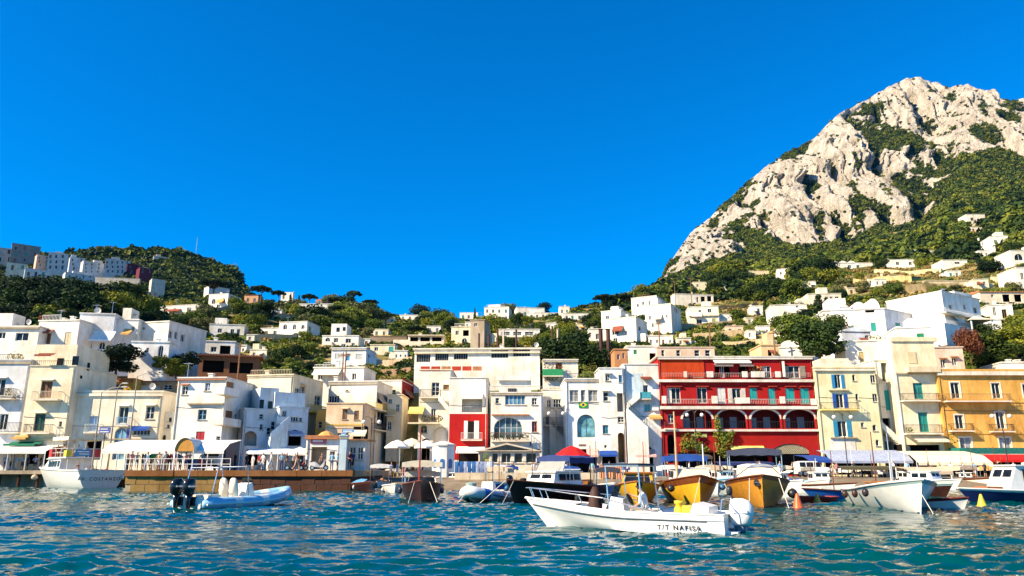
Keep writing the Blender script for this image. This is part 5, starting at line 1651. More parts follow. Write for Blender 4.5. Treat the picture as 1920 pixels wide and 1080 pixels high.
for lab, xl, xr, yt, yb, c_, r_, w in (
  ('small white house under the long pergola house', 1350, 1372, 590, 604, HW, -10, (2, 1)), ('tiny cream house left of the dark cypress', 1398, 1412, 596, 608, (.78, .68, .48), 0, (1, 1)), ('white house peeping out left of the huge dark tree', 1462, 1486, 612, 632, HW, -8, (2, 1)),
  ('pale house high in the wood below the cliff foot', 1352, 1372, 536, 546, (.78, .70, .54), 0, (2, 1)), ('white house in the wood above the conifer', 1506, 1530, 528, 540, HW, -6, (2, 1)), ('cream cottage on the dry slope under the scalloped vaults', 1590, 1618, 540, 552, (.76, .66, .46), 0, (2, 1)),
  ('tan cottage on the dry slope under the hipped house', 1668, 1692, 516, 526, (.70, .56, .36), 0, (2, 1)), ('white cottage left of the green water tank', 1640, 1662, 524, 536, HW, 0, (2, 1)), ('small white house above the long cream terrace wall', 1776, 1802, 508, 520, HW, -6, (2, 1)), ('white hut under the cliff house', 1818, 1842, 426, 436, (.78, .72, .6), 0, (2, 1)),
  ('tiny white villa on the right slope between cliff house and stepped house', 1836, 1856, 470, 482, HW, 0, (2, 1)), ('white house above the low rounded roof', 1740, 1764, 470, 480, HW, 0, (2, 1)),
  ('cream house on the slope above the cream bungalow', 700, 728, 618, 630, (.80, .72, .54), 0, (2, 1)), ('white cottage right of the stepped white house', 676, 694, 636, 648, HW, 0, (1, 1)), ('pale cottage above the modern veranda house', 800, 826, 612, 624, HW, 0, (2, 1)), ('white house behind the square brown tower', 912, 934, 628, 642, HW, 0, (2, 1)),
  ('low white house left of the arched window villa', 462, 488, 628, 640, HW, 0, (2, 1)), ('cream house below the low white bungalow', 468, 500, 656, 672, (.80, .72, .54), 0, (2, 1)), ('white cottage above the brown roofed shed', 440, 462, 648, 662, HW, 0, (2, 1)), ('small white house behind the round dark terrace tree', 508, 528, 582, 592, HW, 0, (2, 1)),
  ('tan house on the ridge belt left of the lone round tree', 716, 740, 596, 606, (.74, .62, .44), 0, (2, 1)), ('white house below the ridge cypress', 872, 890, 604, 614, HW, 0, (2, 1)), ('white cottage under the long ridge wall', 1024, 1046, 606, 618, HW, 0, (2, 1)), ('cream cottage left of the low cluster wing', 1076, 1100, 608, 620, (.80, .72, .54), -6, (2, 1)),
  ('white terrace house under the white cluster', 1216, 1262, 630, 648, HW, -8, (4, 1)), ('cream shed right of the terrace house under the cluster', 1270, 1296, 634, 648, (.76, .66, .48), 0, (2, 1)), ('pinkish house below the pergola house row', 1362, 1394, 612, 628, (.72, .54, .40), -6, (2, 1)), ('white slope house above the tan lean-to', 1420, 1444, 612, 628, HW, -6, (2, 1))):
 hh(lab, xl, xr, yt, yb, c_, r_, 6, w)
# --- the large white villa
b = hh('left wing of the large white villa with teal shutters and vaults', 1546, 1662, 581, 650, (.85, .83, .78), -10, 10, [(1633, 605, 1643, 621, TB), (1594, 611, 1601, 619, TB), (1622, 578, 1640, 586, LG)], Y=124, name='villa')
vault(b, 1571, 1597, 590, 571, 6, .5); vault(b, 1597, 1625, 582, 566, 7, 3); vault(b, 1625, 1650, 578, 560, 7, 4)
b = hh('shaded terrace block of the white villa with two teal windows', 1659, 1738, 588, 650, (.82, .82, .82), 33, 8, [(1679, 605, 1688, 617, TB), (1714, 608, 1724, 618, TB)], Y=124, name='villa'); b.rail(1662, 1736, 578, 588, .2, paint((.5, .48, .45), .6))
b = hh('tall cubic block of the white villa with a long flank balcony', 1773, 1842, 556, 650, (.86, .84, .79), 32, 10, [(1779, 571, 1785, 581), (1806, 571, 1811, 580), (1825, 576, 1832, 587), (1784, 605, 1794, 611)], Y=124, name='villa'); b.balcony(1775, 1840, 591, 584, 1.2, 'F', rail=M_frame); b.block(1790, 1822, 549, 557, 2, 5, name='roof_room'); b.block(1774, 1842, 612, 652, -1.5, 1.5, name='lower_wing'); b.rail(1776, 1840, 604, 612, -1.4, M_frame)
hh('low villa wing with green shutters above the tall cream house', 1680, 1748, 615, 656, (.85, .83, .78), -12, 8, [(1719, 625, 1733, 634, GB)], [(1754, 624, 1762, 638, GB)], Y=117, name='villa')
hh('worn pinkish stone house with two hooded windows under the villa', 1752, 1808, 652, 702, (.66, .54, .44), -4, 6, [(1764, 674, 1773, 690, dict(hood=M_tile)), (1785, 671, 1794, 685, dict(hood=M_tile))], Y=108)
hh('plain white garden wall below the villa arch', 1586, 1674, 640, 700, (.84, .80, .72), -6, 5, [(1612, 660, 1624, 684, dict(blind=(.6, .45, .2)))], Y=110, name='garden_wall_house')
b = hh('arched villa porch with a brick rim beside the dark round tree', 1580, 1634, 622, 660, (.72, .76, .80), 8, 4, [(1622, 628, 1631, 646, AR)], Y=115, name='arched_porch'); vault(b, 1580, 1632, 624, 614, 4)
hh('white villa terrace wall with sloping top by the gazebo', 1838, 1880, 600, 640, (.84, .82, .76), -10, 6, None, Y=128, name='villa_wall', cat='wall')
b = hh('low white roof house with a chimney above the golden yellow house', 1880, 1960, 680, 712, HW, -6, 6, [(1905, 690, 1909, 696)], Y=110); b.chimney(1896, .6)
# --- gazebo
p = at(1832, 628, 126)
g = empty('gazebo', p, 0, 'white roofed garden gazebo right of the villa', 'gazebo')
mb = MB(); mb.add([(-2.1, -2.1, 2.3), (2.1, -2.1, 2.3), (2.1, 2.1, 2.3), (-2.1, 2.1, 2.3), (0, 0, 3.3)], [(0, 1, 4), (1, 2, 4), (2, 3, 4), (3, 0, 4), (3, 2, 1, 0)]); mb.build('canopy', M_ccream, g)
for sx in (-1.8, 1.8):
 for sy in (-1.8, 1.8):
  mb = MB(); mb.box(sx - .08, sx + .08, sy - .08, sy + .08, -3, 2.3); mb.build('post', M_frame, g)
# --- upper town on the far hill
TC = [(.55, .55, .55), (.62, .60, .58), (.66, .56, .48), (.58, .60, .62)]
for i, (label, xl, xr, yt, yb, ci, w) in enumerate((
  ('grey town block cut by the left edge on the far hill', -30, 21, 456, 492, (.40, .38, .36), (4, 3)),
  ('tall dark stone tower block on the far hill', 20, 70, 447, 492, (.26, .25, .24), (4, 4)),
  ('pinkish town house beside the dark tower block', 68, 90, 463, 500, (.66, .46, .36), (2, 4)),
  ('pale town house with many small windows right of the pinkish one', 89, 130, 467, 505, TC[1], (5, 4)),
  ('narrow pale town house with a roof step in the middle of the upper town', 130, 154, 471, 506, TC[3], (2, 4)),
  ('white arcaded town house left of the long windowed one', 155, 197, 476, 512, TC[1], (5, 4)),
  ('long pale town house with three rows of windows beside the dark red one', 197, 239, 479, 512, TC[0], (6, 4)),
  ('dark red town house at the right end of the upper town', 238, 262, 484, 512, (.11, .02, .035), (3, 3)),
  ('second dark red town house by the trees', 262, 281, 487, 512, (.14, .03, .045), (2, 3)),
  ('cream roofed terrace house low in the upper town at the left', 12, 46, 486, 506, (.70, .62, .48), (3, 1)),
  ('blue grey lower town house beneath the pinkish one', 46, 84, 493, 520, TC[3], (4, 2)),
  ('pale lower town house with an arch beneath the narrow house', 122, 172, 498, 522, TC[3], (5, 2)),
  ('small pale villa among the trees on the far hill crest', 288, 308, 473, 484, (.70, .60, .50), (2, 1)),
  ('pale ruin among trees under the dark red houses', 285, 306, 512, 526, (.6, .55, .48), (3, 2)),
  ('white terrace villa at the far hill right end', 392, 426, 523, 540, TC[1], (4, 2)),
  ('pinkish houses low on the far hill slope', 268, 292, 540, 555, (.6, .46, .4), (3, 1)))):
 hh(label, xl, xr + 5, yt + 8 + 4 * (i % 3), yb, tuple(v * .95 for v in ci), 30 + 6 * (i % 3), 9, (max(2, w[0] - 1), max(1, w[1] - 1)), name='town_house', Y=545 - (yb - 512) * 3.0 + 6 * (i % 4), low=14)
hh('long pale retaining wall under the upper town', 178, 262, 521, 529, (.5, .46, .40), 10, 3, None, name='retaining_wall', cat='wall', Y=520, low=5)
p = at(367, 478, 655)
mb = MB()
for k in range(3):
 a = 2.1 * k
 mb.tube([(cos(a) * .8, sin(a) * .8, -3), (cos(a) * .15, sin(a) * .15, 17)], .12, 4)
for k in range(9):
 r = .8 - .07 * k
 pts = [(cos(2.1 * q) * r, sin(2.1 * q) * r, 1.8 * k) for q in (0, 1, 2, 0)]
 mb.tube(pts, .07, 4)
o = mb.build('radio_mast', M_steel, None, loc=p); tag(o, 'thin lattice radio mast on the far hill crest', 'mast')

# --- terrace walls on the slopes (one object each)
def terrace(label, xa, ya, xb, yb, h=1.4, col=(.46, .36, .22)):
 n = max(4, int(abs(xb - xa) / 9))
 mb = MB()
 A, B = hit_ground(xa, ya), hit_ground(xb, yb)
 pts = []
 for i in range(n + 1):
  p = A.lerp(B, i / n)
  p.z = ground_z(p.x, p.y)
  pts.append(p)
 for p, q in zip(pts, pts[1:]):
  mb.add([(p.x, p.y, p.z - 2), (q.x, q.y, q.z - 2), (q.x, q.y, q.z + h), (p.x, p.y, p.z + h), (p.x, p.y + .5, p.z - 2), (q.x, q.y + .5, q.z - 2), (q.x, q.y + .5, q.z + h), (p.x, p.y + .5, p.z + h)],
   [(0, 1, 2, 3), (3, 2, 6, 7), (5, 4, 7, 6)])
 o = mb.build('terrace_wall', plaster(col, wear=.7))
 tag(o, label, 'wall')
 HB.append((min(xa, xb), max(xa, xb), min(ya, yb) - h * 1390 / A.y, max(ya, yb)))
 HBL.append(label)
for a in (('tan terrace wall below the arcade house', 404, 592, 470, 590, 2.4), ('pale terrace wall right of the yellow tree slope', 476, 645, 556, 642, 2.0), ('upper tan terrace wall below the round dark tree', 506, 596, 560, 598, 1.8),
  ('pale stone garden wall behind the tall posts', 1085, 634, 1128, 612, 1.2, (.66, .56, .40)), ('tan terrace wall under the white cluster', 1260, 618, 1420, 604, 1.6), ('second tan terrace wall behind the red house', 1300, 636, 1410, 632, 1.5), ('third tan terrace wall near the barrel vaulted house', 1350, 652, 1440, 646, 1.5),
  ('dry stone wall above the two storey house', 1346, 582, 1420, 574, 1.5, (.56, .36, .14)), ('long dry terrace wall across the right slope', 1600, 534, 1710, 530, 2.2, (.58, .42, .2)), ('lower dry terrace wall behind the villa', 1700, 548, 1800, 544, 2.2, (.6, .44, .22)),
  ('bright dry terrace edge under the white hipped house', 1640, 512, 1760, 512, 1.6, (.66, .52, .3)), ('cream terrace wall right of the small cream house', 1860, 530, 1925, 522, 1.6, (.62, .5, .3)), ('pale garden steps wall beside the long house', 700, 690, 772, 684, 1.6, (.55, .40, .28)), ('planted garden wall above the red flank house', 712, 706, 770, 702, 1.2, (.40, .26, .16)),
  ('brown retaining wall behind the ochre house', 175, 700, 330, 706, 2.2, (.32, .18, .08))):
 terrace(*a)

# ================================================================== TREES
TREES = []
def tr(kind, px, py, hpx, leaf, label, w=1.0, Y=None, group=None):
 p = hit_ground(px, py) if Y is None else at(px, py, Y)
 h = hpx * p.y / F
 p.z -= .3
 TREES.append((p.x, p.y))
 return tree(kind, p, h, leaf, label, group, w)
tr('pine0', 662, 585, 44, 'dark', 'lone umbrella pine standing highest on the central skyline', .85)
tr('pine1', 694, 594, 36, 'dark', 'flat topped umbrella pine right of the lone skyline pine', 1.1)
tr('pine0', 487, 575, 44, 'dark', 'umbrella pine at the left ridge end beside the orange roofed house', 1.2)
tr('pine1', 520, 578, 38, 'dark', 'umbrella pine between the ridge end and the cypress pair', .9)
tr('pine0', 625, 588, 34, 'dark', 'broad umbrella pine left of the lone skyline pine', 1.2)
tr('pine1', 578, 585, 38, 'dark', 'umbrella pine behind the ruined white house', 1.0)
tr('broad1', 648, 592, 40, 'dark', 'tall dark broad tree under the lone skyline pine', .9)
tr('broad2', 786, 596, 26, 'dark', 'lone round tree on the central ridge', 1.3)
tr('pine0', 1134, 590, 42, 'dark', 'wide umbrella pine on the skyline left of the pink tower', 1.3)
tr('pine1', 1172, 584, 36, 'dark', 'umbrella pine right of the wide skyline pine', 1.2)
tr('broad0', 1019, 590, 24, 'dark', 'small round tree on the ridge beside the wide white house', 1.2)
tr('broad3', 956, 592, 22, 'mid', 'spreading tree behind the two storey ridge house', 1.5)
tr('cypress', 890, 604, 30, 'dark', 'slim dark cypress on the saddle', .9)
tr('cypress', 543, 585, 38, 'dark', 'cypress among the left ridge pines', .9)
tr('cypress', 559, 580, 30, 'dark', 'smaller cypress right of the ridge cypress', .9)
tr('cypress', 1437, 604, 48, 'dark', 'tall dark cypress beside the long low house', 1.2)
tr('conifer', 1538, 596, 52, 'dark', 'broad dark conifer before the half hidden white house', 1.1)
tr('conifer', 1552, 590, 40, 'dark', 'second conifer touching the broad dark one', .9)
tr('pine0', 398, 566, 46, 'dark', 'very broad dark pine over the arcade house', 1.5)
tr('broad1', 585, 618, 46, 'dark', 'big round dark tree beside the arched window villa', 1.3)
tr('broad0', 484, 604, 26, 'dark', 'round dark tree above the tan terrace', 1.7)
tr('broad1', 1537, 672, 74, 'dark', 'huge dark round tree above the blue shuttered house', 1.25, Y=112)
tr('broad2', 1500, 640, 56, 'light', 'light green leafy tree behind the huge dark one', 1.3, Y=128)
tr('broad3', 1560, 640, 50, 'mid', 'mid green tree between huge dark tree and villa', 1.0, Y=122)
tr('broad0', 218, 692, 50, 'dark', 'dark round shrub tree above the ochre house roof', 1.6, Y=99)
tr('broad2', 312, 588, 28, 'yellow', 'bright yellow flowering tree above the long low house', 1.3)
tr('broad1', 344, 586, 26, 'light', 'yellow green tree right of the flowering one', 1.4)
tr('broad3', 924, 640, 50, 'mid', 'tall loose green tree beside the veranda house', 1.1)
tr('broad2', 1820, 668, 60, 'rust', 'rust coloured tree right of the worn pink house', .7, Y=112)
tr('broad0', 1860, 680, 58, 'mid', 'green garden tree above the golden yellow house', 1.5, Y=116)
tr('broad1', 1905, 660, 48, 'mid', 'garden tree at the right edge under the white houses', 1.5, Y=120)
tr('broad3', 1848, 636, 30, 'dark', 'dark garden tree beside the gazebo', 1.6, Y=126)
tr('broad2', 345, 690, 34, 'dark', 'dark garden tree left of the brown roofed shed', 1.5, Y=106)
tr('broad0', 330, 700, 30, 'mid', 'green shrub tree over the brown retaining wall', 1.5, Y=104)
tr('broad1', 300, 690, 26, 'mid', 'small garden tree by the arched garden door', 1.2, Y=101)
tr('bush0', 1108, 712, 26, 'light', 'yellow green roof garden shrub beside the white tower house', 1.3, Y=106)
tr('broad2', 1060, 680, 60, 'dark', 'dark leafy tree behind the green balcony house', 1.5, Y=124)
tr('broad3', 1110, 690, 44, 'dark', 'dark tree under the tall posts', 1.4, Y=122)
tr('broad1', 1085, 660, 40, 'mid', 'round green tree left of the tall posts', 1.2)
POLY = [
 # region polygon, number, kinds, leaves, height px range, label, group
 ([(-40, 640), (-40, 520), (60, 505), (140, 530), (230, 555), (290, 590), (300, 640), (180, 610), (70, 620)], 64, ('broad0', 'broad1', 'broad2', 'broad3'), ('dark', 'dark', 'dark', 'mid'), (34, 62), 'tree crown inside the dense dark wood on the left slope', 'trees of the left wood'),
 ([(300, 600), (420, 585), (560, 590), (700, 600), (860, 612), (860, 640), (700, 650), (600, 665), (480, 700), (400, 650), (310, 640)], 60, ('broad0', 'broad1', 'broad2', 'broad3', 'pine0'), ('mid', 'mid', 'light', 'dark', 'olive'), (22, 38), 'green garden tree among the houses of the middle slope', 'garden trees of the middle slope'),
 ([(460, 590), (600, 580), (700, 600), (860, 612), (1000, 608), (1060, 600), (1060, 612), (860, 624), (600, 600), (470, 604)], 38, ('broad0', 'broad1', 'broad2', 'broad3'), ('mid', 'light', 'dark', 'olive'), (22, 34), 'green tree in the belt along the central ridge', 'trees of the ridge belt'),
 ([(860, 660), (900, 640), (1010, 640), (1110, 645), (1150, 670), (1100, 690), (1010, 660)], 18, ('broad0', 'broad1', 'broad2', 'broad3'), ('mid', 'dark', 'mid'), (26, 44), 'leafy green tree above the long white house', 'trees above the long house'),
 ([(1000, 600), (1110, 605), (1130, 640), (1030, 650)], 14, ('broad0', 'broad1', 'broad3'), ('mid', 'dark', 'mid'), (26, 38), 'green tree between the ridge houses and the white cluster', 'trees left of the white cluster'),
 ([(1060, 600), (1180, 590), (1240, 560), (1300, 545), (1380, 520), (1460, 530), (1560, 520), (1560, 560), (1420, 570), (1340, 555), (1200, 556), (1100, 595)], 44, ('broad0', 'broad1', 'broad2', 'broad3', 'pine0'), ('dark', 'dark', 'mid'), (24, 42), 'tree inside the dark wood under the cliff', 'trees of the wood under the cliff'),
 ([(1340, 600), (1520, 600), (1520, 660), (1400, 640)], 14, ('broad0', 'broad1', 'broad2'), ('mid', 'light', 'dark'), (18, 34), 'green tree on the terraces behind the red house', 'trees of the terraces'),
 ([(1540, 570), (1580, 520), (1720, 545), (1860, 540), (1920, 520), (1920, 560), (1850, 575), (1690, 560)], 24, ('broad0', 'broad1', 'broad2', 'broad3'), ('mid', 'light', 'olive', 'dark'), (16, 30), 'green tree on the dry slope above the villa', 'trees above the villa'),
 ([(1560, 520), (1760, 480), (1900, 430), (1940, 500), (1840, 520), (1700, 510)], 16, ('broad0', 'broad1', 'broad2', 'broad3'), ('dark', 'mid', 'dark'), (22, 34), 'tree at the upper edge of the right slope', 'trees at the upper edge of the right slope'),
 ([(1800, 700), (1800, 650), (1940, 600), (1960, 690)], 14, ('broad0', 'broad1', 'broad2'), ('mid', 'light', 'mid'), (26, 44), 'garden tree behind the golden yellow house', 'trees behind the yellow house'),
 ([(300, 706), (330, 680), (420, 700), (520, 690), (600, 690), (600, 704), (480, 706)], 12, ('broad0', 'broad3', 'broad2'), ('mid', 'light', 'dark'), (16, 28), 'low garden tree just above the front row roofs', 'garden trees above the front row'),
]
def in_poly(x, y, poly):
 c = False
 for (x0, y0), (x1, y1) in zip(poly, poly[1:] + poly[:1]):
  if (y0 > y) != (y1 > y) and x < (x1 - x0) * (y - y0) / (y1 - y0) + x0:
   c = not c
 return c
def hides_house(px, py, hpx, wpx, tol=.22):
 for xl, xr, yt, yb in HB:
  if py <= yb - 1.5:
   continue
  ox = min(xr, px + wpx / 2) - max(xl, px - wpx / 2)
  oy = min(yb, py) - max(yt, py - hpx)
  if ox > 0 and oy > 0 and ox * oy > tol * (xr - xl) * (yb - yt):
   return True
 return False
def in_foot(x, y, pad=0.0):
 return any((x - a) ** 2 + (y - b) ** 2 < (r + pad) ** 2 for a, b, r in FOOT)
rt = random.Random(77)
USED = set()
def beside(px, cy, leaf, kind):
 """a label that ties the tree to the nearest house"""
 best = []
 for (xl, xr, yt, yb), lab in zip(HB, HBL):
  dx, dy = max(xl - px, 0, px - xr), max(yt - cy, 0, cy - yb)
  if dx + dy < 34 and len(lab.split()) <= 11:
   best.append((dx + dy, 'left of' if px < xl else 'right of' if px > xr else 'above' if cy < (yt + yb) / 2 else 'below', lab))
 for _, rel, lab in sorted(best):
  t = '%s %s %s the %s' % (LEAFN[leaf], 'umbrella pine' if kind[0] == 'p' else 'tree', rel, lab)
  if t not in USED and len(t.split()) <= 16:
   USED.add(t)
   return t
 return None
for poly, n, kinds, leaves, (h0, h1), label, group in POLY:
 xs, ys = [p[0] for p in poly], [p[1] for p in poly]
 made = tries = 0
 while made < n and tries < n * 14:
  tries += 1
  px, py = rt.uniform(min(xs), max(xs)), rt.uniform(min(ys), max(ys))
  if not in_poly(px, py, poly):
   continue
  k, lf, hp, w = rt.choice(kinds), rt.choice(leaves), rt.uniform(h0, h1), rt.uniform(.95, 1.5)
  if k.startswith('pine'):
   w, lf = rt.uniform(.9, 1.3), 'dark'
  if hides_house(px, py, hp, hp * w * .9):
   continue
  p = hit_ground(px, py)
  if in_foot(p.x, p.y) or any((p.x - a) ** 2 + (p.y - b_) ** 2 < 5 for a, b_ in TREES):
   continue
  own = beside(px, py - hp * .5, lf, k)
  tr(k, px, py, hp, lf, own or label, w, None, group)
  made += 1
# --- low cover on all the slopes
def slope_cover():
 rr = random.Random(5)
 pts, sc, vi = [], [], []
 kinds = COVER['mid'] + COVER['olive'] + COVER['dry'] + COVER['light'] + COVER['dark'] + COVER['far']
 for _ in range(42000):
  Y = 100 * (8.6 ** rr.random())
  u = rr.uniform(-.78, .8)
  x = u * Y
  z = ground_z(x, Y)
  px, py = project(x, Y, z)
  if py > 760 or px < -60 or px > 1990:
   continue
  far = px > 1150 and Y > 300 + 60 * noise.noise((x * .02, Y * .02, 1)) and not (1560 < px < 1920 and py > 492)
  nz = noise.noise((x * .03, Y * .03, 7.7))
  dryz = (1590 < px < 1925 and 495 < py < 560) or (1330 < px < 1440 and 555 < py < 600)
  if far:
   n2 = noise.noise((x * .011, Y * .011, 3.3)) + .5 * noise.noise((x * .04, Y * .04, 9.3))
   s = rr.uniform(1.8, 4.6) * (1 + .35 * (rr.random() < .12))
   k = rr.choice((10, 11, 9, 8)) if n2 < -.08 else rr.choice((10, 11, 0, 1)) if n2 < .15 else rr.choice((0, 1, 2, 6, 7))
  elif px < 300 and Y > 130:
   s, k = rr.uniform(1.6, 3.0), rr.choice((8, 9, 8, 9, 0))
  else:
   if rr.random() < .28:
    continue
   s = rr.uniform(.55, 1.35) * (1 + max(0, Y - 150) / 300)
   if dryz:
    k = rr.choice((4, 5, 4, 5, 4, 5, 2, 6))
    s *= .6
   else:
    k = rr.choice((0, 1, 0, 1, 8, 9, 2, 6)) if nz < .05 else rr.choice((2, 3, 4, 6, 7, 0, 1))
    if nz > .3 and rr.random() < .6:
     continue
  if in_foot(x, Y, s * .3) or hides_house(px, py, s * 1390 / Y * 1.1, s * 1390 / Y, .05):
   continue
  pts.append((x, Y, z - .25 * s)); sc.append(s); vi.append(k)
 scatter('hillside_shrubbery', pts, sc, vi, kinds, 'low green and straw coloured scrub covering the hillside')
 pts, sc, vi = [], [], []
 for _ in range(5200):
  px, t = rr.uniform(-80, 560), rr.uniform(.15, 1.08)
  p = far_surface(px, t)
  q, py = project(*p)
  if hides_house(q, py, 9, 9, .06):
   continue
  pts.append((p.x, p.y, p.z - 1)); sc.append(rr.uniform(2.8, 5.2)); vi.append(rr.choice((0, 0, 1, 1, 2)))
 for _ in range(70):
  px = rr.uniform(130, 458)
  p = far_surface(px, rr.uniform(.94, 1.0))
  pts.append((p.x, p.y, p.z)); sc.append(rr.uniform(5, 8)); vi.append(rr.choice((0, 1)))
 scatter('far_hill_wood', pts, sc, vi, COVER['far'] + COVER['dark'][:1], 'dense dark wood covering the far hill')
 return len(pts)
slope_cover()
# --- posts and poles on the slopes
for i, (px, yb, yt, lab) in enumerate(((916, 650, 628, 'leftmost brown post behind the long white house'), (1128, 684, 617, 'left of the two tall dark posts above the tower house'), (1142, 684, 617, 'right of the two tall dark posts above the tower house'), (933, 650, 618, 'brown post left of the veranda house'), (968, 650, 618, 'brown post in front of the veranda house'), (898, 650, 626, 'short brown post under the tower house'), (944, 650, 618, 'pale post in front of the veranda house'),
         (1046, 652, 617, 'pale post right of the veranda house'), (1036, 652, 612, 'brown post right of the veranda house'))):
 p = at(px, yb, 128)
 h = (yb - yt) * 128 / F
 r = .35 if 'tall dark' in lab else .16
 mb = MB(); mb.tube([(0, 0, -4), (0, 0, h)], r, 8); mb.box(-r * 1.1, r * 1.1, -r * 1.1, r * 1.1, h, h + .12)
 o = mb.build('post', paint((.62, .5, .4), .8) if 'pale' in lab else paint((.07, .025, .02), .8), None, loc=p); tag(o, lab, 'post')
for px, yb, hpx, Y, lab in ((446, 704, 62, 106, 'wooden utility pole above the shaded white houses'), (642, 700, 40, 108, 'left utility pole of the pair before the square white house'), (647, 700, 42, 108.5, 'right utility pole of the pair before the square white house'), (1237, 652, 52, 116, 'thin utility pole above the red house'), (1332, 650, 46, 124, 'thin pole on the terraces behind the red house'), (1266, 560, 36, 260, 'distant pole in the wood left of the small cream house'), (1296, 552, 34, 270, 'distant pole beside the small cream house'), (1452, 648, 30, 116, 'pole beside the barrel vaulted house')):
 p = at(px, yb, Y)
 h = hpx * Y / F
 t = empty('utility_pole', p, 0, lab, 'pole')
 mb = MB(); mb.tube([(0, 0, -4), (0, 0, h)], [.14, .09], 7); mb.build('pole', M_wood, t)
 mb = MB(); mb.box(-.7, .7, -.06, .06, h - .6, h - .48); mb.build('crossarm', M_wood, t)
# ================================================================== QUAY, BEACH, PROMENADE
M_conc = plaster((.42, .34, .24), 'quay_concrete', .6)
M_quay_stone = plaster((.31, .19, .065), 'quay_stone', .8)
M_quay_dark = plaster((.09, .04, .025), 'quay_dark_stone', .8)  # darker reddish brown stone for the right part and the piles
M_paving = plaster((.27, .22, .165), 'promenade_paving', .6)
XQ0, XQ1 = at(232, 900, 68).x, at(656, 900, 68).x
def quay():
 mb = MB()
 mb.box(-260, XQ0, 84, 104, 1.45, 1.845)
 mb.box(-260, XQ0, 87, 104, -3, 1.448)
 mb.box(XQ0, XQ1, 68.4, 104, -3, 1.85)
 o = mb.build('quay', M_conc); tag(o, 'concrete quay in front of the left row of houses', None, None, 'structure')
 rr = random.Random(2)
 # coping slabs and face stones, each a piece of the quay
 x, i = XQ0 - .1, 0
 while x < XQ1 + .15:
  w = min(2.2, XQ1 + .2 - x)
  cb = MB(); cb.box(x + .015, x + w - .015, 68.12 + rr.uniform(-.03, .03), 69.3, 1.35, 1.86 + rr.uniform(0, .012))
  cb.build('coping_slab', plaster((.24, .10, .035), 'coping_rust', .9), o)
  x += w
 for row in range(3):
  x = XQ0 - .05 + (row % 2) * .5
  while x < XQ1:
   w = min(rr.uniform(.9, 1.5), XQ1 - x + .02)
   z0 = -.75 + row * .7
   sb = MB(); d = rr.uniform(0, .07)
   sb.box(x + .02, x + w - .02, 68.3 + d, 68.5, z0 + .02, z0 + .68)
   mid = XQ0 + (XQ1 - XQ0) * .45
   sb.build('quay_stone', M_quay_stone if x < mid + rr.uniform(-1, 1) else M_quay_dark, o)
   x += w
 y = 68.6
 while y < 84:
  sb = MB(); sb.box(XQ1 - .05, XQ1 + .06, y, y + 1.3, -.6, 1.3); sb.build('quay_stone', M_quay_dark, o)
  y += 1.34
 for k in range(26):
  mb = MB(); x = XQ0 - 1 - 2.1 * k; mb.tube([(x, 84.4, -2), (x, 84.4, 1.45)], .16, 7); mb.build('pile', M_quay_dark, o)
 return o
Q = quay()
mb = MB()
P = []
xs = np.linspace(XQ1 - 1, 130, 60)
for y, z in ((60, -1.6), (66, -.7), (71, -.15), (75, .4), (78, .95), (80, 1.0)):
 for x in xs:
  P.append((x, y + 1.5 * noise.noise((x * .15, y, 0)), z + .1 * noise.noise((x * .4, y * .4, 1))))
o = grid_mesh('beach', P, 6, len(xs), [plaster((.24, .19, .13), 'beach_gravel', .6)]); tag(o, 'pale gravel slipway behind the moored boats', None, None, 'structure')
mb = MB(); mb.box(XQ1 + .02, 130, 79, 110, -2, 1.1); o = mb.build('promenade', M_paving); tag(o, 'pale paved promenade along the right houses', None, None, 'structure')
x = at(852, 895, 78.6).x
i = 0
while x < at(1180, 895, 78.6).x:
 sb = MB(); sb.box(x + .02, x + 1.58, 78.5, 78.95, .3, 1.62); sb.build('parapet_block', plaster((.62, .52, .36), 'parapet_stone', .5), o)
 x += 1.6

# ================================================================== STREET THINGS
def canopy(name, label, px0, px1, py_eave, h, Y0, Y1, z0, mat, posts=5, pmat=None, rise=.9, kind='canopy', barrel=False):
 a, b = at(px0, py_eave, Y0), at(px1, py_eave, Y0)
 t = empty(name, ((a.x + b.x) / 2, (Y0 + Y1) / 2, z0), 0, label, kind)
 w, d, ze = (b.x - a.x) / 2, (Y1 - Y0) / 2, a.z - z0
 mb = MB()
 n = max(6, int(w * 2 / .9))
 for i in range(n):
  p, q = -w + 2 * w * i / n, -w + 2 * w * (i + 1) / n
  sec = []
  for x in (p, q):
   if barrel:
    sec.append([(x, -d * cos(pi * k / 8), ze + rise * sin(pi * k / 8)) for k in range(9)])
   else:
    sag = -.05 * sin(pi * ((i + (x == q)) % 2))
    sec.append([(x, -d, ze - .28), (x, -d, ze), (x, -d * .4, ze + rise * .6 + sag), (x, d, ze + rise)])
  mb.loft(sec, closed=False)
 mb.build('cloth_roof', mat, t)
 for i in range(posts):
  x = -w + .1 + (2 * w - .2) * i / max(1, posts - 1)
  pb = MB(); pb.tube([(x, -d + .08, 0), (x, -d + .08, ze)], .05, 6); pb.build('post', pmat or M_frame, t)
 for i in (0, 1):
  x = -w + .1 + (2 * w - .2) * i
  pb = MB(); pb.tube([(x, d - .1, 0), (x, d - .1, ze + (rise if not barrel else .2))], .05, 6); pb.build('post', pmat or M_frame, t)
 return t
canopy('quay_canopy', 'long white cloth canopy on posts over the crowded quay', 190, 420, 845, 2, 71, 75.5, ZL, M_cwhite, 9, rise=1.15)
canopy('quay_canopy', 'white cloth canopy over the landing at the left edge', -90, 86, 846, 2, 84.6, 89, 1.845, M_cwhite, 6, rise=.8)
cc = at(346, 846, 70.6)
t = empty('quay_canopy', (cc.x, cc.y, ZL), 0, 'rounded white canopy end with an orange lining beside the parked truck', 'canopy')
zc = cc.z - ZL
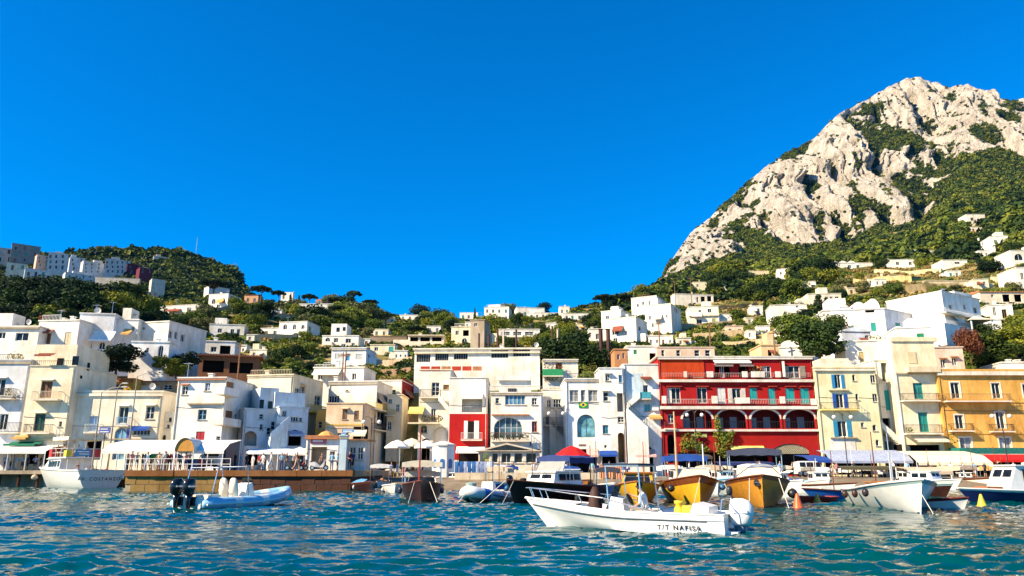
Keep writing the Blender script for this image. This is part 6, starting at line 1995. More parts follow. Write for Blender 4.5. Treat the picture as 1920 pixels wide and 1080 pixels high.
arc = [(.85 * cos(pi * k / 12), 1.15 * sin(pi * k / 12)) for k in range(13)]
mb = MB(); mb.loft([[(x, 0, zc + z) for x, z in arc], [(x, .06, zc + z) for x, z in arc]]); mb.build('lining', cloth((.55, .27, .06), 'cloth_orange_lining'), t)
mb = MB(); mb.loft([[(x * 1.06, -.12, zc + z * 1.06) for x, z in arc], [(x * 1.06, 2.4, zc + z * 1.06) for x, z in arc]], closed=False); mb.build('cloth_roof', M_cwhite, t)
for x in (-.85, .85):
 mb = MB(); mb.tube([(x, 0, 0), (x, 0, zc)], .045, 6); mb.build('post', M_frame, t)
t = empty('quay_railing', (0, 0, ZL), 0, 'white tubular railing along the quay edge beside the ferry', 'railing')
xa, xb = at(236, 870, 69.0).x, at(432, 870, 69.0).x
for i in range(12):
 x = xa + (xb - xa) * i / 11
 mb = MB(); mb.tube([(x, 69.0, 0), (x, 69.0, 1.05)], .035, 6); mb.build('post', M_frame, t)
for z in (.55, 1.03):
 mb = MB(); mb.tube([(xa, 69.0, z), (xb, 69.0, z)], .03, 6); mb.build('rail', M_frame, t)
canopy('shop_canopy', 'pale blue shaded canopy over the quay shops', 462, 552, 847, 2, 86, 90.5, ZL, cloth((.62, .70, .74), 'cloth_pale_blue'), 4, rise=.5)
canopy('shop_canopy', 'white shop canopy under the blue arched awning', 552, 582, 849, 2, 84, 88, ZL, M_cwhite, 2, rise=.6)
canopy('restaurant_awning', 'wide blue and white striped awning before the blue shuttered house', 1557, 1712, 864, 2, 91.5, 95.5, ZR, M_striped_blue, 6, M_iron, 1.35)
canopy('restaurant_awning', 'plain dark blue awning beside the striped one', 1516, 1560, 863, 2, 90.5, 95.5, ZR, M_cblue, 3, M_iron, .7)
canopy('restaurant_awning', 'broad cream awning under the tall cream house', 1722, 1862, 868, 2, 90, 95.5, ZR, M_ccream, 5, M_iron, 1.5)
canopy('restaurant_awning', 'smaller upper cream awning against the tall cream house', 1712, 1790, 854, 2, 93.5, 97, ZR, M_ccream, 3, M_iron, .4)
canopy('restaurant_awning', 'bright red awning under the green terrace of the yellow house', 1850, 1990, 862, 2, 91.5, 95.2, ZR, M_cred, 5, M_iron, .7)
canopy('restaurant_awning', 'tan low canopy among the boats below the cream awning', 1706, 1786, 884, 2, 76, 79, 1.0, cloth((.60, .46, .32)), 4, M_frame, .45)
canopy('restaurant_awning', 'dark olive shade net before the striped awning', 1576, 1692, 876, 2, 80.5, 83.5, ZR, cloth((.10, .09, .05)), 5, M_iron, .15)
canopy('restaurant_awning', 'dark blue flat shade before the red house', 1345, 1452, 868, 2, 84, 88, ZR, cloth((.02, .035, .12), 'cloth_navy'), 5, M_steel, .2)
canopy('restaurant_awning', 'grey stall roof under the vine of the red house', 1262, 1336, 856, 2, 88, 93, ZR, cloth((.08, .07, .06), 'cloth_charcoal'), 4, M_iron, .4)
def parasol(px, py_edge, r, Y, z0, mat, label, h=None, group=None):
 c = at(px, py_edge, Y)
 t = empty('parasol', (c.x, c.y, z0), R.uniform(0, 1), label, 'parasol', group)
 ze = c.z - z0
 mb = MB()
 n = 8
 rim = [(r * cos(2 * pi * k / n), r * sin(2 * pi * k / n), ze + .02) for k in range(n)]
 mid = [(x * .5, y * .5, ze + .30 * r + .12) for x, y, z in rim]
 low = [(x, y, ze - .16) for x, y, z in rim]
 vs = rim + mid + low + [(0, 0, ze + .48 * r + .12)]
 fs = []
 for k in range(n):
  k2 = (k + 1) % n
  fs += [(k, k2, n + k2, n + k), (n + k, n + k2, 3 * n), (2 * n + k, 2 * n + k2, k2, k)]
 mb.add(vs, fs); mb.build('cloth', mat, t)
 mb = MB(); mb.tube([(0, 0, 0), (0, 0, ze + .5 * r)], .03, 6); mb.build('pole', M_wood, t)
 mb = MB(); mb.lathe((0, 0, 0), [(.3, 0), (.3, .08), (.06, .12)], 10); mb.build('base', M_conc, t)
 return t
parasol(1072, 855, 2.05, 82, ZR, M_cred, 'large bright red parasol before the arched window house')
parasol(612, 819, 1.1, 80, ZL, M_corange, 'orange parasol above the white quay kiosk')
parasol(745, 838, 1.5, 90, ZR, M_cwhite, 'leftmost white parasol at the lane mouth')
parasol(772, 835, 1.6, 93, ZR, M_ccream, 'cream parasol in the middle of the lane mouth')
parasol(800, 838, 1.5, 91, ZR, M_cwhite, 'white parasol beside the octagonal kiosk')
parasol(562, 851, 1.2, 78, ZL, M_cwhite, 'white parasol between the shop canopy and quay kiosk')
parasol(298, 856, 1.1, 77, ZL, M_ccream, 'small cream parasol under the long quay canopy')
def lamp(px, py_base, py_globe, Y, z0, label, arms=2, span=.85):
 c = at(px, py_base, Y)
 t = empty('street_lamp', (c.x, c.y, z0), 0, label, 'street lamp')
 zt = at(px, py_globe, Y).z - z0
 mb = MB(); mb.lathe((0, 0, 0), [(.14, 0), (.14, .3), (.06, .45), (.05, zt + .35), (.02, zt + .5)], 8); mb.build('pole', M_iron, t)
 for k in range(arms):
  s = 1 if k else -1
  mb = MB(); mb.tube([(0, 0, zt + .1), (s * span * .3, 0, zt + .55), (s * span * .8, 0, zt + .6), (s * span, 0, zt + .2)], .025, 5); mb.build('arm', M_iron, t)
  mb = MB(); mb.lathe((s * span, 0, zt - .22), [(.05, 0), (.17, .06), (.23, .2), (.2, .34), (.08, .43)], 12); mb.build('globe', paint((.80, .76, .68), .25, 'lamp_globe', .05), t, True)
 return t
lamp(693, 880, 791, 84, ZR, 'twin globe street lamp at the lane corner')
lamp(1044, 880, 775, 90, ZR, 'twin globe street lamp beside the narrow recessed house')
lamp(1308, 880, 778, 86, ZR, 'twin globe street lamp before the red house arches')
lamp(1590, 880, 782, 84, ZR, 'twin globe street lamp before the blue shuttered house', 2, .95)
lamp(1892, 880, 780, 82, ZR, 'twin globe street lamp before the golden yellow house', 2, .95)
def tall_lamp(px, py_b, px_t, py_t, Y, z0, label, arm=2.2):
 c, e = at(px, py_b, Y), at(px_t, py_t, Y)
 t = empty('mast_lamp', (c.x, c.y, z0), 0, label, 'street lamp')
 h = e.z - z0
 mb = MB(); mb.tube([(0, 0, 0), (0, 0, h)], [.1, .05], 8); mb.build('pole', paint((.32, .27, .22), .5, metal=.4), t)
 mb = MB(); mb.tube([(0, 0, h - .02), (arm * .5, 0, h + .45), (arm, 0, h + .55)], .035, 5); mb.build('arm', paint((.32, .27, .22), .5, metal=.4), t)
 mb = MB(); mb.box(arm - .1, arm + .45, -.14, .14, h + .48, h + .62); mb.build('lamp_head', paint((.5, .48, .44), .5), t)
tall_lamp(176, 850, 190, 735, 80, ZL, 'tall curved street lamp behind the ferry')
tall_lamp(240, 850, 262, 706, 79, ZL, 'tallest curved street lamp before the long cream house')
tall_lamp(205, 850, 212, 728, 81, ZL, 'thin pole with a blue sign behind the ferry', .6)
def sign(px0, py0, px1, py1, Y, z0, mat, label, lines=0, post=True, border=None):
 a, b = at(px0, py1, Y), at(px1, py0, Y)
 cx = (a.x + b.x) / 2
 t = empty('sign_board', (cx, Y, z0), 0, label, 'sign')
 w, v0, v1 = (b.x - a.x) / 2, a.z - z0, b.z - z0
 mb = MB(); mb.box(-w, w, -.04, .04, v0, v1); mb.build('board', mat, t)
 mb = MB()
 for k in range(lines):
  z = v0 + (v1 - v0) * (k + .3) / (lines + .2)
  mb.box(-w * .8, w * .8 * (.9 - .25 * (k % 2)), -.05, -.041, z, z + (v1 - v0) / (lines + .2) * .38)
 if lines:
  mb.build('lettering', M_frame, t)
 if post:
  mb = MB(); mb.tube([(0, .06, 0), (0, .06, v1)], .045, 6); mb.build('post', M_iron, t)
 return t
sign(186, 801, 208, 812, 80, ZL, paint((.06, .10, .35), .5), 'blue direction sign on a pole behind the ferry', 2)
sign(641, 805, 664, 811, 72, ZL, paint((.10, .28, .50), .5), 'blue arrow sign beside the quay kiosk', 1)
sign(639, 812, 649, 822, 71.8, ZL, paint((.08, .25, .50), .5), 'square blue sign above the quay column', 2)
sign(425, 834, 433, 845, 85, ZL, paint((.08, .10, .16), .5), 'small dark notice board beside the truck', 1)
# --- white quay kiosk with tiled edge
b = Bld('quay_kiosk', 'white quay kiosk with a red tiled edge and open front', 573, 634, 819, 76, (.80, .78, .72), ZL, 0, 4, ymid=850, cat='kiosk')
b.recess(583, 838, 612, 880, dep=1.6, inner=plaster((.5, .45, .38)), name='open_front'); b.band(820, .18, .4, mat=M_tile, name='tile_edge'); b.panel(583, 823, 612, 832, paint((.55, .12, .16), .5), .08, name='sign_board')
b.panel(587, 825, 606, 829, M_frame, .1, name='lettering', inn=.082); b.win(618, 846, 628, 862, mull=0); b.finish(roof=M_tile)
b = Bld('quay_column', 'pale blue painted column at the corner of the quay kiosk', 636, 649, 818, 71, (.46, .60, .68), ZL, 0, .6, ymid=850, cat='column'); b.band(820, .12, .06); b.finish()
b = Bld('fuel_kiosk', 'small glazed fuel kiosk at the quay end', 650, 684, 826, 79, (.66, .64, .58), ZR, 0, 3, ymid=850, cat='kiosk')
b.win(655, 838, 667, 862, mull=1); b.win(670, 838, 681, 862, mull=1); b.finish(roof=M_wood, over=.5)
# --- octagonal kiosk
c = at(831, 876, 86)
t = empty('octagonal_kiosk', (c.x, c.y, ZR), 0, 'white octagonal kiosk with blue arched windows', 'kiosk')
r = 21 * 86 / F; hk = at(831, 836, 86).z - ZR
mb = MB()
oc = [(r * cos(pi / 8 + k * pi / 4), r * sin(pi / 8 + k * pi / 4)) for k in range(8)]
mb.loft([[(x, y, 0) for x, y in oc], [(x, y, hk) for x, y in oc]]); mb.build('wall', plaster((.80, .80, .78)), t)
mb = MB(); mb.loft([[(x * 1.12, y * 1.12, hk + .004) for x, y in oc], [(x * 1.12, y * 1.12, hk + .15) for x, y in oc], [(x * .3, y * .3, hk + .5) for x, y in oc]]); mb.build('roof', plaster((.70, .66, .6)), t)
for ang in (-90, -135, -45):
 a = radians(ang)
 n_, q = Vector((cos(a), sin(a), 0)), Vector((-sin(a), cos(a), 0))
 rr2 = r * cos(pi / 8) + .015
 mb = MB(); mb.poly([tuple(n_ * rr2 + q * p[0] + Vector((0, 0, p[1]))) for p in opening_outline(-.28, .28, .95, 2.0, True)]); mb.build('window', paint((.04, .14, .38), .3), t)
mb = MB(); mb.box(-.75, -.4, -r * .93 - .03, -r * .93, 1.35, 1.6); mb.build('sign', paint((.12, .3, .55), .5), t)
# --- glazed restaurant front
b = Bld('glass_restaurant', 'glazed restaurant porch with a low gable and white frames', 897, 1012, 846, 90, (.72, .64, .5), ZR, 0, 4, ymid=860, cat='restaurant')
for x0, x1, gm in ((902, 918, glassm((.45, .40, .12), 'yellow_glass')), (922, 934, None), (940, 958, None), (964, 980, None), (986, 1006, None)):  # first pane has yellow tinted glass
 b.win(x0, 849, x1, 868, mull=0, bars=0, glass=gm)
b.finish(roof=False)
mb = MB(); W_ = b.W; hg = .95
mb.add([(-.4, -.4, b.H), (W_ + .4, -.4, b.H), (W_ * .46, -.4, b.H + hg), (-.4, 4.2, b.H), (W_ + .4, 4.2, b.H), (W_ * .46, 4.2, b.H + hg)], [(0, 2, 5, 3), (2, 1, 4, 5), (0, 1, 2), (3, 5, 4)])
mb.build('roof', plaster((.66, .56, .42)), b.root)
mb = MB(); mb.poly([(W_ * .1, -.415, b.H + .1), (W_ * .88, -.415, b.H + .1), (W_ * .46, -.415, b.H + hg * .8)]); mb.build('gable_glass', M_glass, b.root)
# --- drying racks with towels
def towels(px0, px1, py0, py1, Y, z0, cols, label):
 a, b_ = at(px0, py0, Y), at(px1, py0, Y)
 t = empty('towel_rack', ((a.x + b_.x) / 2, Y, z0), 0, label, 'rack')
 w, zt, zb = (b_.x - a.x) / 2, a.z - z0, at(px0, py1, Y).z - z0
 mb = MB()
 for x in (-w, w):
  mb.tube([(x, 0, 0), (x, 0, zt + .05)], .03, 5)
 mb.tube([(-w, 0, zt), (w, 0, zt)], .025, 5); mb.build('frame', M_steel, t)
 n = len(cols)
 for i, cm in enumerate(cols):
  p, q = -w + 2 * w * i / n + .02, -w + 2 * w * (i + 1) / n - .02
  mb = MB(); N = 8; sec = []
  for z in (zt + .03, (zt + zb) / 2, zb + .08 * sin(i * 2.1)):
   sec.append([(p + (q - p) * k / N, -.04 - .06 * sin(k * 2.2 + i) * (1 if z < zt else .3), z) for k in range(N + 1)])
  mb.loft(sec, closed=False); mb.build('towel', cm, t)
cb, cw, cs = cloth((.05, .18, .45)), cloth((.75, .76, .76)), cloth((.75, .77, .80), 'cloth_towel_stripe', (.06, .18, .5), 9)
towels(853, 892, 866, 889, 79.5, ZR, [cb, cb, cs, cb, cb], 'rack of plain blue towels beside the octagonal kiosk')
towels(893, 925, 866, 890, 79.2, ZR, [cs, cs, cs, cw, cs], 'rack of blue striped towels beside the plain blue ones')
towels(926, 948, 872, 896, 78.9, ZR, [cw, cw, cw], 'rack of white towels by the glazed restaurant')
towels(1124, 1165, 874, 897, 78.3, ZR, [cloth((.62, .26, .12)), cloth((.66, .30, .14)), cloth((.62, .26, .12))], 'rack of orange towels behind the white motorboat')
# --- truck, suv, bins, scooters
def wheel(t, x, y, r, name='wheel', w=.2):
 mb = MB(); mb.T = None
 pr = []
 N = 16
 for yy, rr_ in ((-w / 2, r * .8), (-w / 2 + .03, r), (w / 2 - .03, r), (w / 2, r * .8)):
  pr.append([(x + rr_ * cos(2 * pi * k / N), y + yy, r + rr_ * sin(2 * pi * k / N)) for k in range(N)])
 mb.loft(pr); wh = mb.build(name, M_tyre, t)
 mb = MB(); s = -1
 mb.loft([[(x + r * .55 * cos(2 * pi * k / N), y + yy, r + r * .55 * sin(2 * pi * k / N)) for k in range(N)] for yy in (-w / 2 - .012, w / 2 + .012)]); mb.build('rim', M_steel, wh)
def car_body(t, prof, w, mat, name='body'):
 """prof: side outline (x, z); the section narrows towards the roof"""
 mb = MB()
 zmax = max(p[1] for p in prof)
 secs = []
 for y, k in ((-w, .0), (-w * .98, 1), (w * .98, 1), (w, .0)):
  secs.append([(x * (1 - .01 * (k == 0)), y * (1 - .16 * max(0, (z - .95)) / max(.1, zmax - .95)), z) for x, z in prof])
 mb.loft(secs)
 o = mb.build(name, mat, t)
 md = o.modifiers.new('bevel', 'BEVEL'); md.width = .05; md.segments = 2; md.limit_method = 'ANGLE'
 return o
c = at(1527, 892, 91)
t = empty('parked_car', (c.x, c.y, ZR), 0, 'white four wheel drive car parked before the dark archway', 'car')
car_body(t, [(-2.25, .35), (-2.3, .75), (-2.15, 1.05), (-2.05, 1.72), (-1.6, 1.82), (.1, 1.8), (.75, 1.15), (1.9, 1.02), (2.25, .85), (2.3, .4), (1.9, .32), (-1.9, .3)], .92, paint((.78, .77, .74), .25, 'car_white', .05, spec=.6))
for xa_, xb_, nm in ((-1.95, -1.25, 'rear_window'), (-1.15, -.35, 'rear_door_window'), (-.25, .35, 'front_door_window')):
 mb = MB(); k0, k1 = .92 * (1 - .16 * .2 / .87), .92 * (1 - .16 * .75 / .87)
 mb.poly([(xa_, -k0 - .012, 1.13), (xb_ + (.25 if nm[0] == 'f' else 0), -k0 - .012, 1.13), (xb_, -k1 - .012, 1.68), (xa_, -k1 - .012, 1.68)]); mb.build(nm, M_glass, t)
mb = MB(); mb.poly([(.15, -.7, 1.74), (.74, -.78, 1.2), (.74, .78, 1.2), (.15, .7, 1.74)]); mb.build('windscreen', M_glass, t)
for x in (-1.4, 1.45):
 for y in (-.84, .84):
  wheel(t, x, y, .38)
for y in (-.7, .7):
 mb = MB(); mb.box(2.2, 2.32, y - .15, y + .15, .7, .84); mb.build('headlight', paint((.8, .8, .78), .15), t)
mb = MB(); mb.box(2.25, 2.38, -.85, .85, .42, .6); mb.build('bumper', paint((.08, .08, .08), .6), t)
c = at(404, 881, 76)
t = empty('parked_truck', (c.x, c.y, ZL), radians(-90), 'small white truck with a dark blue box parked on the quay', 'truck')
car_body(t, [(.5, .4), (.5, 2.0), (1.0, 2.02), (1.55, 1.35), (1.75, 1.2), (1.8, .45), (1.6, .38)], .86, paint((.72, .72, .70), .3, 'truck_white', .06), 'cab')
mb = MB(); mb.poly([(1.05, -.72, 1.95), (1.05, .72, 1.95), (1.56, .76, 1.38), (1.56, -.76, 1.38)]); mb.build('windscreen', M_glass, t)
mb = MB(); mb.box(-2.6, .45, -1.05, 1.05, .75, 2.75); bx = mb.build('cargo_box', paint((.02, .035, .09), .5), t)
for z in (2.3, 2.5):
 mb = MB(); mb.box(.451, .462, -.8, .75, z, z + .09); mb.build('lettering', M_frame, bx)
mb = MB(); mb.box(-2.6, .5, -.5, .5, .5, .74); mb.build('chassis', M_tyre, t)
for x in (-1.7, 1.1):
 for y in (-.75, .75):
  wheel(t, x, y, .33)
for y in (-.6, .6):
 mb = MB(); mb.box(1.76, 1.83, y - .14, y + .14, .85, 1.02); mb.build('headlight', paint((.8, .8, .78), .15), t)
mb = MB(); mb.box(1.79, 1.86, -.85, .85, .4, .62); mb.build('bumper', M_tyre, t)
mb = MB(); mb.box(1.815, 1.84, -.4, .4, .72, .84); mb.build('grille', M_tyre, t)
for px, cm, lab in ((358, (.05, .2, .5), 'blue wheeled bin left of the truck'), (368, (.06, .22, .55), 'blue wheeled bin nearest the truck'), (374, (.45, .04, .05), 'dark red bin beside the truck')):
 c = at(px, 880, 73.5)
 t = empty('wheeled_bin', (c.x, c.y, ZL), R.uniform(-.3, .3), lab, 'bin')
 mb = MB(); mb.loft([[(-.22, -.2, .08), (.22, -.2, .08), (.22, .2, .08), (-.22, .2, .08)], [(-.3, -.3, 1.0), (.3, -.3, 1.0), (.3, .3, 1.0), (-.3, .3, 1.0)]]); mb.build('body', paint(cm, .5), t)
 mb = MB(); mb.loft([[(-.32, -.33, 1.004), (.32, -.33, 1.004), (.32, .33, 1.004), (-.32, .33, 1.004)], [(-.28, -.28, 1.09), (.28, -.28, 1.09), (.28, .3, 1.12), (-.28, .3, 1.12)]]); mb.build('lid', paint(mul(cm, .8), .5), t)
 for x in (-.24, .24):
  wheel(t, x, .24, .09, w=.06)
def scooter(px, Y, z0, rz, cm, label):
 c = at(px, 882, Y)
 t = empty('scooter', (c.x, c.y, z0), rz, label, 'scooter')
 for x in (-.62, .62):
  wheel(t, x, 0, .24, w=.12)
 mb = MB(); mb.loft([[(-.85, -.12, .5), (-.85, .12, .5), (-.8, .1, .75), (-.8, -.1, .75)], [(-.35, -.19, .32), (-.35, .19, .32), (-.35, .16, .78), (-.35, -.16, .78)], [(.1, -.16, .28), (.1, .16, .28), (.1, .14, .4), (.1, -.14, .4)], [(.42, -.18, .3), (.42, .18, .3), (.52, .2, .85), (.52, -.2, .85)]]); mb.build('body', paint(cm, .3), t)
 mb = MB(); mb.loft([[(-.85, -.13, .76), (-.85, .13, .76), (-.85, .1, .84), (-.85, -.1, .84)], [(-.1, -.14, .79), (-.1, .14, .79), (-.1, .1, .86), (-.1, -.1, .86)]]); mb.build('seat', M_tyre, t)
 mb = MB(); mb.tube([(.62, 0, .3), (.48, 0, 1.0)], .035, 6); mb.tube([(.46, -.33, 1.04), (.48, 0, 1.0), (.46, .33, 1.04)], .02, 5); mb.build('handlebar', M_tyre, t)
 mb = MB(); mb.box(.5, .6, -.09, .09, .82, .98); mb.build('headlight', M_steel, t)
for i, (px, Y, z0, rz, cm, lab) in enumerate(((551, 71, ZL, .2, (.05, .05, .06), 'black scooter at the quay edge near the white parasol'), (560, 71.6, ZL, .5, (.25, .02, .02), 'dark red scooter beside the black one on the quay'), (598, 70.8, ZL, .1, (.5, .5, .5), 'grey scooter before the quay kiosk'),
  (1605, 86, ZR, 1.9, (.05, .05, .06), 'leftmost black scooter under the olive shade net'), (1622, 86, ZR, 1.8, (.06, .08, .12), 'second dark scooter under the olive shade net'), (1640, 86, ZR, 1.9, (.5, .5, .52), 'grey scooter under the olive shade net'), (1658, 86, ZR, 1.7, (.08, .06, .06), 'rightmost dark scooter under the olive shade net'))):
 scooter(px, Y, z0, rz, cm, lab)
for px, py, Y, z0, cm, lab in ((612, 868, 71.5, ZL, (.02, .10, .05), 'green door panel leaning in the quay kiosk front'),):
 pass
# --- yellow lane chair and crates
for px, Y, lab, cm in ((742, 86, 'yellow wooden chair at the lane mouth', (.62, .40, .05)), (748, 87.5, 'second yellow wooden chair behind the first', (.6, .38, .06))):
 c = at(px, 880, Y)
 t = empty('chair', (c.x, c.y, ZR), R.uniform(-.5, .5), lab, 'chair')
 m_ = paint(cm, .6)
 for x in (-.2, .2):
  for y in (-.2, .2):
   mb = MB(); mb.box(x - .025, x + .025, y - .025, y + .025, 0, .95 if y > 0 else .45); mb.build('leg', m_, t)
 mb = MB(); mb.box(-.23, .23, -.23, .23, .452, .49); mb.build('seat', m_, t)
 for z in (.62, .8):
  mb = MB(); mb.box(-.2, .2, .19, .21, z, z + .07); mb.build('back_slat', m_, t)
# ================================================================== BOATS
def hull_mesh(L, B, hb, hs, draft=.35, st=.85, rake=.9, full=2.3, flare=.75, n=26, m=9):
 """outer skin: stations from stern (0) to bow (1); returns rows of points for both sides"""
 rows = []
 for i in range(n + 1):
  s = i / n
  s = 1 - (1 - s) ** 1.25
  if s < .42:
   f = st + (1 - st) * sin(pi / 2 * s / .42)
  else:
   f = max(0.0, 1 - ((s - .42) / .58) ** full)
  bw = max(.012, B / 2 * f)
  zs = hs + (hb - hs) * max(0, (s - .15) / .85) ** 1.8
  zk = -draft + (draft * .85) * max(0, (s - .6) / .4) ** 2
  row = []
  for k in range(m + 1):
   q = k / m
   e = flare + (.35 - flare * 0) * max(0, (s - .5) / .5) * 1.6 if s > .5 else flare * (.45 + .55 * s / .5)
   y = bw * (q ** max(.28, e * .75))
   z = zk + (zs - zk) * q
   x = -L / 2 + s * L * .9 + rake * q * s ** 5 + .1 * L * s * 0
   row.append((x, y, z))
  rows.append(row)
 return rows
def hull_parts(t, rows, cols, gun=.045, gmat=None, deck=None, floor=.12, foredeck=.3, inner=None, strake=1, boot=None):
 n, m = len(rows) - 1, len(rows[0]) - 1
 mb = MB()
 for i in range(n):
  for k in range(m):
   zmid = (rows[i][k][2] + rows[i + 1][k + 1][2]) / 2
   mb.k = 2 if rows[i][k + 1][2] < .09 and rows[i + 1][k + 1][2] < .2 else (1 if k >= m - strake else 0)
   a, b_, c_, d_ = rows[i][k], rows[i + 1][k], rows[i + 1][k + 1], rows[i][k + 1]
   mb.poly([a, b_, c_, d_])
   mb.poly([(p[0], -p[1], p[2]) for p in (a, d_, c_, b_)])
 mb.k = 0
 tr_ = rows[0]
 mb.poly([(p[0], p[1], p[2]) for p in tr_] + [(p[0], -p[1], p[2]) for p in reversed(tr_)])
 h = mb.build('hull', [cols[0], cols[1], cols[2]], t, True)
 import bmesh
 bm = bmesh.new(); bm.from_mesh(h.data); bmesh.ops.remove_doubles(bm, verts=bm.verts, dist=.003); bm.to_mesh(h.data); bm.free()
 md = h.modifiers.new('edges', 'EDGE_SPLIT'); md.split_angle = radians(38)
 sh = [r[-1] for r in rows]
 gb = MB()
 gb.tube([(p[0], p[1], p[2]) for p in sh], gun, 6)
 gb.tube([(p[0], -p[1], p[2]) for p in sh], gun, 6)
 gb.tube([(sh[0][0], -sh[0][1], sh[0][2]), (sh[0][0], sh[0][1], sh[0][2])], gun, 6)
 gb.build('gunwale', gmat or cols[1], t)
 # inside: walls down to a floor, and a foredeck
 ib = MB()
 nf = int(n * (1 - foredeck))
 def fl(i):
  r = rows[i]
  for p, q in zip(r, r[1:]):
   if q[2] >= floor:
    u = (floor - p[2]) / max(1e-6, q[2] - p[2])
    return p[0] + (q[0] - p[0]) * u, .9 * (p[1] + (q[1] - p[1]) * max(0, u))
  return r[-1][0], r[-1][1] * .9
 for i in range(nf):
  a, b_, c_, d_ = sh[i], sh[i + 1], fl(i + 1), fl(i)
  for sg in (1, -1):
   pts = [(a[0], sg * a[1] * .95, a[2] - .01), (b_[0], sg * b_[1] * .95, b_[2] - .01), (c_[0], sg * c_[1], floor), (d_[0], sg * d_[1], floor)]
   ib.poly(pts if sg > 0 else pts[::-1])
  ib.poly([(d_[0], d_[1], floor), (c_[0], c_[1], floor), (c_[0], -c_[1], floor), (d_[0], -d_[1], floor)])
 a, d_ = sh[nf], fl(nf)
 ib.poly([(a[0], a[1] * .95, a[2] - .02), (a[0], -a[1] * .95, a[2] - .02), (d_[0], -d_[1], floor), (d_[0], d_[1], floor)])
 ib.build('inner_liner', inner or cols[0], t)
 db = MB()
 for i in range(nf, n):
  a, b_ = sh[i], sh[i + 1]
  db.poly([(a[0], -a[1] * .97, a[2] - .025), (b_[0], -b_[1] * .97, b_[2] - .025), (b_[0], 0, b_[2] + .04), (a[0], 0, a[2] + .04)])
  db.poly([(a[0], 0, a[2] + .04), (b_[0], 0, b_[2] + .04), (b_[0], b_[1] * .97, b_[2] - .025), (a[0], a[1] * .97, a[2] - .025)])
 db.build('foredeck', deck or cols[1], t)
 return sh
def fender(t, x, y, z, cm, r=.13, l=.42, ball=False):
 mb = MB()
 mb.lathe((x, y, z - l), [(.02, 0), (r * .7, .05), (r, .14), (r, l - .14), (r * .7, l - .05), (.03, l)] if not ball else [(.02, 0), (r * .8, r * .35), (r * 1.15, r), (r * .8, r * 1.7), (.04, r * 2.1)], 10)
 return mb.build('fender', paint(cm, .4), t, True)
def outboard(t, x, y, z, sc, cowl, leg, name='outboard_motor', lean=0.0):
 """cowl top about 1.0*sc above the clamp; leg below"""
 secs = []
 for zz, a, b_, off in ((.28, .20, .15, .02), (.34, .29, .19, .0), (.55, .33, .215, -.02), (.78, .32, .205, -.03), (.92, .25, .16, 0), (.97, .12, .08, .02)):
  secs.append([(x - .28 * sc + off * sc + a * sc * cos(2 * pi * k / 14) * (1.0 if cos(2 * pi * k / 14) < 0 else .95), y + b_ * sc * sin(2 * pi * k / 14), z + zz * sc) for k in range(14)])
 mb = MB(); mb.loft(secs)
 mo = mb.build(name, cowl, t, True)
 mb = MB(); secs = []
 for zz, a, b_ in ((.30, .19, .13), (0, .14, .09), (-.35, .12, .06), (-.55, .14, .045)):
  secs.append([(x - .28 * sc + a * sc * cos(2 * pi * k / 10), y + b_ * sc * sin(2 * pi * k / 10), z + zz * sc) for k in range(10)])
 mb.loft(secs[::-1]); mb.box(x - .5 * sc, x - .05 * sc, y - .14 * sc, y + .14 * sc, z - .44 * sc, z - .415 * sc); mb.build('drive_leg', leg, mo, True)
 mb = MB(); mb.box(x - .16 * sc, x + .03, y - .16 * sc, y + .16 * sc, z - .18 * sc, z + .2 * sc); mb.build('bracket', leg, mo)
 mb = MB(); mb.box(x - .50 * sc, x - .12 * sc, y - .222 * sc, y + .222 * sc, z + .60 * sc, z + .67 * sc); mb.build('emblem', M_steel if cowl != M_whitep else paint((.55, .60, .64), .4), mo)
 return mo
def mast(t, x, y, z0, h, mat, r=.05, name='mast', lean=0.0):
 mb = MB(); mb.tube([(x, y, z0), (x + lean, y, z0 + h)], [r, r * .6], 7)
 return mb.build(name, mat, t)
def bimini(t, x0, x1, w, z, zf, mat, posts=True, sag=.12, name='bimini', pm=None):
 mb = MB(); secs = []
 N = 6
 for i in range(N + 1):
  x = x0 + (x1 - x0) * i / N
  secs.append([(x, (-w + 2 * w * max(0, min(8, k)) / 8) * 1.004, z + .14 * sin(pi * max(0, min(8, k)) / 8) - sag * sin(pi * ((i * 2) % N) / N) * .4 - (.34 if k in (-1, 9) else 0)) for k in range(-1, 10)])
 dr = [[(x_, y_, min(z_, z - .3 + .04 * (k % 2))) for k, (x_, y_, z_) in enumerate(q)] for q in (secs[0], secs[-1])]
 mb.loft([dr[0]] + secs + [dr[1]], closed=False); o = mb.build(name, mat, t)
 if posts:
  for x in (x0 + .05, x1 - .05):
   for y in (-w + .04, w - .04):
    pb = MB(); pb.tube([(x, y, zf), (x, y, z - .02)], .022, 5); pb.build('canopy_pole', pm or M_steel, o)
 return o
def windscreen(t, x, w, z, h, mat=None, rake=.25):
 mb = MB(); mb.poly([(x, -w, z), (x, w, z), (x - rake, w * .88, z + h), (x - rake, -w * .88, z + h)]); o = mb.build('windscreen', mat or M_glass, t)
 fb = MB(); fb.tube([(x + .01, -w, z), (x - rake + .01, -w * .88, z + h), (x - rake + .01, w * .88, z + h), (x + .01, w, z)], .025, 5); fb.build('frame', M_steel, o)
def thwart(t, x, w, z, mat, name='seat', d=.32):
 mb = MB(); mb.box(x - d / 2, x + d / 2, -w, w, z - .05, z); return mb.build(name, mat, t)
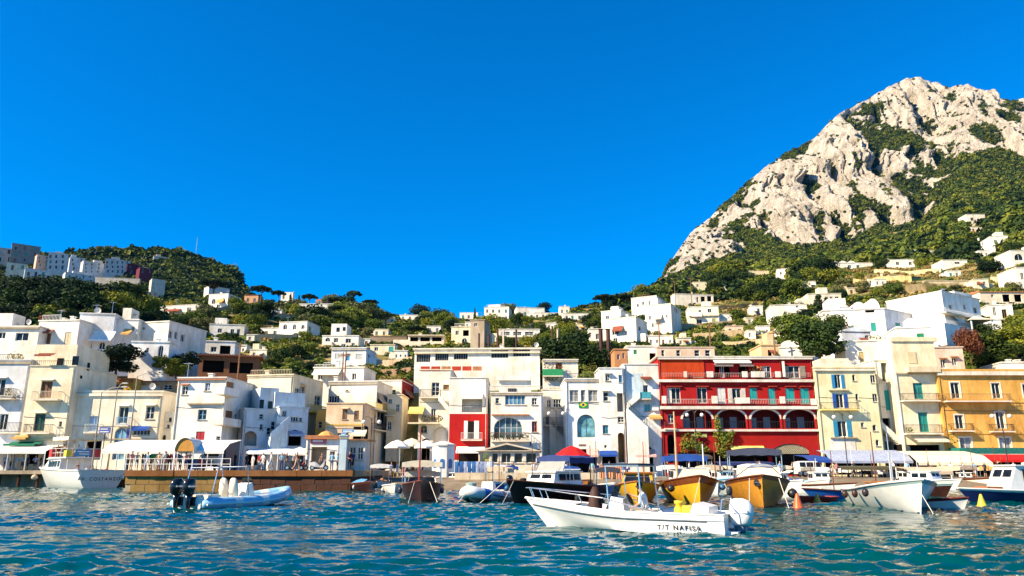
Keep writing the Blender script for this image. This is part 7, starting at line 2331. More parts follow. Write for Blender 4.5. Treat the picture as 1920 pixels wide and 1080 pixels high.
def cabin(t, x0, x1, w, z0, z1, mat, roofmat=None, wins=3, name='cabin', slope=.3):
 mb = MB()
 mb.loft([[(x0, -w, z0), (x0, w, z0), (x0 + .05, w * .92, z1), (x0 + .05, -w * .92, z1)], [(x1, -w * .92, z0), (x1, w * .92, z0), (x1 - slope, w * .85, z1), (x1 - slope, -w * .85, z1)]])
 o = mb.build(name, mat, t)
 rb = MB(); rb.box(x0 - .15, x1 - slope + .15, -w * .98, w * .98, z1 + .004, z1 + .08); rb.build('cabin_roof', roofmat or mat, o)
 for sg in (-1, 1):
  for i in range(wins):
   a = x0 + .15 + (x1 - slope - x0 - .3) * i / wins
   b_ = a + (x1 - slope - x0 - .3) / wins * .8
   za, zb = z0 + (z1 - z0) * .4, z0 + (z1 - z0) * .88
   wb = MB(); k = .012
   ya, yb = sg * (w * .965 + k), sg * (w * .935 + k)
   wb.poly([(a, ya, za), (b_, ya * .98, za), (b_, yb * .98, zb), (a, yb, zb)]); wb.build('cabin_window', M_glass, o)
 q = slope
 for a, c_ in ((-.70, -.06), (.06, .70)):
  wb = MB(); wb.poly([(x1 - q * .55 + .012, w * a, z0 + (z1 - z0) * .55), (x1 - q * .55 + .012, w * c_, z0 + (z1 - z0) * .55), (x1 - q * .86 + .012, w * c_ * .95, z0 + (z1 - z0) * .86), (x1 - q * .86 + .012, w * a * .95, z0 + (z1 - z0) * .86)]); wb.build('cabin_window', M_glass, o)
 return o
def rope(t, pts, r=.018):
 mb = MB(); mb.tube(pts, r, 4); return mb.build('mooring_rope', M_rope, t)
def boat(label, bpx, bpy, head, L, B, hb, hs, cols, name='moored_boat', **k):
 th = radians(head)
 bow = atz(bpx, bpy, 0.0)
 d = Vector((cos(th), sin(th), 0))
 c = bow - d * (L * .40)
 t = empty(name, (c.x, c.y, 0), th, label, 'boat')
 rk = {q: k.pop(q) for q in ('draft', 'st', 'rake', 'full', 'flare') if q in k}
 rows = hull_mesh(L, B, hb, hs, **rk)
 sh = hull_parts(t, rows, cols, **k)
 return t, sh, rows
P_w = paint((.78, .76, .70), .3, 'boat_white', .1); P_w2 = paint((.72, .73, .72), .35, 'boat_offwhite', .15)
P_brown = paint((.035, .012, .008), .3, 'boat_dark_mahogany', .3); P_mah = paint((.16, .045, .014), .3, 'boat_mahogany', .35)
P_var = paint((.36, .13, .025), .28, 'boat_varnish', .3); P_yel = paint((.66, .36, .02), .35, 'boat_yellow', .15); P_ora = paint((.55, .23, .025), .3, 'boat_orange', .2)
P_blue = paint((.02, .13, .45), .35, 'boat_blue', .15); P_navy = paint((.012, .022, .10), .25, 'boat_navy', .15); P_sky = paint((.13, .40, .62), .4, 'tube_blue', .1); P_anti = paint((.03, .06, .14), .7, 'antifouling_blue', .3)
P_red = paint((.45, .05, .03), .5, 'boat_red', .2); P_antir = paint((.10, .02, .015), .8, 'antifouling_red', .3); P_grey = paint((.42, .44, .44), .4, 'boat_grey', .1); P_teal = paint((.25, .36, .36), .35, 'boat_pale_teal', .1)
M_blackp = paint((.012, .012, .014), .2, 'black_gloss', .1, spec=.6)
M_vinyl = paint((.74, .66, .52), .5, 'cream_vinyl', .08)

# --- the white motorboat in the foreground
sternp, bowp = atz(1370, 1003, 0), atz(1027, 991, 0)
dv = bowp - sternp
th = atan2(dv.y, dv.x)
Lw = dv.length
cmid = sternp + dv * .5
n1 = empty('motorboat', (cmid.x, cmid.y, 0), th, 'white open motorboat under way in the foreground with its name on the side', 'boat')
# hull stations made for this boat: high flared bow, flat chine, straight topsides
rows = []
NN = 30
for i in range(NN + 1):
 s = 1 - (1 - i / NN) ** 1.3
 f = .93 + .07 * sin(pi / 2 * min(1, s / .35)) if s < .5 else max(.0, 1 - ((s - .5) / .5) ** 2.6)
 bw = max(.015, 1.12 * f)
 zs = .62 + .06 * s + .30 * max(0, (s - .45) / .55) ** 1.6
 zk = -.28 + .27 * max(0, (s - .62) / .38) ** 1.6
 zc = .06 + .50 * max(0, (s - .4) / .6) ** 1.8            # chine
 bc = bw * (.93 - .45 * max(0, (s - .35) / .65) ** 1.5)
 row = []
 for k in range(4):
  q = k / 3
  row.append((q * bc, zk + (zc - zk) * q ** 1.1))
 zm = zs - .2
 row += [(bc + (bw * .97 - bc) * .5, zc + (zm - zc) * .5), (bw * .97, zm), (bw * 1.0, zm + .03), (bw * .985, zs)]
 rows.append([(-Lw / 2 + s * Lw * .985 + 1.05 * max(0, (z + .05) / 1.2) ** 1.0 * s ** 7, y, z) for y, z in row])
sh1 = hull_parts(n1, rows, (M_whitep, M_whitep, P_antir), gun=.03, gmat=M_whitep, floor=.22, foredeck=.30, inner=P_w2, strake=2)
mb = MB()
for sg in (1, -1):
 mb.tube([(r[5][0], sg * (r[5][1] + .012), r[5][2]) for r in rows[2:-1]], .02, 4)
mb.build('rub_rail', paint((.10, .11, .12), .6), n1)
mb = MB()
for sg in (1, -1):
 pts = []
 for s_ in (0.30, .42, .55, .68, .8, .9, .97, 1.0):
  r = rows[int(s_ * NN)][-1]
  pts.append(Vector((r[0] - .03, sg * max(.0, r[1] * .93), r[2] + .34 * min(1, (s_ - .25) / .3) * (1 if s_ < .99 else .95))))
 mb.tube(pts, .019, 6)
 for k in (1, 3, 5, 6):
  r = rows[int((0.30, .42, .55, .68, .8, .9, .97, 1.0)[k] * NN)][-1]
  mb.tube([(r[0] - .18, sg * r[1] * .9, r[2] - .02), pts[k]], .015, 5)
mb.build('bow_rail', M_steel, n1)
# lettering cut as real glyphs on the hull side
def lettering(txt, size, mat, parent, M, name='boat_name', bold=.004, font=None):
 cu = bpy.data.curves.new(name, 'FONT')
 cu.body = txt; cu.size = size; cu.extrude = .001; cu.align_x = 'CENTER'; cu.offset = bold; cu.space_character = 1.34
 tmp = bpy.data.objects.new(name + '_tmp', cu)
 C.objects.link(tmp)
 dg = bpy.context.evaluated_depsgraph_get()
 me = bpy.data.meshes.new_from_object(tmp.evaluated_get(dg))
 bpy.data.objects.remove(tmp)
 me.transform(M)
 me.materials.clear(); me.materials.append(mat)
 o = bpy.data.objects.new(name, me)
 C.objects.link(o)
 o.parent = parent
 return o
# port side faces the camera (boat heads left): local +y is port
xloc = Lw / 2 - (1294 - 1027) / (1370 - 1027) * Lw
rr_i = min(range(NN), key=lambda i: abs(rows[i][3][0] - xloc))
yside = rows[rr_i][3][1] * 1.03 + .03
r3, r5 = rows[rr_i][3], rows[rr_i][5]
ML = max(r[3][1] + (r[5][1] - r[3][1]) * (.17 - r[3][2]) / (r[5][2] - r[3][2]) for r in rows[rr_i - 4:rr_i + 5]) + .006
Ml = Matrix.Translation((xloc, ML, .17)) @ Matrix.Rotation(pi, 4, 'Z') @ Matrix.Rotation(pi / 2 + atan((r5[1] - r3[1]) / (r5[2] - r3[2])), 4, 'X')
lettering('T/T NAFISA', .195, paint((.02, .02, .022), .5), n1, Ml)
mb = MB(); mb.loft([[(-.35, -.42, .22), (-.35, .42, .22), (-.25, .36, 1.0), (-.25, -.36, 1.0)], [(.35, -.45, .22), (.35, .45, .22), (.12, .38, 1.08), (.12, -.38, 1.08)]])
cons = mb.build('console', M_whitep, n1, loc=(.5, 0, 0))
mb = MB(); mb.poly([(.33, -.42, .62), (.33, .42, .62), (-.02, .36, 1.42), (-.02, -.36, 1.42)]); mb.build('console_windscreen', M_glass, cons)
mb = MB(); mb.lathe((0, 0, 0), [(.19, 0), (.2, .02), (.19, .04)], 14); sw = mb.build('steering_wheel', M_tyre, cons, loc=(-.37, 0, .98)); sw.rotation_euler = (0, radians(-60), 0)
thwart(n1, -.45, .55, .66, M_vinyl, 'helm_seat', .5); mb = MB(); mb.box(-.67, -.23, -.5, .5, .22, .61); mb.build('seat_base', M_whitep, n1)
mb = MB()
for xx in (-.55, .5):
 mb.tube([(xx, -1.0, .65), (xx + .1, -.95, 2.02), (xx + .1, .95, 2.02), (xx, 1.0, .65)], .022, 6)
mb.tube([(-.45, -.95, 2.02), (.6, -.95, 2.02)], .02, 5); mb.tube([(-.45, .95, 2.02), (.6, .95, 2.02)], .02, 5); mb.build('bimini_frame', M_steel, n1)
mb = MB(); mb.box(-.47, .64, -.96, .96, 2.04, 2.1); mb.build('folded_bimini', cloth((.03, .05, .09)), n1)
mb = MB(); mb.lathe((1.25, .1, .22), [(.22, 0), (.26, .3), (.2, .9), (.08, 1.15)], 10); mb.build('seat_cover', paint((.05, .02, .015), .7), n1, True)
mb = MB(); mb.loft([[(-2.5, -.8, .6), (-2.5, .8, .6), (-2.5, .75, .82), (-2.5, -.75, .82)], [(-1.95, -.85, .6), (-1.95, .85, .6), (-2.05, .8, .92), (-2.05, -.8, .92)]]); mb.build('stern_cushion', M_whitep, n1)
mb = MB(); mb.lathe((-1.55, .35, .24), [(.15, 0), (.19, .05), (.17, .5), (.1, .62), (.16, .66), (.16, .74)], 12); mb.build('yellow_canister', paint((.70, .52, .03), .45), n1, True)
mb = MB(); mb.box(-1.98, -1.72, .5, .8, .62, .86); mb.build('yellow_box', paint((.66, .50, .05), .5), n1)
mb = MB(); mb.lathe((Lw * .30, .25, .93), [(.1, 0), (.12, .05), (.1, .16)], 8); mb.build('rope_coil', M_tyre, n1)
outboard(n1, -Lw / 2 - .02, .1, -.02, 1.12, M_whitep, paint((.10, .14, .17), .4))
mb = MB(); mb.box(-Lw / 2 - .34, -Lw / 2, -.8, .8, -.1, .14); mb.build('swim_platform', M_whitep, n1)
mb = MB(); mb.tube([(-Lw / 2 + .1, -.9, .7), (-Lw / 2 + .05, -.85, 1.05), (-Lw / 2 + .05, .85, 1.05), (-Lw / 2 + .1, .9, .7)], .02, 5)
mb.build('stern_rail', M_steel, n1)

# --- blue inflatable with twin black outboards
sp = atz(345, 957, 0)
r1 = empty('inflatable_boat', (0, 0, 0), radians(64), 'blue rigid inflatable boat with twin black outboards moving off the quay', 'boat')
def rib(t, L, B, tr_, tube, stripe, hullm, inner):
 pts = []
 N = 30
 for i in range(N + 1):
  s = i / N
  a = -L / 2 + .25 + (L - .5) * (s * 2 if s < .5 else (1 - s) * 2)
  q = (s * 2 if s < .5 else (1 - s) * 2)
  y = (B / 2 - tr_) * (1 if q < .55 else max(.0, 1 - ((q - .55) / .45) ** 2.4))
  pts.append(((a), y if s < .5 else -y, .30 + .42 * max(0, (q - .4) / .6) ** 1.8))
 pts = [p for i, p in enumerate(pts)]
 mb = MB(); mb.tube(pts, [tr_ * (.55 if i in (0, N) else 1) for i in range(N + 1)], 12); o = mb.build('inflatable_tube', tube, t, True)
 sb = MB()
 for sg in (1, -1):
  sb.tube([(p[0], sg * (abs(p[1]) + tr_ * .97), p[2] - .02) for p in pts[:N // 2 - 2]], .05, 5)
 sb.build('rubbing_strake', stripe, o)
 for i in (4, 8, 12, N - 5, N - 9, N - 13):
  lb = MB(); lb.tube([pts[i], pts[i + 1]], tr_ * 1.015, 12, False); lb.build('tube_band', stripe, o)
 hb_ = MB(); secs = []
 for i in range(11):
  q = i / 10
  a = -L / 2 + .2 + (L - .75) * q
  y = (B / 2 - tr_ * 1.3) * (1 if q < .55 else max(.03, 1 - ((q - .55) / .45) ** 2.4))
  secs.append([(a, -y, .22 + .35 * q ** 3), (a, 0, -.32 + .55 * q ** 3), (a, y, .22 + .35 * q ** 3), (a, y, .3 + .38 * q ** 3), (a, -y, .3 + .38 * q ** 3)])
 hb_.loft(secs); hb_.build('hull', hullm, t)
 return pts
r1.location = (sp.x + cos(radians(64)) * 3.6, sp.y + sin(radians(64)) * 3.6, 0)
rib(r1, 7.4, 2.7, .30, paint((.30, .55, .70), .4, 'tube_pale_blue', .1), P_w, P_w, P_w)
for y in (-.42, .42):
 outboard(r1, -3.45, y, .42, 1.12, M_blackp, M_blackp)
mb = MB(); mb.box(-3.5, -3.3, -.95, .95, .1, .62); mb.build('transom', P_w, r1)
for y in (-.35, .35):
 mb = MB(); secs = []
 for z, a, b_ in ((.35, .2, .2), (.8, .24, .24), (.85, .26, .25), (1.2, .16, .25), (1.42, .12, .2), (1.5, .06, .1)):
  secs.append([(-.9 - (z - .8) * .12 + a * cos(2 * pi * k / 12), y + b_ * sin(2 * pi * k / 12), z) for k in range(12)])
 mb.loft(secs); mb.build('helm_seat', M_vinyl, r1, True)
mb = MB(); mb.loft([[(-.2, -.45, .3), (-.2, .45, .3), (-.1, .42, 1.15), (-.1, -.42, 1.15)], [(.55, -.45, .3), (.55, .45, .3), (.3, .4, 1.25), (.3, -.4, 1.25)]]); mb.build('console', P_w, r1)
mb = MB(); mb.poly([(.5, -.4, 1.1), (.5, .4, 1.1), (.2, .36, 1.5), (.2, -.36, 1.5)]); mb.build('windscreen', M_glass, r1)
mb = MB()
for y in (-.95, .95):
 mb.tube([(-2.9, y, .55), (-2.6, y, 2.0), (-.6, y * .95, 2.05), (-.4, y * .95, .6)], .028, 6)
mb.tube([(-2.6, -.95, 2.0), (-2.6, .95, 2.0)], .028, 6); mb.tube([(-.6, -.9, 2.05), (-.6, .9, 2.05)], .028, 6); mb.build('roll_bar', M_steel, r1)
mb = MB(); mb.box(.7, 2.0, -.6, .6, .42, .58); mb.build('bow_cushion', M_vinyl, r1); mb = MB(); mb.box(-2.9, -2.1, -.75, .75, .35, .7); mb.build('stern_bench', M_vinyl, r1)

# --- small excursion ferry
th = radians(144)
tc = atz(182, 917, 0)
fe = empty('excursion_ferry', (tc.x + cos(th) * 6.4, tc.y + sin(th) * 6.4, 0), th, 'white excursion ferry crowded with passengers moored stern out at the quay', 'boat')
rows = hull_mesh(14, 4.9, 2.3, 1.85, .5, .96, 1.2, 2.6, .5)
sh = hull_parts(fe, rows, (P_w, P_w, P_anti), gun=.07, gmat=P_w, floor=1.0, foredeck=.42, strake=1)
cabin(fe, -1.2, 3.2, 1.7, 1.7, 3.0, P_w, P_w, 4, 'cabin', 1.3)
mb = MB(); mb.box(-2.6, 1.4, -1.75, 1.75, 3.1, 3.22); mb.build('upper_deck', P_w, fe)
mb = MB()
for x in (-2.5, -1.2, 0, 1.3):
 for y in (-1.7, 1.7):
  mb.tube([(x, y, 3.2), (x, y, 4.1)], .025, 5)
for y in (-1.7, 1.7):
 mb.tube([(-2.5, y, 4.1), (1.3, y, 4.1)], .025, 5); mb.tube([(-2.5, y, 3.65), (1.3, y, 3.65)], .02, 5)
mb.tube([(-2.5, -1.7, 4.1), (-2.5, 1.7, 4.1)], .025, 5)
for x in (-2.5,):
 for y in (-1.5, 0, 1.5):
  mb.tube([(x, y, 1.0), (x, y, 3.1)], .035, 5)
mb.build('deck_railing', M_frame, fe)
bimini(fe, -2.6, 1.0, 1.75, 5.3, 3.2, M_ccream, True, .1, 'sun_canopy', M_frame)
for x, y, cm, nm in ((1.1, 1.4, (.5, .03, .03), 'life_raft'), (-2.45, -1.3, (.5, .03, .03), 'life_raft')):
 mb = MB(); mb.box(x - .3, x + .3, y - .35, y + .35, 3.25, 4.05); mb.build(nm, paint(cm, .5), fe)
mb = MB(); mb.box(-2.64, -2.56, -.7, .9, 3.3, 4.0); fsn = mb.build('sign_board', paint((.05, .25, .45), .5), fe)
mb = MB(); mb.box(-2.66, -2.645, -.5, .7, 3.72, 3.82); mb.box(-2.66, -2.645, -.5, .5, 3.48, 3.58); mb.build('sign_lines', M_frame, fsn)
mb = MB(); mb.box(-2.6, -2.0, 1.2, 1.75, 3.25, 3.9); mb.build('locker', paint((.65, .5, .03), .5), fe)
xst = rows[0][-1][0]
lettering('V. COSTANZO', .46, paint((.02, .02, .03), .5), fe, Matrix.Translation((xst - .02, 0, .85)) @ Matrix.Rotation(-pi / 2, 4, 'Z') @ Matrix.Rotation(pi / 2, 4, 'X'))
for y in (-2.1, 2.2):
 fender(fe, xst - .1, y, 1.4, (.7, .68, .62), .16, .5)
fender(fe, 5.2, 1.3, 1.4, (.55, .4, .3), .3, .6, True)
mast(fe, 2.4, .8, 3.1, 3.2, M_frame, .03, 'radio_mast')

# --- moored boats
t, sh, _ = boat('dark brown wooden boat moored bow on beneath a cream sun canopy', 789, 943, -84, 7.5, 2.75, 1.28, .85, (P_brown, P_brown, P_w), gmat=P_mah, deck=P_var, rake=.5, full=2.6, flare=.45, inner=P_var)
mast(t, 1.6, -.15, .8, 3.6, paint((.35, .03, .02), .5), .06); bimini(t, -3.0, 1.0, 1.25, 2.35, .8, M_ccream); rope(t, [(3.4, -.4, 1.2), (4.6, -.7, .0)]); rope(t, [(3.3, .5, 1.2), (4.6, 1.0, .0)])
bimini(t, -3.4, -2.2, 1.2, 1.75, .8, cloth((.7, .68, .6), 'cloth_grey_stripe', (.06, .06, .07), 7), True, .1, 'striped_awning'); fender(t, 2.0, 1.25, .9, (.03, .03, .04)); fender(t, 1.6, -1.3, .9, (.03, .03, .04)); thwart(t, -.5, 1.1, .7, P_var); windscreen(t, .9, .9, .95, .5)
t, sh, _ = boat('small white boat under a white canopy at the quay end', 708, 919, -86, 5.2, 2.0, .95, .6, (P_w2, P_w2, P_anti), gmat=P_mah, inner=P_w)
bimini(t, -2.2, .9, .95, 2.35, .6, M_cwhite); thwart(t, -.2, .8, .55, P_var); thwart(t, -1.3, .8, .55, P_var); fender(t, 1.2, .9, .6, (.6, .58, .5))
r2 = empty('inflatable_boat', (0, 0, 0), radians(-112), 'blue and white inflatable boat moored bow on beside the dark brown boat', 'boat')
bw_ = atz(878, 945, 0); r2.location = (bw_.x - cos(radians(-112)) * 2.9, bw_.y - sin(radians(-112)) * 2.9, 0)
rib(r2, 6.6, 2.6, .33, P_w2, P_blue, P_w2, P_w); mb = MB(); mb.loft([[(-.3, -.4, .3), (-.3, .4, .3), (-.2, .36, 1.1), (-.2, -.36, 1.1)], [(.4, -.4, .3), (.4, .4, .3), (.2, .36, 1.2), (.2, -.36, 1.2)]]); mb.build('console', P_w, r2); outboard(r2, -3.1, 0, .6, 1.0, M_blackp, M_blackp); thwart(r2, -1.2, .6, .7, M_vinyl, 'helm_seat', .5); mast(r2, -.6, 0, .4, 2.6, M_iron, .03)
rope(r2, [(2.9, -.25, .5), (3.4, -.5, 0)]); mb = MB(); leaf = [(.2, .05), (.3, .0), (.25, -.1)]; mb.lathe((2.55, 0, .9), [(.1, 0), (.3, .1), (.32, .25), (.1, .3)], 10); mb.build('rope_pile', paint((.25, .35, .32), .9), r2)
t, sh, _ = boat('dark mahogany launch with a grey canvas windscreen shelter', 965, 946, -130, 8.6, 2.9, 1.35, .95, (P_brown, P_brown, P_mah), gmat=P_mah, deck=P_var, inner=P_w, rake=.7)
cabin(t, -1.6, 1.2, 1.15, 1.0, 1.75, P_w, P_w, 3); bimini(t, -2.8, -.2, 1.25, 2.65, 1.0, cloth((.03, .05, .16)), True, .1); windscreen(t, .2, 1.05, 1.8, .75, cloth((.30, .30, .28), 'grey_canvas'), .5); mast(t, -2.9, .9, 1.0, 2.4, P_mah, .04); mast(t, 1.8, 0, 1.4, 2.0, M_iron, .025)
rope(t, [(3.9, -.3, 1.3), (5.2, -1.2, 0)]); rope(t, [(3.9, .3, 1.3), (5.4, .7, 0)]); fender(t, 2.8, -1.1, 1.1, (.02, .10, .22), .16, .4, True)
mb = MB(); mb.lathe((2.9, .2, 1.25), [(.18, 0), (.2, .15), (.08, .2)], 8); mb.build('anchor_winch', M_tyre, t)
t, sh, _ = boat('small white dinghy with a brown gunwale between launch and motorboat', 1122, 938, -78, 4.4, 1.8, .85, .6, (P_w2, P_mah, P_brown), gmat=P_mah, inner=P_var, deck=P_var)
thwart(t, 0, .75, .5, P_var); outboard(t, -2.0, 0, .45, .7, M_blackp, M_blackp); mast(t, .6, .3, .5, 3.3, M_iron, .03)
t, sh, _ = boat('blue day boat with a white wheelhouse frame behind the dark launch', 1080, 925, -85, 5.5, 2.1, 1.0, .75, (P_blue, P_w, P_anti), gmat=P_w, inner=P_w); cabin(t, -.9, .7, .75, .8, 1.9, P_w, P_w, 2, 'wheelhouse', .4); bimini(t, -2.2, -.8, .9, 2.1, .7, M_cblue)
t, sh, _ = boat('yellow wooden boat half hidden behind the helmsman', 1196, 948, -100, 6.8, 2.6, 1.3, .95, (P_yel, P_yel, P_brown), gmat=P_var, deck=P_yel, inner=P_yel, rake=.6)
cabin(t, -1.8, .2, 1.0, .95, 1.7, P_yel, P_var, 2); mast(t, .9, .4, .9, 2.6, P_var, .04); windscreen(t, .5, .8, 1.0, .5); fender(t, 1.6, -1.2, .9, (.04, .04, .05), .15, .4, True); mast(t, -.6, -.7, .9, 3.4, P_mah, .035, 'boat_hook')
t, sh, _ = boat('dark blue day boat moored beside the yellow wooden boat', 1150, 930, -90, 5.6, 2.0, .95, .7, (P_navy, P_w, P_anti), gmat=P_w, inner=P_w); thwart(t, .2, .8, .6, P_var); bimini(t, -2.2, -.3, .9, 2.0, .6, cloth((.06, .06, .08)))
t, sh, _ = boat('yellow gozzo with varnished gunwale and dark shaded bow side', 1313, 949, -95, 8.0, 3.2, 1.62, 1.1, (P_yel, P_mah, P_brown), gmat=P_mah, deck=P_var, inner=P_w, rake=.55, full=2.4, flare=.5, strake=2)
cabin(t, -1.4, .9, 1.1, 1.15, 1.95, P_w, P_w, 3); bimini(t, -3.0, -1.5, 1.3, 2.7, 1.0, M_cblue); mast(t, 1.2, -.9, 1.2, 4.0, paint((.60, .38, .2), .6), .07); rope(t, [(3.7, 0, 1.5), (5.3, -.7, 0)]); fender(t, 2.3, 1.4, 1.2, (.03, .14, .28), .17, .4, True); fender(t, 2.3, -1.4, 1.1, (.02, .02, .02), .2, .4, True); windscreen(t, 1.3, .95, 1.4, .55, M_ccream); mast(t, -.5, .9, 1.2, 2.2, M_frame, .05)
t, sh, _ = boat('big orange varnished boat moored bow on with a round hawse emblem', 1432, 955, -104, 8.4, 3.35, 1.66, 1.15, (P_ora, P_mah, P_antir), gmat=P_mah, deck=P_var, inner=P_w, rake=.7, full=2.9, flare=.55, strake=1)
cabin(t, -1.6, 1.0, 1.2, 1.2, 1.9, P_var, P_w, 3); bimini(t, -3.2, 0, 1.4, 2.95, 1.1, cloth((.05, .06, .10))); windscreen(t, 1.4, 1.15, 1.45, .6, M_ccream); rope(t, [(3.9, -.6, 1.5), (4.6, -.75, 0)]); rope(t, [(3.7, .8, 1.5), (4.5, 1.1, 0)])
mb = MB(); mb.lathe((0, 0, 0), [(.19, 0), (.21, .03), (.17, .05)], 14); em = mb.build('hawse_emblem', M_tyre, t, loc=(sh[-3][0] + .05, -.2, 1.28)); em.rotation_euler = (0, radians(80), radians(-12))
mb = MB(); mb.tube([(sh[-3][0] + .13, -.38, 1.28), (sh[-3][0] + .13, -.02, 1.26)], .03, 5); mb.build('anchor', M_steel, t); fender(t, 2.6, 1.5, 1.0, (.02, .02, .02), .24, .5, True); fender(t, 2.3, -1.55, 1.1, (.02, .03, .05), .16, .5)
mb = MB(); mb.tube([(2.0, -1.1, 1.6), (3.0, -.6, 2.0), (3.35, 0, 2.05), (3.0, .6, 2.0), (2.0, 1.1, 1.6)], .025, 5); mb.build('bow_rail', M_steel, t)
t, sh, _ = boat('white cabin cruiser with railings behind the orange boat', 1492, 936, -70, 6.0, 2.3, 1.25, .9, (P_w, P_w, P_anti), gmat=P_w, inner=P_w); cabin(t, -.9, 1.1, .9, .95, 1.65, P_w, P_w, 3); bimini(t, -2.3, -.9, 1.0, 2.2, .9, M_cwhite)
mb = MB(); mb.tube([(.8, -.8, 1.0), (.8, -.8, 1.6), (2.3, 0, 1.8), (.8, .8, 1.6), (.8, .8, 1.0)], .025, 5); mb.build('bow_rail', M_steel, t)
t, sh, _ = boat('small red rowing dinghy beside the orange buoy', 1500, 945, -150, 3.0, 1.3, .42, .36, (P_red, P_red, P_teal), gmat=P_red, inner=P_w, deck=P_red, draft=.15, rake=.25); thwart(t, 0, .5, .3, P_var)
t, sh, _ = boat('bright blue rowing boat behind the red dinghy', 1530, 941, -165, 4.2, 1.6, .8, .6, (P_blue, P_blue, P_w), gmat=P_mah, inner=P_w, deck=P_blue); thwart(t, 0, .6, .5, P_var); thwart(t, -1, .6, .5, P_var); mast(t, .3, 0, .5, 2.6, P_mah, .035)
t, sh, rw = boat('large white wooden boat with a pale teal shaded bow and black fenders', 1727, 964, -101, 9.6, 3.3, 1.5, .9, (P_w, P_teal, P_anti), gmat=P_w, deck=P_w, inner=P_w, rake=.75, full=3.4, flare=.6, strake=1)  # teal top strake holds the shade of the white bow in its colour
fender(t, -.2, -1.72, .95, (.05, .02, .02), .14, .4); fender(t, 1.6, -1.66, 1.05, (.03, .02, .03), .15, .4); fender(t, -2.6, -1.66, .85, (.04, .02, .02), .15, .4); mast(t, -.6, .2, .5, 2.3, M_frame, .08); mast(t, .1, 0, .5, 3.2, M_steel, .035); mast(t, -2.8, 0, .5, 3.4, P_mah, .04); cabin(t, -2.6, -.9, .7, .6, 1.25, P_var, P_var, 2, 'engine_box'); rope(t, [(3.9, -.1, 1.3), (4.9, .2, 0)])
mb = MB(); mb.box(.2, 1.6, -.5, .5, .9, 1.35); mb.build('red_chest', paint((.42, .05, .03), .6), t)
t, sh, _ = boat('small white tender tied right of the large white boat', 1806, 958, -35, 4.0, 1.5, .62, .45, (P_w, P_red, P_antir), gmat=P_antir, inner=P_w, rake=.3); thwart(t, 0, .6, .4, P_var)
t, sh, _ = boat('navy blue motorboat with a white deckhouse at the right edge', 1826, 947, 192, 8.0, 2.5, .92, .72, (P_navy, P_w, P_anti), gmat=P_w, deck=P_w, inner=P_w); cabin(t, -1.6, 1.5, .9, .8, 2.1, P_w, P_w, 3, 'deckhouse', .7); mb = MB(); mb.box(1.6, 2.6, -.5, .5, .85, 1.0); mb.build('sun_pad', paint((.32, .12, .05), .6), t); bimini(t, -3.6, -1.4, 1.0, 2.3, .8, M_ccream)
mb = MB(); mb.tube([(-.5, 1.35, 1.0), (-.2, 1.6, -.1)], .02, 5); mb.tube([(-.5, 1.35, 1.0), (-.9, 1.6, -.1)], .02, 5); mb.build('boarding_ladder', M_steel, t)
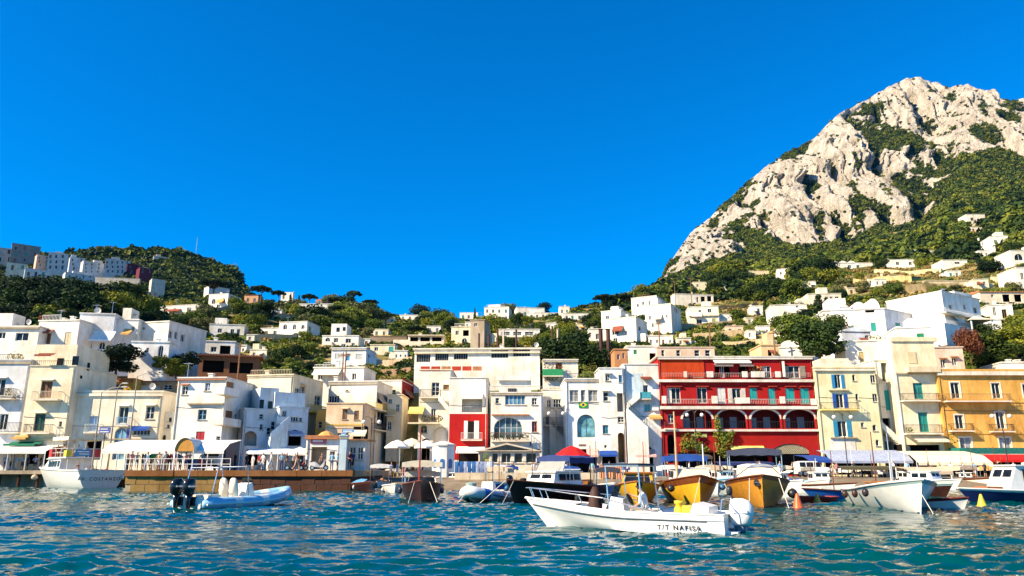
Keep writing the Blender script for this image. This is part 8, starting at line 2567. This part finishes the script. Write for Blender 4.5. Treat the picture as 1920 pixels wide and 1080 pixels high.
# second row, closer to the slipway
for i, (lab, px, py, hd, L, B, hb, hs, cols, top) in enumerate((
  ('white skiff with a teal cover in the second row behind the orange boat', 1510, 920, -80, 4.8, 1.8, .95, .7, (P_w, P_sky, P_anti), 'cover'),
  ('white cabin boat behind the blue rowing boat', 1552, 922, -95, 5.5, 2.1, 1.1, .8, (P_w, P_w, P_anti), 'cabin'),
  ('pale boat with wooden coaming left of the large white boat', 1590, 928, -60, 5.4, 2.0, .95, .7, (P_w2, P_mah, P_anti), 'open'),
  ('white boat with a red chest in the second row behind the large white boat', 1650, 915, -85, 6, 2.2, 1.05, .8, (P_w, P_w, P_anti), 'canopy'),
  ('blue trimmed boat in the second row under the tan low canopy', 1700, 912, -75, 5.6, 2.1, 1.0, .8, (P_w, P_blue, P_anti), 'cover'),
  ('cabin boat with dark windows behind the navy motorboat', 1788, 922, -60, 6.2, 2.3, 1.1, .85, (P_w, P_w, P_navy), 'cabin'),
  ('white boat with a tan canopy behind the deckhouse boat', 1850, 918, -80, 6.5, 2.4, 1.15, .9, (P_w, P_mah, P_anti), 'canopy'),
  ('dark hulled boat beside the white tender', 1772, 935, -80, 5.2, 2.0, 1.0, .8, (P_brown, P_teal, P_anti), 'open'),
  ('white launch in the second row between the yellow and orange boats', 1376, 922, -85, 6, 2.3, 1.2, .9, (P_w, P_sky, P_anti), 'cabin'),
  ('pale launch behind the yellow gozzo bow', 1270, 924, -92, 6, 2.2, 1.15, .9, (P_w2, P_mah, P_anti), 'canopy'),
  ('small white boat with a pale blue cover behind the blue striped inflatable', 838, 915, -90, 4.6, 1.8, .85, .65, (P_w, P_w, P_anti), 'cover'),
  ('tan wooden rowing boat drawn up left of the striped towels', 872, 910, -70, 4.4, 1.7, .8, .6, (P_var, P_mah, P_brown), 'open'),
  ('white boat with pale cabin before the towel racks', 945, 915, -95, 5.8, 2.1, 1.1, .85, (P_w, P_w, P_anti), 'cabin'),
  ('dark blue covered boat below the red parasol', 1058, 912, -88, 5.6, 2.1, 1.0, .8, (P_navy, P_w, P_anti), 'cover'),
  ('white tender with two round portholes at the brown boat', 739, 926, -75, 3.8, 1.6, .8, .6, (P_w, P_w, P_anti), 'open'),
  ('brown boat with a grey cover under the small white canopy boat', 690, 925, -70, 5, 1.9, .95, .75, (P_brown, P_mah, P_anti), 'cover'),
  ('white sailing dinghy with a bare mast at the quay end', 724, 912, -100, 4.2, 1.6, .8, .6, (P_w, P_blue, P_anti), 'canopy'),
  ('blue boat with white canopy left of the mahogany launch', 925, 928, -100, 5.2, 2.0, 1.0, .75, (P_blue, P_w, P_anti), 'canopy'),
  ('varnished boat right of the white dinghy', 1100, 920, -86, 5.4, 2.1, 1.0, .8, (P_var, P_mah, P_anti), 'open'),
  ('white boat with blue cover behind the yellow wooden boat', 1225, 916, -84, 5.6, 2.1, 1.05, .8, (P_w, P_blue, P_anti), 'cover'),
  ('cream boat with canopy between gozzo and orange boat', 1345, 930, -95, 5.4, 2.0, 1.1, .85, (P_w2, P_var, P_anti), 'canopy'),
  ('teal trimmed white boat beyond the cabin cruiser', 1535, 914, -75, 5.5, 2.1, 1.05, .8, (P_w, P_teal, P_anti), 'canopy'),
  ('small red hulled boat behind the pale boat', 1618, 914, -90, 4.8, 1.9, .95, .75, (P_red, P_w, P_anti), 'cover'),
  ('white cabin boat beside the blue trimmed boat', 1738, 918, -82, 5.8, 2.2, 1.1, .85, (P_w, P_navy, P_anti), 'cabin'),
  ('white boat with tan canopy at the far right second row', 1895, 914, -95, 6.2, 2.3, 1.15, .9, (P_w, P_w, P_anti), 'canopy'),
  ('blue covered boat left of the deckhouse boat', 1820, 912, -70, 5.2, 2.0, 1.0, .8, (P_blue, P_w, P_anti), 'cover'),
  ('grey inflatable tender hauled out at the slipway end', 757, 915, -80, 4.0, 1.7, .75, .6, (P_grey, P_grey, P_anti), 'cover'))):
 t, sh, _ = boat(lab, px, py, hd, L, B, hb, hs, cols, gmat=cols[1], inner=P_w)
 rr = random.Random(i)
 if top == 'cabin':
  cabin(t, -L * .15, L * .2, B * .36, hs + .05, hs + .85, P_w, P_w, 2); mast(t, -L * .1, 0, hs + .8, rr.uniform(1.2, 2.4), M_frame, .03)
 elif top == 'canopy':
  bimini(t, -L * .42, L * .1, B * .42, hs + 1.3, hs, rr.choice((M_ccream, M_cwhite, cloth((.60, .46, .32))))); mast(t, L * .15, .2, hs, rr.uniform(2.2, 3.4), P_mah, .04)
 elif top == 'cover':
  mb = MB(); secs = []
  for k in range(7):
   x = -L * .45 + L * .72 * k / 6
   w = B * .44 * (1 - .5 * max(0, (k - 3) / 3) ** 2)
   secs.append([(x, -w, hs + .02), (x, -w * .5, hs + .24 + .05 * (k % 2)), (x, 0, hs + .34 + .06 * (k % 2)), (x, w * .5, hs + .24), (x, w, hs + .02)])
  mb.loft(secs, closed=False); mb.build('boat_cover', rr.choice((cloth((.10, .28, .5)), M_cblue, cloth((.25, .38, .42)))), t)
 else:
  thwart(t, 0, B * .36, hs - .1, P_var); thwart(t, -L * .22, B * .36, hs - .1, P_var); outboard(t, -L * .49, 0, hs - .2, .7, M_blackp, M_blackp)
 fender(t, L * .1, -B * .52, hs - .1, rr.choice(((.6, .58, .5), (.03, .03, .04), (.05, .2, .4))), .11, .35)
# back row along the slipway
ORD = 'first second third fourth fifth sixth seventh eighth ninth tenth eleventh twelfth thirteenth fourteenth fifteenth sixteenth seventeenth eighteenth'.split()
rb_ = random.Random(31)
for i in range(18):
 px = 770 + 66 * i + rb_.uniform(-14, 14)
 cn, cc = rb_.choice((('white', (P_w, P_w, P_anti)), ('white', (P_w2, P_mah, P_anti)), ('blue', (P_blue, P_w, P_anti)), ('brown', (P_mah, P_var, P_anti)), ('teal', (P_teal, P_w, P_anti))))
 L, B = rb_.uniform(4.2, 5.8), rb_.uniform(1.7, 2.1)
 t, sh, _ = boat('%s boat, %s from the quay end in the back row along the slipway' % (cn, ORD[i]), px, rb_.uniform(912, 917), rb_.uniform(-115, -70), L, B, 1.0, .75, cc, gmat=cc[1], inner=P_w)
 q = rb_.random()
 if q < .45:
  bimini(t, -L * .42, L * .12, B * .44, rb_.uniform(1.9, 2.3), .7, rb_.choice((M_ccream, M_cwhite, M_cblue, M_corange)))
 elif q < .8:
  cabin(t, -L * .2, L * .18, B * .36, .78, 1.55, P_w, P_w, 2)
 mast(t, rb_.uniform(-.5, .8), rb_.uniform(-.4, .4), .7, rb_.uniform(1.8, 3.8), rb_.choice((M_frame, P_mah, M_iron, M_steel)), .035)
# --- buoys
for px, py, cm, k, lab in ((1497, 957, (.62, .12, .03), 1.15, 'orange cone buoy beside the orange boat'), (1533, 946, (.62, .36, .03), .9, 'amber cone buoy before the bright blue rowing boat'), (1744, 956, (.70, .50, .03), 1.0, 'yellow cone buoy under the large white bow'), (1842, 952, (.72, .52, .03), 1.0, 'yellow cone buoy before the navy motorboat'), (1778, 957, (.6, .08, .05), .6, 'red round buoy beside the white tender')):
 c = atz(px, py, 0)
 t = empty('mooring_buoy', (c.x, c.y, 0), 0, lab, 'buoy')
 mb = MB(); mb.lathe((0, 0, -.2), [(.05, 0), (.24 * k, .1), (.27 * k, .25), (.2 * k, .38), (.07 * k, .72 * k + .1), (.04, .78 * k + .1)] if 'cone' in lab else [(.05, 0), (.2, .08), (.26, .25), (.2, .42), (.05, .5)], 14); mb.build('float', paint(cm, .4), t, True)
 mb = MB(); mb.lathe((0, 0, .5 * k if 'cone' in lab else .28), [(.05, 0), (.06, .04), (.03, .1)], 8); mb.build('mooring_eye', M_tyre, t)
# ================================================================== PEOPLE
def person_mesh(J, girth=1.0, fingers=False):
 """one continuous body grown over a skeleton; faces take the material of the nearest limb"""
 g = girth
 V, E, Rr, bone = [], [], [], []
 def v(p, r):
  V.append(Vector(p)); Rr.append((r, r) if not isinstance(r, tuple) else r); return len(V) - 1
 def e(a, b, m):
  E.append((a, b)); bone.append((a, b, m))
 SK, SHT, PNT, HR, SHO = 0, 1, 2, 3, 4
 pel = v(J['pelvis'], (.13 * g, .105 * g))
 wai = v(Vector(J['pelvis']).lerp(Vector(J['chest']), .45), (.115 * g, .09 * g))
 che = v(J['chest'], (.14 * g, .10 * g)); nek = v(J['neck'], .052)
 e(pel, wai, SHT); e(wai, che, SHT); e(che, nek, SHT)
 hd = Vector(J['head']); up = (hd - Vector(J['neck'])).normalized()
 jaw = v(hd - up * .055 + Vector(J.get('face', (0, -1, 0))) * .02, (.068, .078)); cr = v(hd + up * .05, (.080, .092)); tp = v(hd + up * .10, (.055, .06))
 e(nek, jaw, SK); e(jaw, cr, SK); e(cr, tp, HR)
 for s in ('l', 'r'):
  sh = v(J['sh' + s], .058 * g); el = v(J['el' + s], .043); wr = v(J['wr' + s], .029); ha = v(J['ha' + s], (.024, .038))
  e(che, sh, SHT); e(sh, el, SHT); e(el, wr, SK); e(wr, ha, SK)
  if fingers:
   w, h = Vector(J['wr' + s]), Vector(J['ha' + s])
   d = (h - w).normalized(); q = d.cross(Vector((0, 0, 1))).normalized(); dn = q.cross(d)
   for k, (off, ln) in enumerate(((-.03, .07), (-.01, .082), (.01, .078), (.03, .062))):
    a = v(h + q * off + d * .02, .010); b_ = v(h + q * off + d * (.02 + ln * .55) + dn * .012, .009); c_ = v(h + q * off + d * (.02 + ln * .8) + dn * .04, .008)
    e(ha, a, SK); e(a, b_, SK); e(b_, c_, SK)
   a = v(w.lerp(h, .6) - q * .04, .011); b_ = v(w.lerp(h, 1.0) - q * .062 + dn * .01, .010)
   e(wr, a, SK); e(a, b_, SK)
  hp = v(J['hp' + s], .088 * g); kn = v(J['kn' + s], .062); an = v(J['an' + s], .042); to = v(J['to' + s], (.045, .032))
  e(pel, hp, PNT); e(hp, kn, PNT); e(kn, an, SK if J.get('shorts', True) else PNT); e(an, to, SHO)
 me = bpy.data.meshes.new('person')
 me.from_pydata([tuple(p) for p in V], E, [])
 o = bpy.data.objects.new('person_tmp', me)
 C.objects.link(o)
 md = o.modifiers.new('skin', 'SKIN')
 for i, sv in enumerate(me.skin_vertices[0].data):
  sv.radius = Rr[i]
  sv.use_root = (i == 0)
 s2 = o.modifiers.new('sub', 'SUBSURF'); s2.levels = s2.render_levels = 1 if not fingers else 2
 dg = bpy.context.evaluated_depsgraph_get()
 out = bpy.data.meshes.new_from_object(o.evaluated_get(dg))
 bpy.data.objects.remove(o)
 mi = []
 face = Vector(J.get('face', (0, -1, 0)))
 for p in out.polygons:
  c = p.center
  best, bm = 1e9, 0
  for a, b_, m in bone:
   A, B = V[a], V[b_]
   t = max(0, min(1, (c - A).dot(B - A) / max(1e-9, (B - A).length_squared)))
   dd = (c - (A + (B - A) * t)).length - .6 * (Rr[a][0] * (1 - t) + Rr[b_][0] * t)
   if dd < best:
    best, bm = dd, m
    tt, bb = t, (a, b_)
  if bm == SHT and bb[1] in () :
   pass
  rel = c - hd
  if rel.length < .17 and rel.dot(up) > -.06:
   bm = HR if (rel.dot(face) < .015 or rel.dot(up) > .075) else SK
  mi.append(bm)
 out.polygons.foreach_set('material_index', mi)
 out.polygons.foreach_set('use_smooth', [True] * len(out.polygons))
 while len(out.materials) < 5:
  out.materials.append(None)
 return out
def stand(**k):
 J = dict(pelvis=(0, 0, .95), chest=(0, -.01, 1.32), neck=(0, 0, 1.47), head=(0, -.02, 1.61), shl=(.18, 0, 1.40), shr=(-.18, 0, 1.40), ell=(.24, .02, 1.12), elr=(-.24, .02, 1.12), wrl=(.25, -.06, .88), wrr=(-.25, -.06, .88), hal=(.25, -.09, .79), har=(-.25, -.09, .79),
   hpl=(.09, 0, .88), hpr=(-.09, 0, .88), knl=(.10, -.02, .48), knr=(-.10, -.02, .48), anl=(.10, .02, .08), anr=(-.10, .02, .08), tol=(.12, -.14, .035), tor=(-.12, -.14, .035))
 J.update(k)
 return J
POSES = {
 'stand': stand(),
 'lean': stand(elr=(-.28, -.12, 1.16), wrr=(-.14, -.30, 1.10), har=(-.08, -.36, 1.12), ell=(.27, -.05, 1.14), wrl=(.16, -.26, 1.04), hal=(.10, -.32, 1.05)),
 'walk': stand(knl=(.10, -.20, .52), anl=(.10, -.26, .12), tol=(.10, -.42, .06), knr=(-.10, .10, .50), anr=(-.10, .34, .14), tor=(-.10, .24, .04), ell=(.24, .14, 1.14), wrl=(.23, .20, .92), hal=(.23, .20, .83), elr=(-.24, -.12, 1.14), wrr=(-.22, -.30, .98), har=(-.21, -.38, .95)),
 'arm': stand(elr=(-.36, -.16, 1.42), wrr=(-.30, -.34, 1.58), har=(-.28, -.40, 1.65), shorts=False),
 'trousers': stand(shorts=False, elr=(-.25, -.1, 1.14), wrr=(-.1, -.28, 1.05), har=(-.04, -.33, 1.06)),
 'sit': stand(pelvis=(0, 0, .52), chest=(0, -.02, .90), neck=(0, -.02, 1.06), head=(0, -.05, 1.20), shl=(.18, -.01, .99), shr=(-.18, -.01, .99), ell=(.25, -.08, .74), elr=(-.25, -.08, .74), wrl=(.16, -.30, .62), wrr=(-.16, -.30, .62), hal=(.12, -.38, .6), har=(-.12, -.38, .6),
    hpl=(.10, -.05, .50), hpr=(-.10, -.05, .50), knl=(.12, -.45, .52), knr=(-.12, -.45, .52), anl=(.12, -.42, .08), anr=(-.12, -.42, .08), tol=(.13, -.58, .035), tor=(-.13, -.58, .035)),
 'bend': stand(pelvis=(0, .1, .88), chest=(0, -.30, 1.02), neck=(0, -.44, 1.06), head=(0, -.56, 1.06), face=(0, -.5, -.86), shl=(.18, -.36, 1.04), shr=(-.18, -.36, 1.04), ell=(.22, -.40, .78), elr=(-.22, -.40, .78), wrl=(.16, -.50, .56), wrr=(-.16, -.50, .56), hal=(.14, -.54, .48), har=(-.14, -.54, .48), hpl=(.09, .08, .84), hpr=(-.09, .08, .84)),
 'steer': stand(pelvis=(0, .06, .50), chest=(0, -.08, .87), neck=(0, -.12, 1.03), head=(0, -.17, 1.17), shl=(.19, -.09, .96), shr=(-.19, -.09, .96), elr=(-.34, -.28, .86), wrr=(-.36, -.52, .92), har=(-.36, -.60, .95), ell=(.27, -.12, .70), wrl=(.18, -.34, .58), hal=(.14, -.42, .57),
    hpl=(.10, .0, .48), hpr=(-.10, .0, .48), knl=(.18, -.42, .52), knr=(-.14, -.40, .50), anl=(.16, -.36, .08), anr=(-.14, -.46, .08), tol=(.18, -.52, .035), tor=(-.15, -.62, .035)),
}
PM = {k: person_mesh(J, 1.0, k == 'steer') for k, J in POSES.items()}
HAIRS = [(.02, .012, .008), (.06, .03, .015), (.16, .09, .04), (.30, .28, .26)]
def person(pose, x, y, z, rz, shirt, pants, label, hair=0, h=1.0, skin=None, group=None, shoe=(.05, .04, .04)):
 o = bpy.data.objects.new('person', PM[pose])
 C.objects.link(o)
 o.location = (x, y, z)
 o.rotation_euler = (0, 0, rz)
 o.scale = (h, h, h)
 for i, m in enumerate((skin or M_skin, cloth(shirt), cloth(pants), paint(HAIRS[hair], .7), paint(shoe, .6))):
  o.material_slots[i].link = 'OBJECT'
  o.material_slots[i].material = m
 return tag(o, label, 'person', group)
WT, NV, BK, BE, RD, SB, GR, YE, PK, DK = (.75, .74, .72), (.03, .05, .16), (.02, .02, .022), (.5, .42, .3), (.5, .04, .04), (.22, .42, .62), (.04, .38, .08), (.7, .5, .04), (.6, .25, .25), (.06, .06, .08)
def pq(pose, px, Y, z, rz, *a, **k):
 c = at(px, 870, Y)
 return person(pose, c.x, Y, z, rz, *a, **k)
# helmsman of the white motorboat, seated at the console
Mb = Matrix.Translation(n1.location) @ Matrix.Rotation(n1.rotation_euler.z, 4, 'Z')
hp_ = Mb @ Vector((-.43, .12, .165))
hm = person('steer', hp_.x, hp_.y, hp_.z, n1.rotation_euler.z + pi / 2, WT, (.25, .22, .18), 'helmsman in a white shirt and dark cap steering the white motorboat', 0, 1.02)
Jh = Vector(POSES['steer']['head'])
mb = MB(); mb.lathe((Jh.x, Jh.y + .005, Jh.z + .045), [(.098, 0), (.10, .03), (.085, .08), (.04, .108)], 14); mb.add([(-.08, Jh.y - .07, Jh.z + .05), (.08, Jh.y - .07, Jh.z + .05), (.06, Jh.y - .20, Jh.z + .035), (-.06, Jh.y - .20, Jh.z + .035)], [(0, 1, 2, 3)]); mb.build('cap', cloth((.03, .03, .05)), hm, True)
mb = MB(); mb.box(-.075, .075, Jh.y - .118, Jh.y - .095, Jh.z + .0, Jh.z + .035); mb.build('sunglasses', M_blackp, hm)
mb = MB(); mb.loft([[(-.012, Jh.y - .09, Jh.z + .01), (.012, Jh.y - .09, Jh.z + .01), (0, Jh.y - .085, Jh.z + .02)], [(-.018, Jh.y - .118, Jh.z - .03), (.018, Jh.y - .118, Jh.z - .03), (0, Jh.y - .10, Jh.z - .02)]]); mb.build('nose', M_skin, hm)
# quay, left to right
for a in (('stand', 10, 86.5, 1.85, .4, SB, NV, 'person in a pale blue shirt under the left edge canopy'), ('trousers', 31, 86, 1.85, 2.8, SB, BE, 'person in a light blue top by a post of the left canopy'), ('stand', 52, 87, 1.85, -.5, NV, DK, 'person in dark blue in the middle of the left canopy'), ('lean', 66, 86.3, 1.85, .2, (.3, .4, .7), BK, 'person in a lavender shirt right of the left canopy post'),
  ('stand', 246, 70.5, ZL, 1.2, PK, BE, 'person in pink at the quay railing nearest the ferry'), ('lean', 256, 70.8, ZL, .4, BE, NV, 'person in beige leaning at the quay railing'), ('stand', 266, 71.2, ZL, 2.0, BK, DK, 'person in black behind the quay railing'), ('walk', 276, 70.4, ZL, -1.2, SB, WT, 'person in a pale blue shirt walking behind the quay railing'), ('stand', 287, 71.6, ZL, .6, GR, BE, 'person in a bright green shirt under the quay canopy'),
  ('lean', 297, 70.7, ZL, -.4, (.45, .3, .2), WT, 'person in brown with pale trousers at the railing'), ('stand', 308, 71.0, ZL, 1.6, WT, PK, 'person in white and pink under the quay canopy'), ('trousers', 318, 71.8, ZL, .2, RD, BK, 'person in red in the canopy queue'), ('stand', 328, 70.6, ZL, -.9, NV, BE, 'person in navy at the railing by the rounded canopy'), ('stand', 338, 71.3, ZL, .8, (.1, .3, .35), DK, 'person in teal under the rounded canopy'), ('lean', 348, 70.9, ZL, -2.0, PK, NV, 'person in rose beside the blue bins'),
  ('trousers', 440, 74, ZL, 2.2, BK, BK, 'person dressed in black right of the truck'), ('stand', 450, 76, ZL, 2.8, SB, SB, 'person in a long pale blue dress beside the one in black'), ('stand', 487, 80, ZL, .3, RD, WT, 'person in a red top at the quay shops'), ('trousers', 493, 79, ZL, -.5, WT, WT, 'person in white standing before the quay shops'), ('walk', 508, 70.2, ZL, -1.5, WT, (.35, .45, .6), 'person in a white shirt walking along the quay edge'),
  ('stand', 552, 73, ZL, .8, BE, (.3, .15, .1), 'person in beige by the scooters'), ('walk', 556, 70.4, ZL, 1.3, (.4, .2, .15), BE, 'person in a rust top striding past the scooters'), ('trousers', 622, 71.5, ZL, 2.9, SB, NV, 'person in a blue shirt before the quay kiosk'), ('stand', 603, 75.2, ZL, 0, (.2, .12, .1), DK, 'person in dark clothes inside the kiosk opening'), ('trousers', 655, 71, ZL, .6, (.12, .03, .05), BK, 'person in dark red at the quay end'), ('stand', 661, 72, ZL, 2.4, NV, BK, 'person in navy at the very end of the quay'),
  ('stand', 734, 86, ZR, .5, (.35, .25, .5), BE, 'person in violet beside the yellow chairs'), ('trousers', 758, 87, ZR, -.4, RD, RD, 'person in a long red dress at the lane mouth'), ('stand', 780, 88, ZR, 1.2, BE, DK, 'person in tan under the lane parasols'), ('stand', 868, 84, ZR, .2, WT, BK, 'person in white behind the plain blue towels'), ('stand', 899, 85, ZR, -.6, (.5, .3, .3), NV, 'person in rose behind the striped towels'),
  ('lean', 1062, 81.5, ZR, .3, WT, NV, 'person in white under the red parasol'), ('stand', 1110, 80.5, ZR, -.4, (.2, .4, .45), BE, 'person in a pale teal top right of the red parasol'), ('stand', 1128, 80, ZR, .5, (.55, .35, .3), WT, 'person in salmon before the orange towels'), ('stand', 1142, 82, ZR, 2.0, (.1, .3, .6), BK, 'person in a blue shirt before the tall arched doorway'), ('trousers', 1485, 83, ZR, .8, (.4, .3, .25), BK, 'person in brown left of the white car'), ('walk', 1561, 86, ZR, -1.4, BE, BE, 'person in beige walking right of the white car'), ('stand', 1568, 87, ZR, .2, PK, DK, 'person in rose behind the beige walker'),
  ('stand', 1760, 84, ZR, .4, (.6, .6, .3), DK, 'person in pale yellow before the cream awning'), ('trousers', 1782, 83, ZR, -.6, WT, BE, 'waiter in white at the front of the cream awning'), ('stand', 1845, 83, ZR, .2, (.05, .05, .06), BK, 'person in black at the edge of the red awning')):
 pq(*a, hair=R.randrange(4), h=R.uniform(.95, 1.04))
rp = random.Random(12)
CN = (('white', WT), ('navy', NV), ('black', BK), ('beige', BE), ('red', RD), ('pale blue', SB), ('yellow', YE), ('pink', PK))
for i, (px, Y, z, where) in enumerate(((240, 72.6, ZL, 'at the far left of the canopy queue'), (271, 72.8, ZL, 'in the second rank of the canopy queue'), (283, 73.2, ZL, 'deep under the middle of the quay canopy'), (302, 73.0, ZL, 'behind the person in brown under the canopy'), (313, 73.4, ZL, 'at the back of the canopy queue'), (333, 72.5, ZL, 'behind the canopy end post'), (355, 73.1, ZL, 'next to the blue bins'), (378, 73.8, ZL, 'left of the truck front'), (462, 78, ZL, 'before the pale blue shop canopy'), (474, 82, ZL, 'inside the pale blue shop canopy'), (528, 80, ZL, 'under the shop canopy right end'), (538, 77, ZL, 'left of the white quay parasol'), (575, 73, ZL, 'at the left kiosk corner'), (632, 73.5, ZL, 'leaning by the pale blue column'), (-8, 86, 1.85, 'at the left picture edge'), (20, 87.4, 1.85, 'second from the left canopy edge'), (42, 86.2, 1.85, 'between two left canopy posts'), (76, 87, 1.85, 'at the right end of the left canopy'),
  (746, 84, ZR, 'before the yellow chairs'), (768, 85, ZR, 'under the leftmost lane parasol'), (792, 84.5, ZR, 'left of the octagonal kiosk'), (885, 83.5, ZR, 'behind the row of blue towels'), (912, 82.5, ZR, 'behind the striped towel rack'), (962, 85, ZR, 'at the glazed restaurant door'), (1000, 84, ZR, 'right of the glazed restaurant'), (1040, 83, ZR, 'left of the red parasol'), (1082, 83, ZR, 'beneath the right half of the red parasol'), (1176, 84, ZR, 'at the tall arched doorway'), (1205, 83, ZR, 'before the red striped awning'), (1252, 82, ZR, 'at the left corner of the red house'), (1292, 83, ZR, 'under the vine of the red house'), (1335, 82.5, ZR, 'between the two vines'), (1400, 82, ZR, 'beneath the navy shade'), (1425, 83, ZR, 'beside the navy shade end post'), (1462, 83, ZR, 'before the lattice archway'), (1600, 84, ZR, 'left of the scooters'), (1675, 83, ZR, 'right of the scooters'), (1700, 82, ZR, 'at the striped awning right end'), (1740, 81.5, ZR, 'before the tan low canopy'), (1805, 82, ZR, 'under the broad cream awning'), (1825, 83, ZR, 'at the right of the broad cream awning'), (1870, 82, ZR, 'under the red awning'), (1900, 81.5, ZR, 'by the rightmost street lamp'))):
 cn, cv = CN[(i * 5 + i // 3) % 8]
 pq(rp.choice(('stand', 'lean', 'walk', 'trousers', 'stand', 'arm')), px, Y, z, rp.uniform(-3, 3), cv, rp.choice((NV, BE, DK, WT, BK)), 'person in %s %s' % (cn, where), hair=rp.randrange(4), h=rp.uniform(.93, 1.05))
# passengers on the ferry
Mf = Matrix.Translation(fe.location) @ Matrix.Rotation(fe.rotation_euler.z, 4, 'Z')
for i, (pose, lx, ly, lz, sh_, lab) in enumerate((('sit', -2.2, .4, 3.22, (.75, .7, .66), 'passenger in cream seated on the ferry upper deck by the sign'), ('sit', -1.3, -.9, 3.22, (.2, .25, .4), 'passenger in slate blue seated on the ferry upper deck'), ('stand', -.3, .9, 3.22, (.55, .35, .28), 'passenger in salmon standing on the ferry upper deck'), ('stand', .4, -.3, 3.22, WT, 'passenger in white standing mid upper deck of the ferry'), ('sit', .8, 1.2, 3.22, RD, 'passenger in red seated near the ferry life raft'),
  ('sit', -4.9, 1.5, 1.0, SB, 'passenger in sky blue seated at the ferry stern'), ('sit', -4.9, .6, 1.0, WT, 'passenger in white seated at the ferry stern'), ('sit', -4.8, -.4, 1.0, (.05, .05, .07), 'passenger in black seated at the ferry stern'), ('sit', -4.9, -1.4, 1.0, RD, 'passenger in a red shirt seated at the ferry stern corner'), ('stand', -3.6, .9, 1.0, (.3, .2, .18), 'passenger in brown standing on the ferry lower deck'), ('stand', -3.4, -.6, 1.0, BE, 'passenger in beige standing on the ferry lower deck'))):
 q = Mf @ Vector((lx, ly, lz))
 person(pose, q.x, q.y, q.z, R.uniform(-.6, 1.6), sh_, R.choice((NV, BE, DK)), lab, R.randrange(4), R.uniform(.95, 1.02))
c = at(1030, 890, 52); person('bend', c.x, c.y, .98, 1.2, (.52, .30, .2), BK, 'bare backed person bending over the dark mahogany launch', 1)
c = atz(708, 919, 0); person('sit', c.x, c.y + 2.6, .05, .3, (.55, .25, .15), NV, 'person in rust sitting in the small white canopy boat', 2)
# ------------------------------------------------------------------ sea air
mb = MB(); mb.box(-1750, 2300, -430, 2150, -6, 780)
hz = mb.build('haze', [])
hm_ = bpy.data.materials.new('sea_haze'); hm_.use_nodes = True
hn = hm_.node_tree.nodes; hn.clear()
ho, hv = hn.new('ShaderNodeOutputMaterial'), hn.new('ShaderNodeVolumePrincipled')
hv.inputs['Color'].default_value = (.015, .34, 1.0, 1); hv.inputs['Density'].default_value = 0.00002; hv.inputs['Anisotropy'].default_value = 0.0
hm_.node_tree.links.new(hv.outputs[0], ho.inputs['Volume'])
hz.data.materials.append(hm_); tag(hz, 'thin blue sea haze in the air', None, None, 'stuff')
print('objects', len(bpy.data.objects))
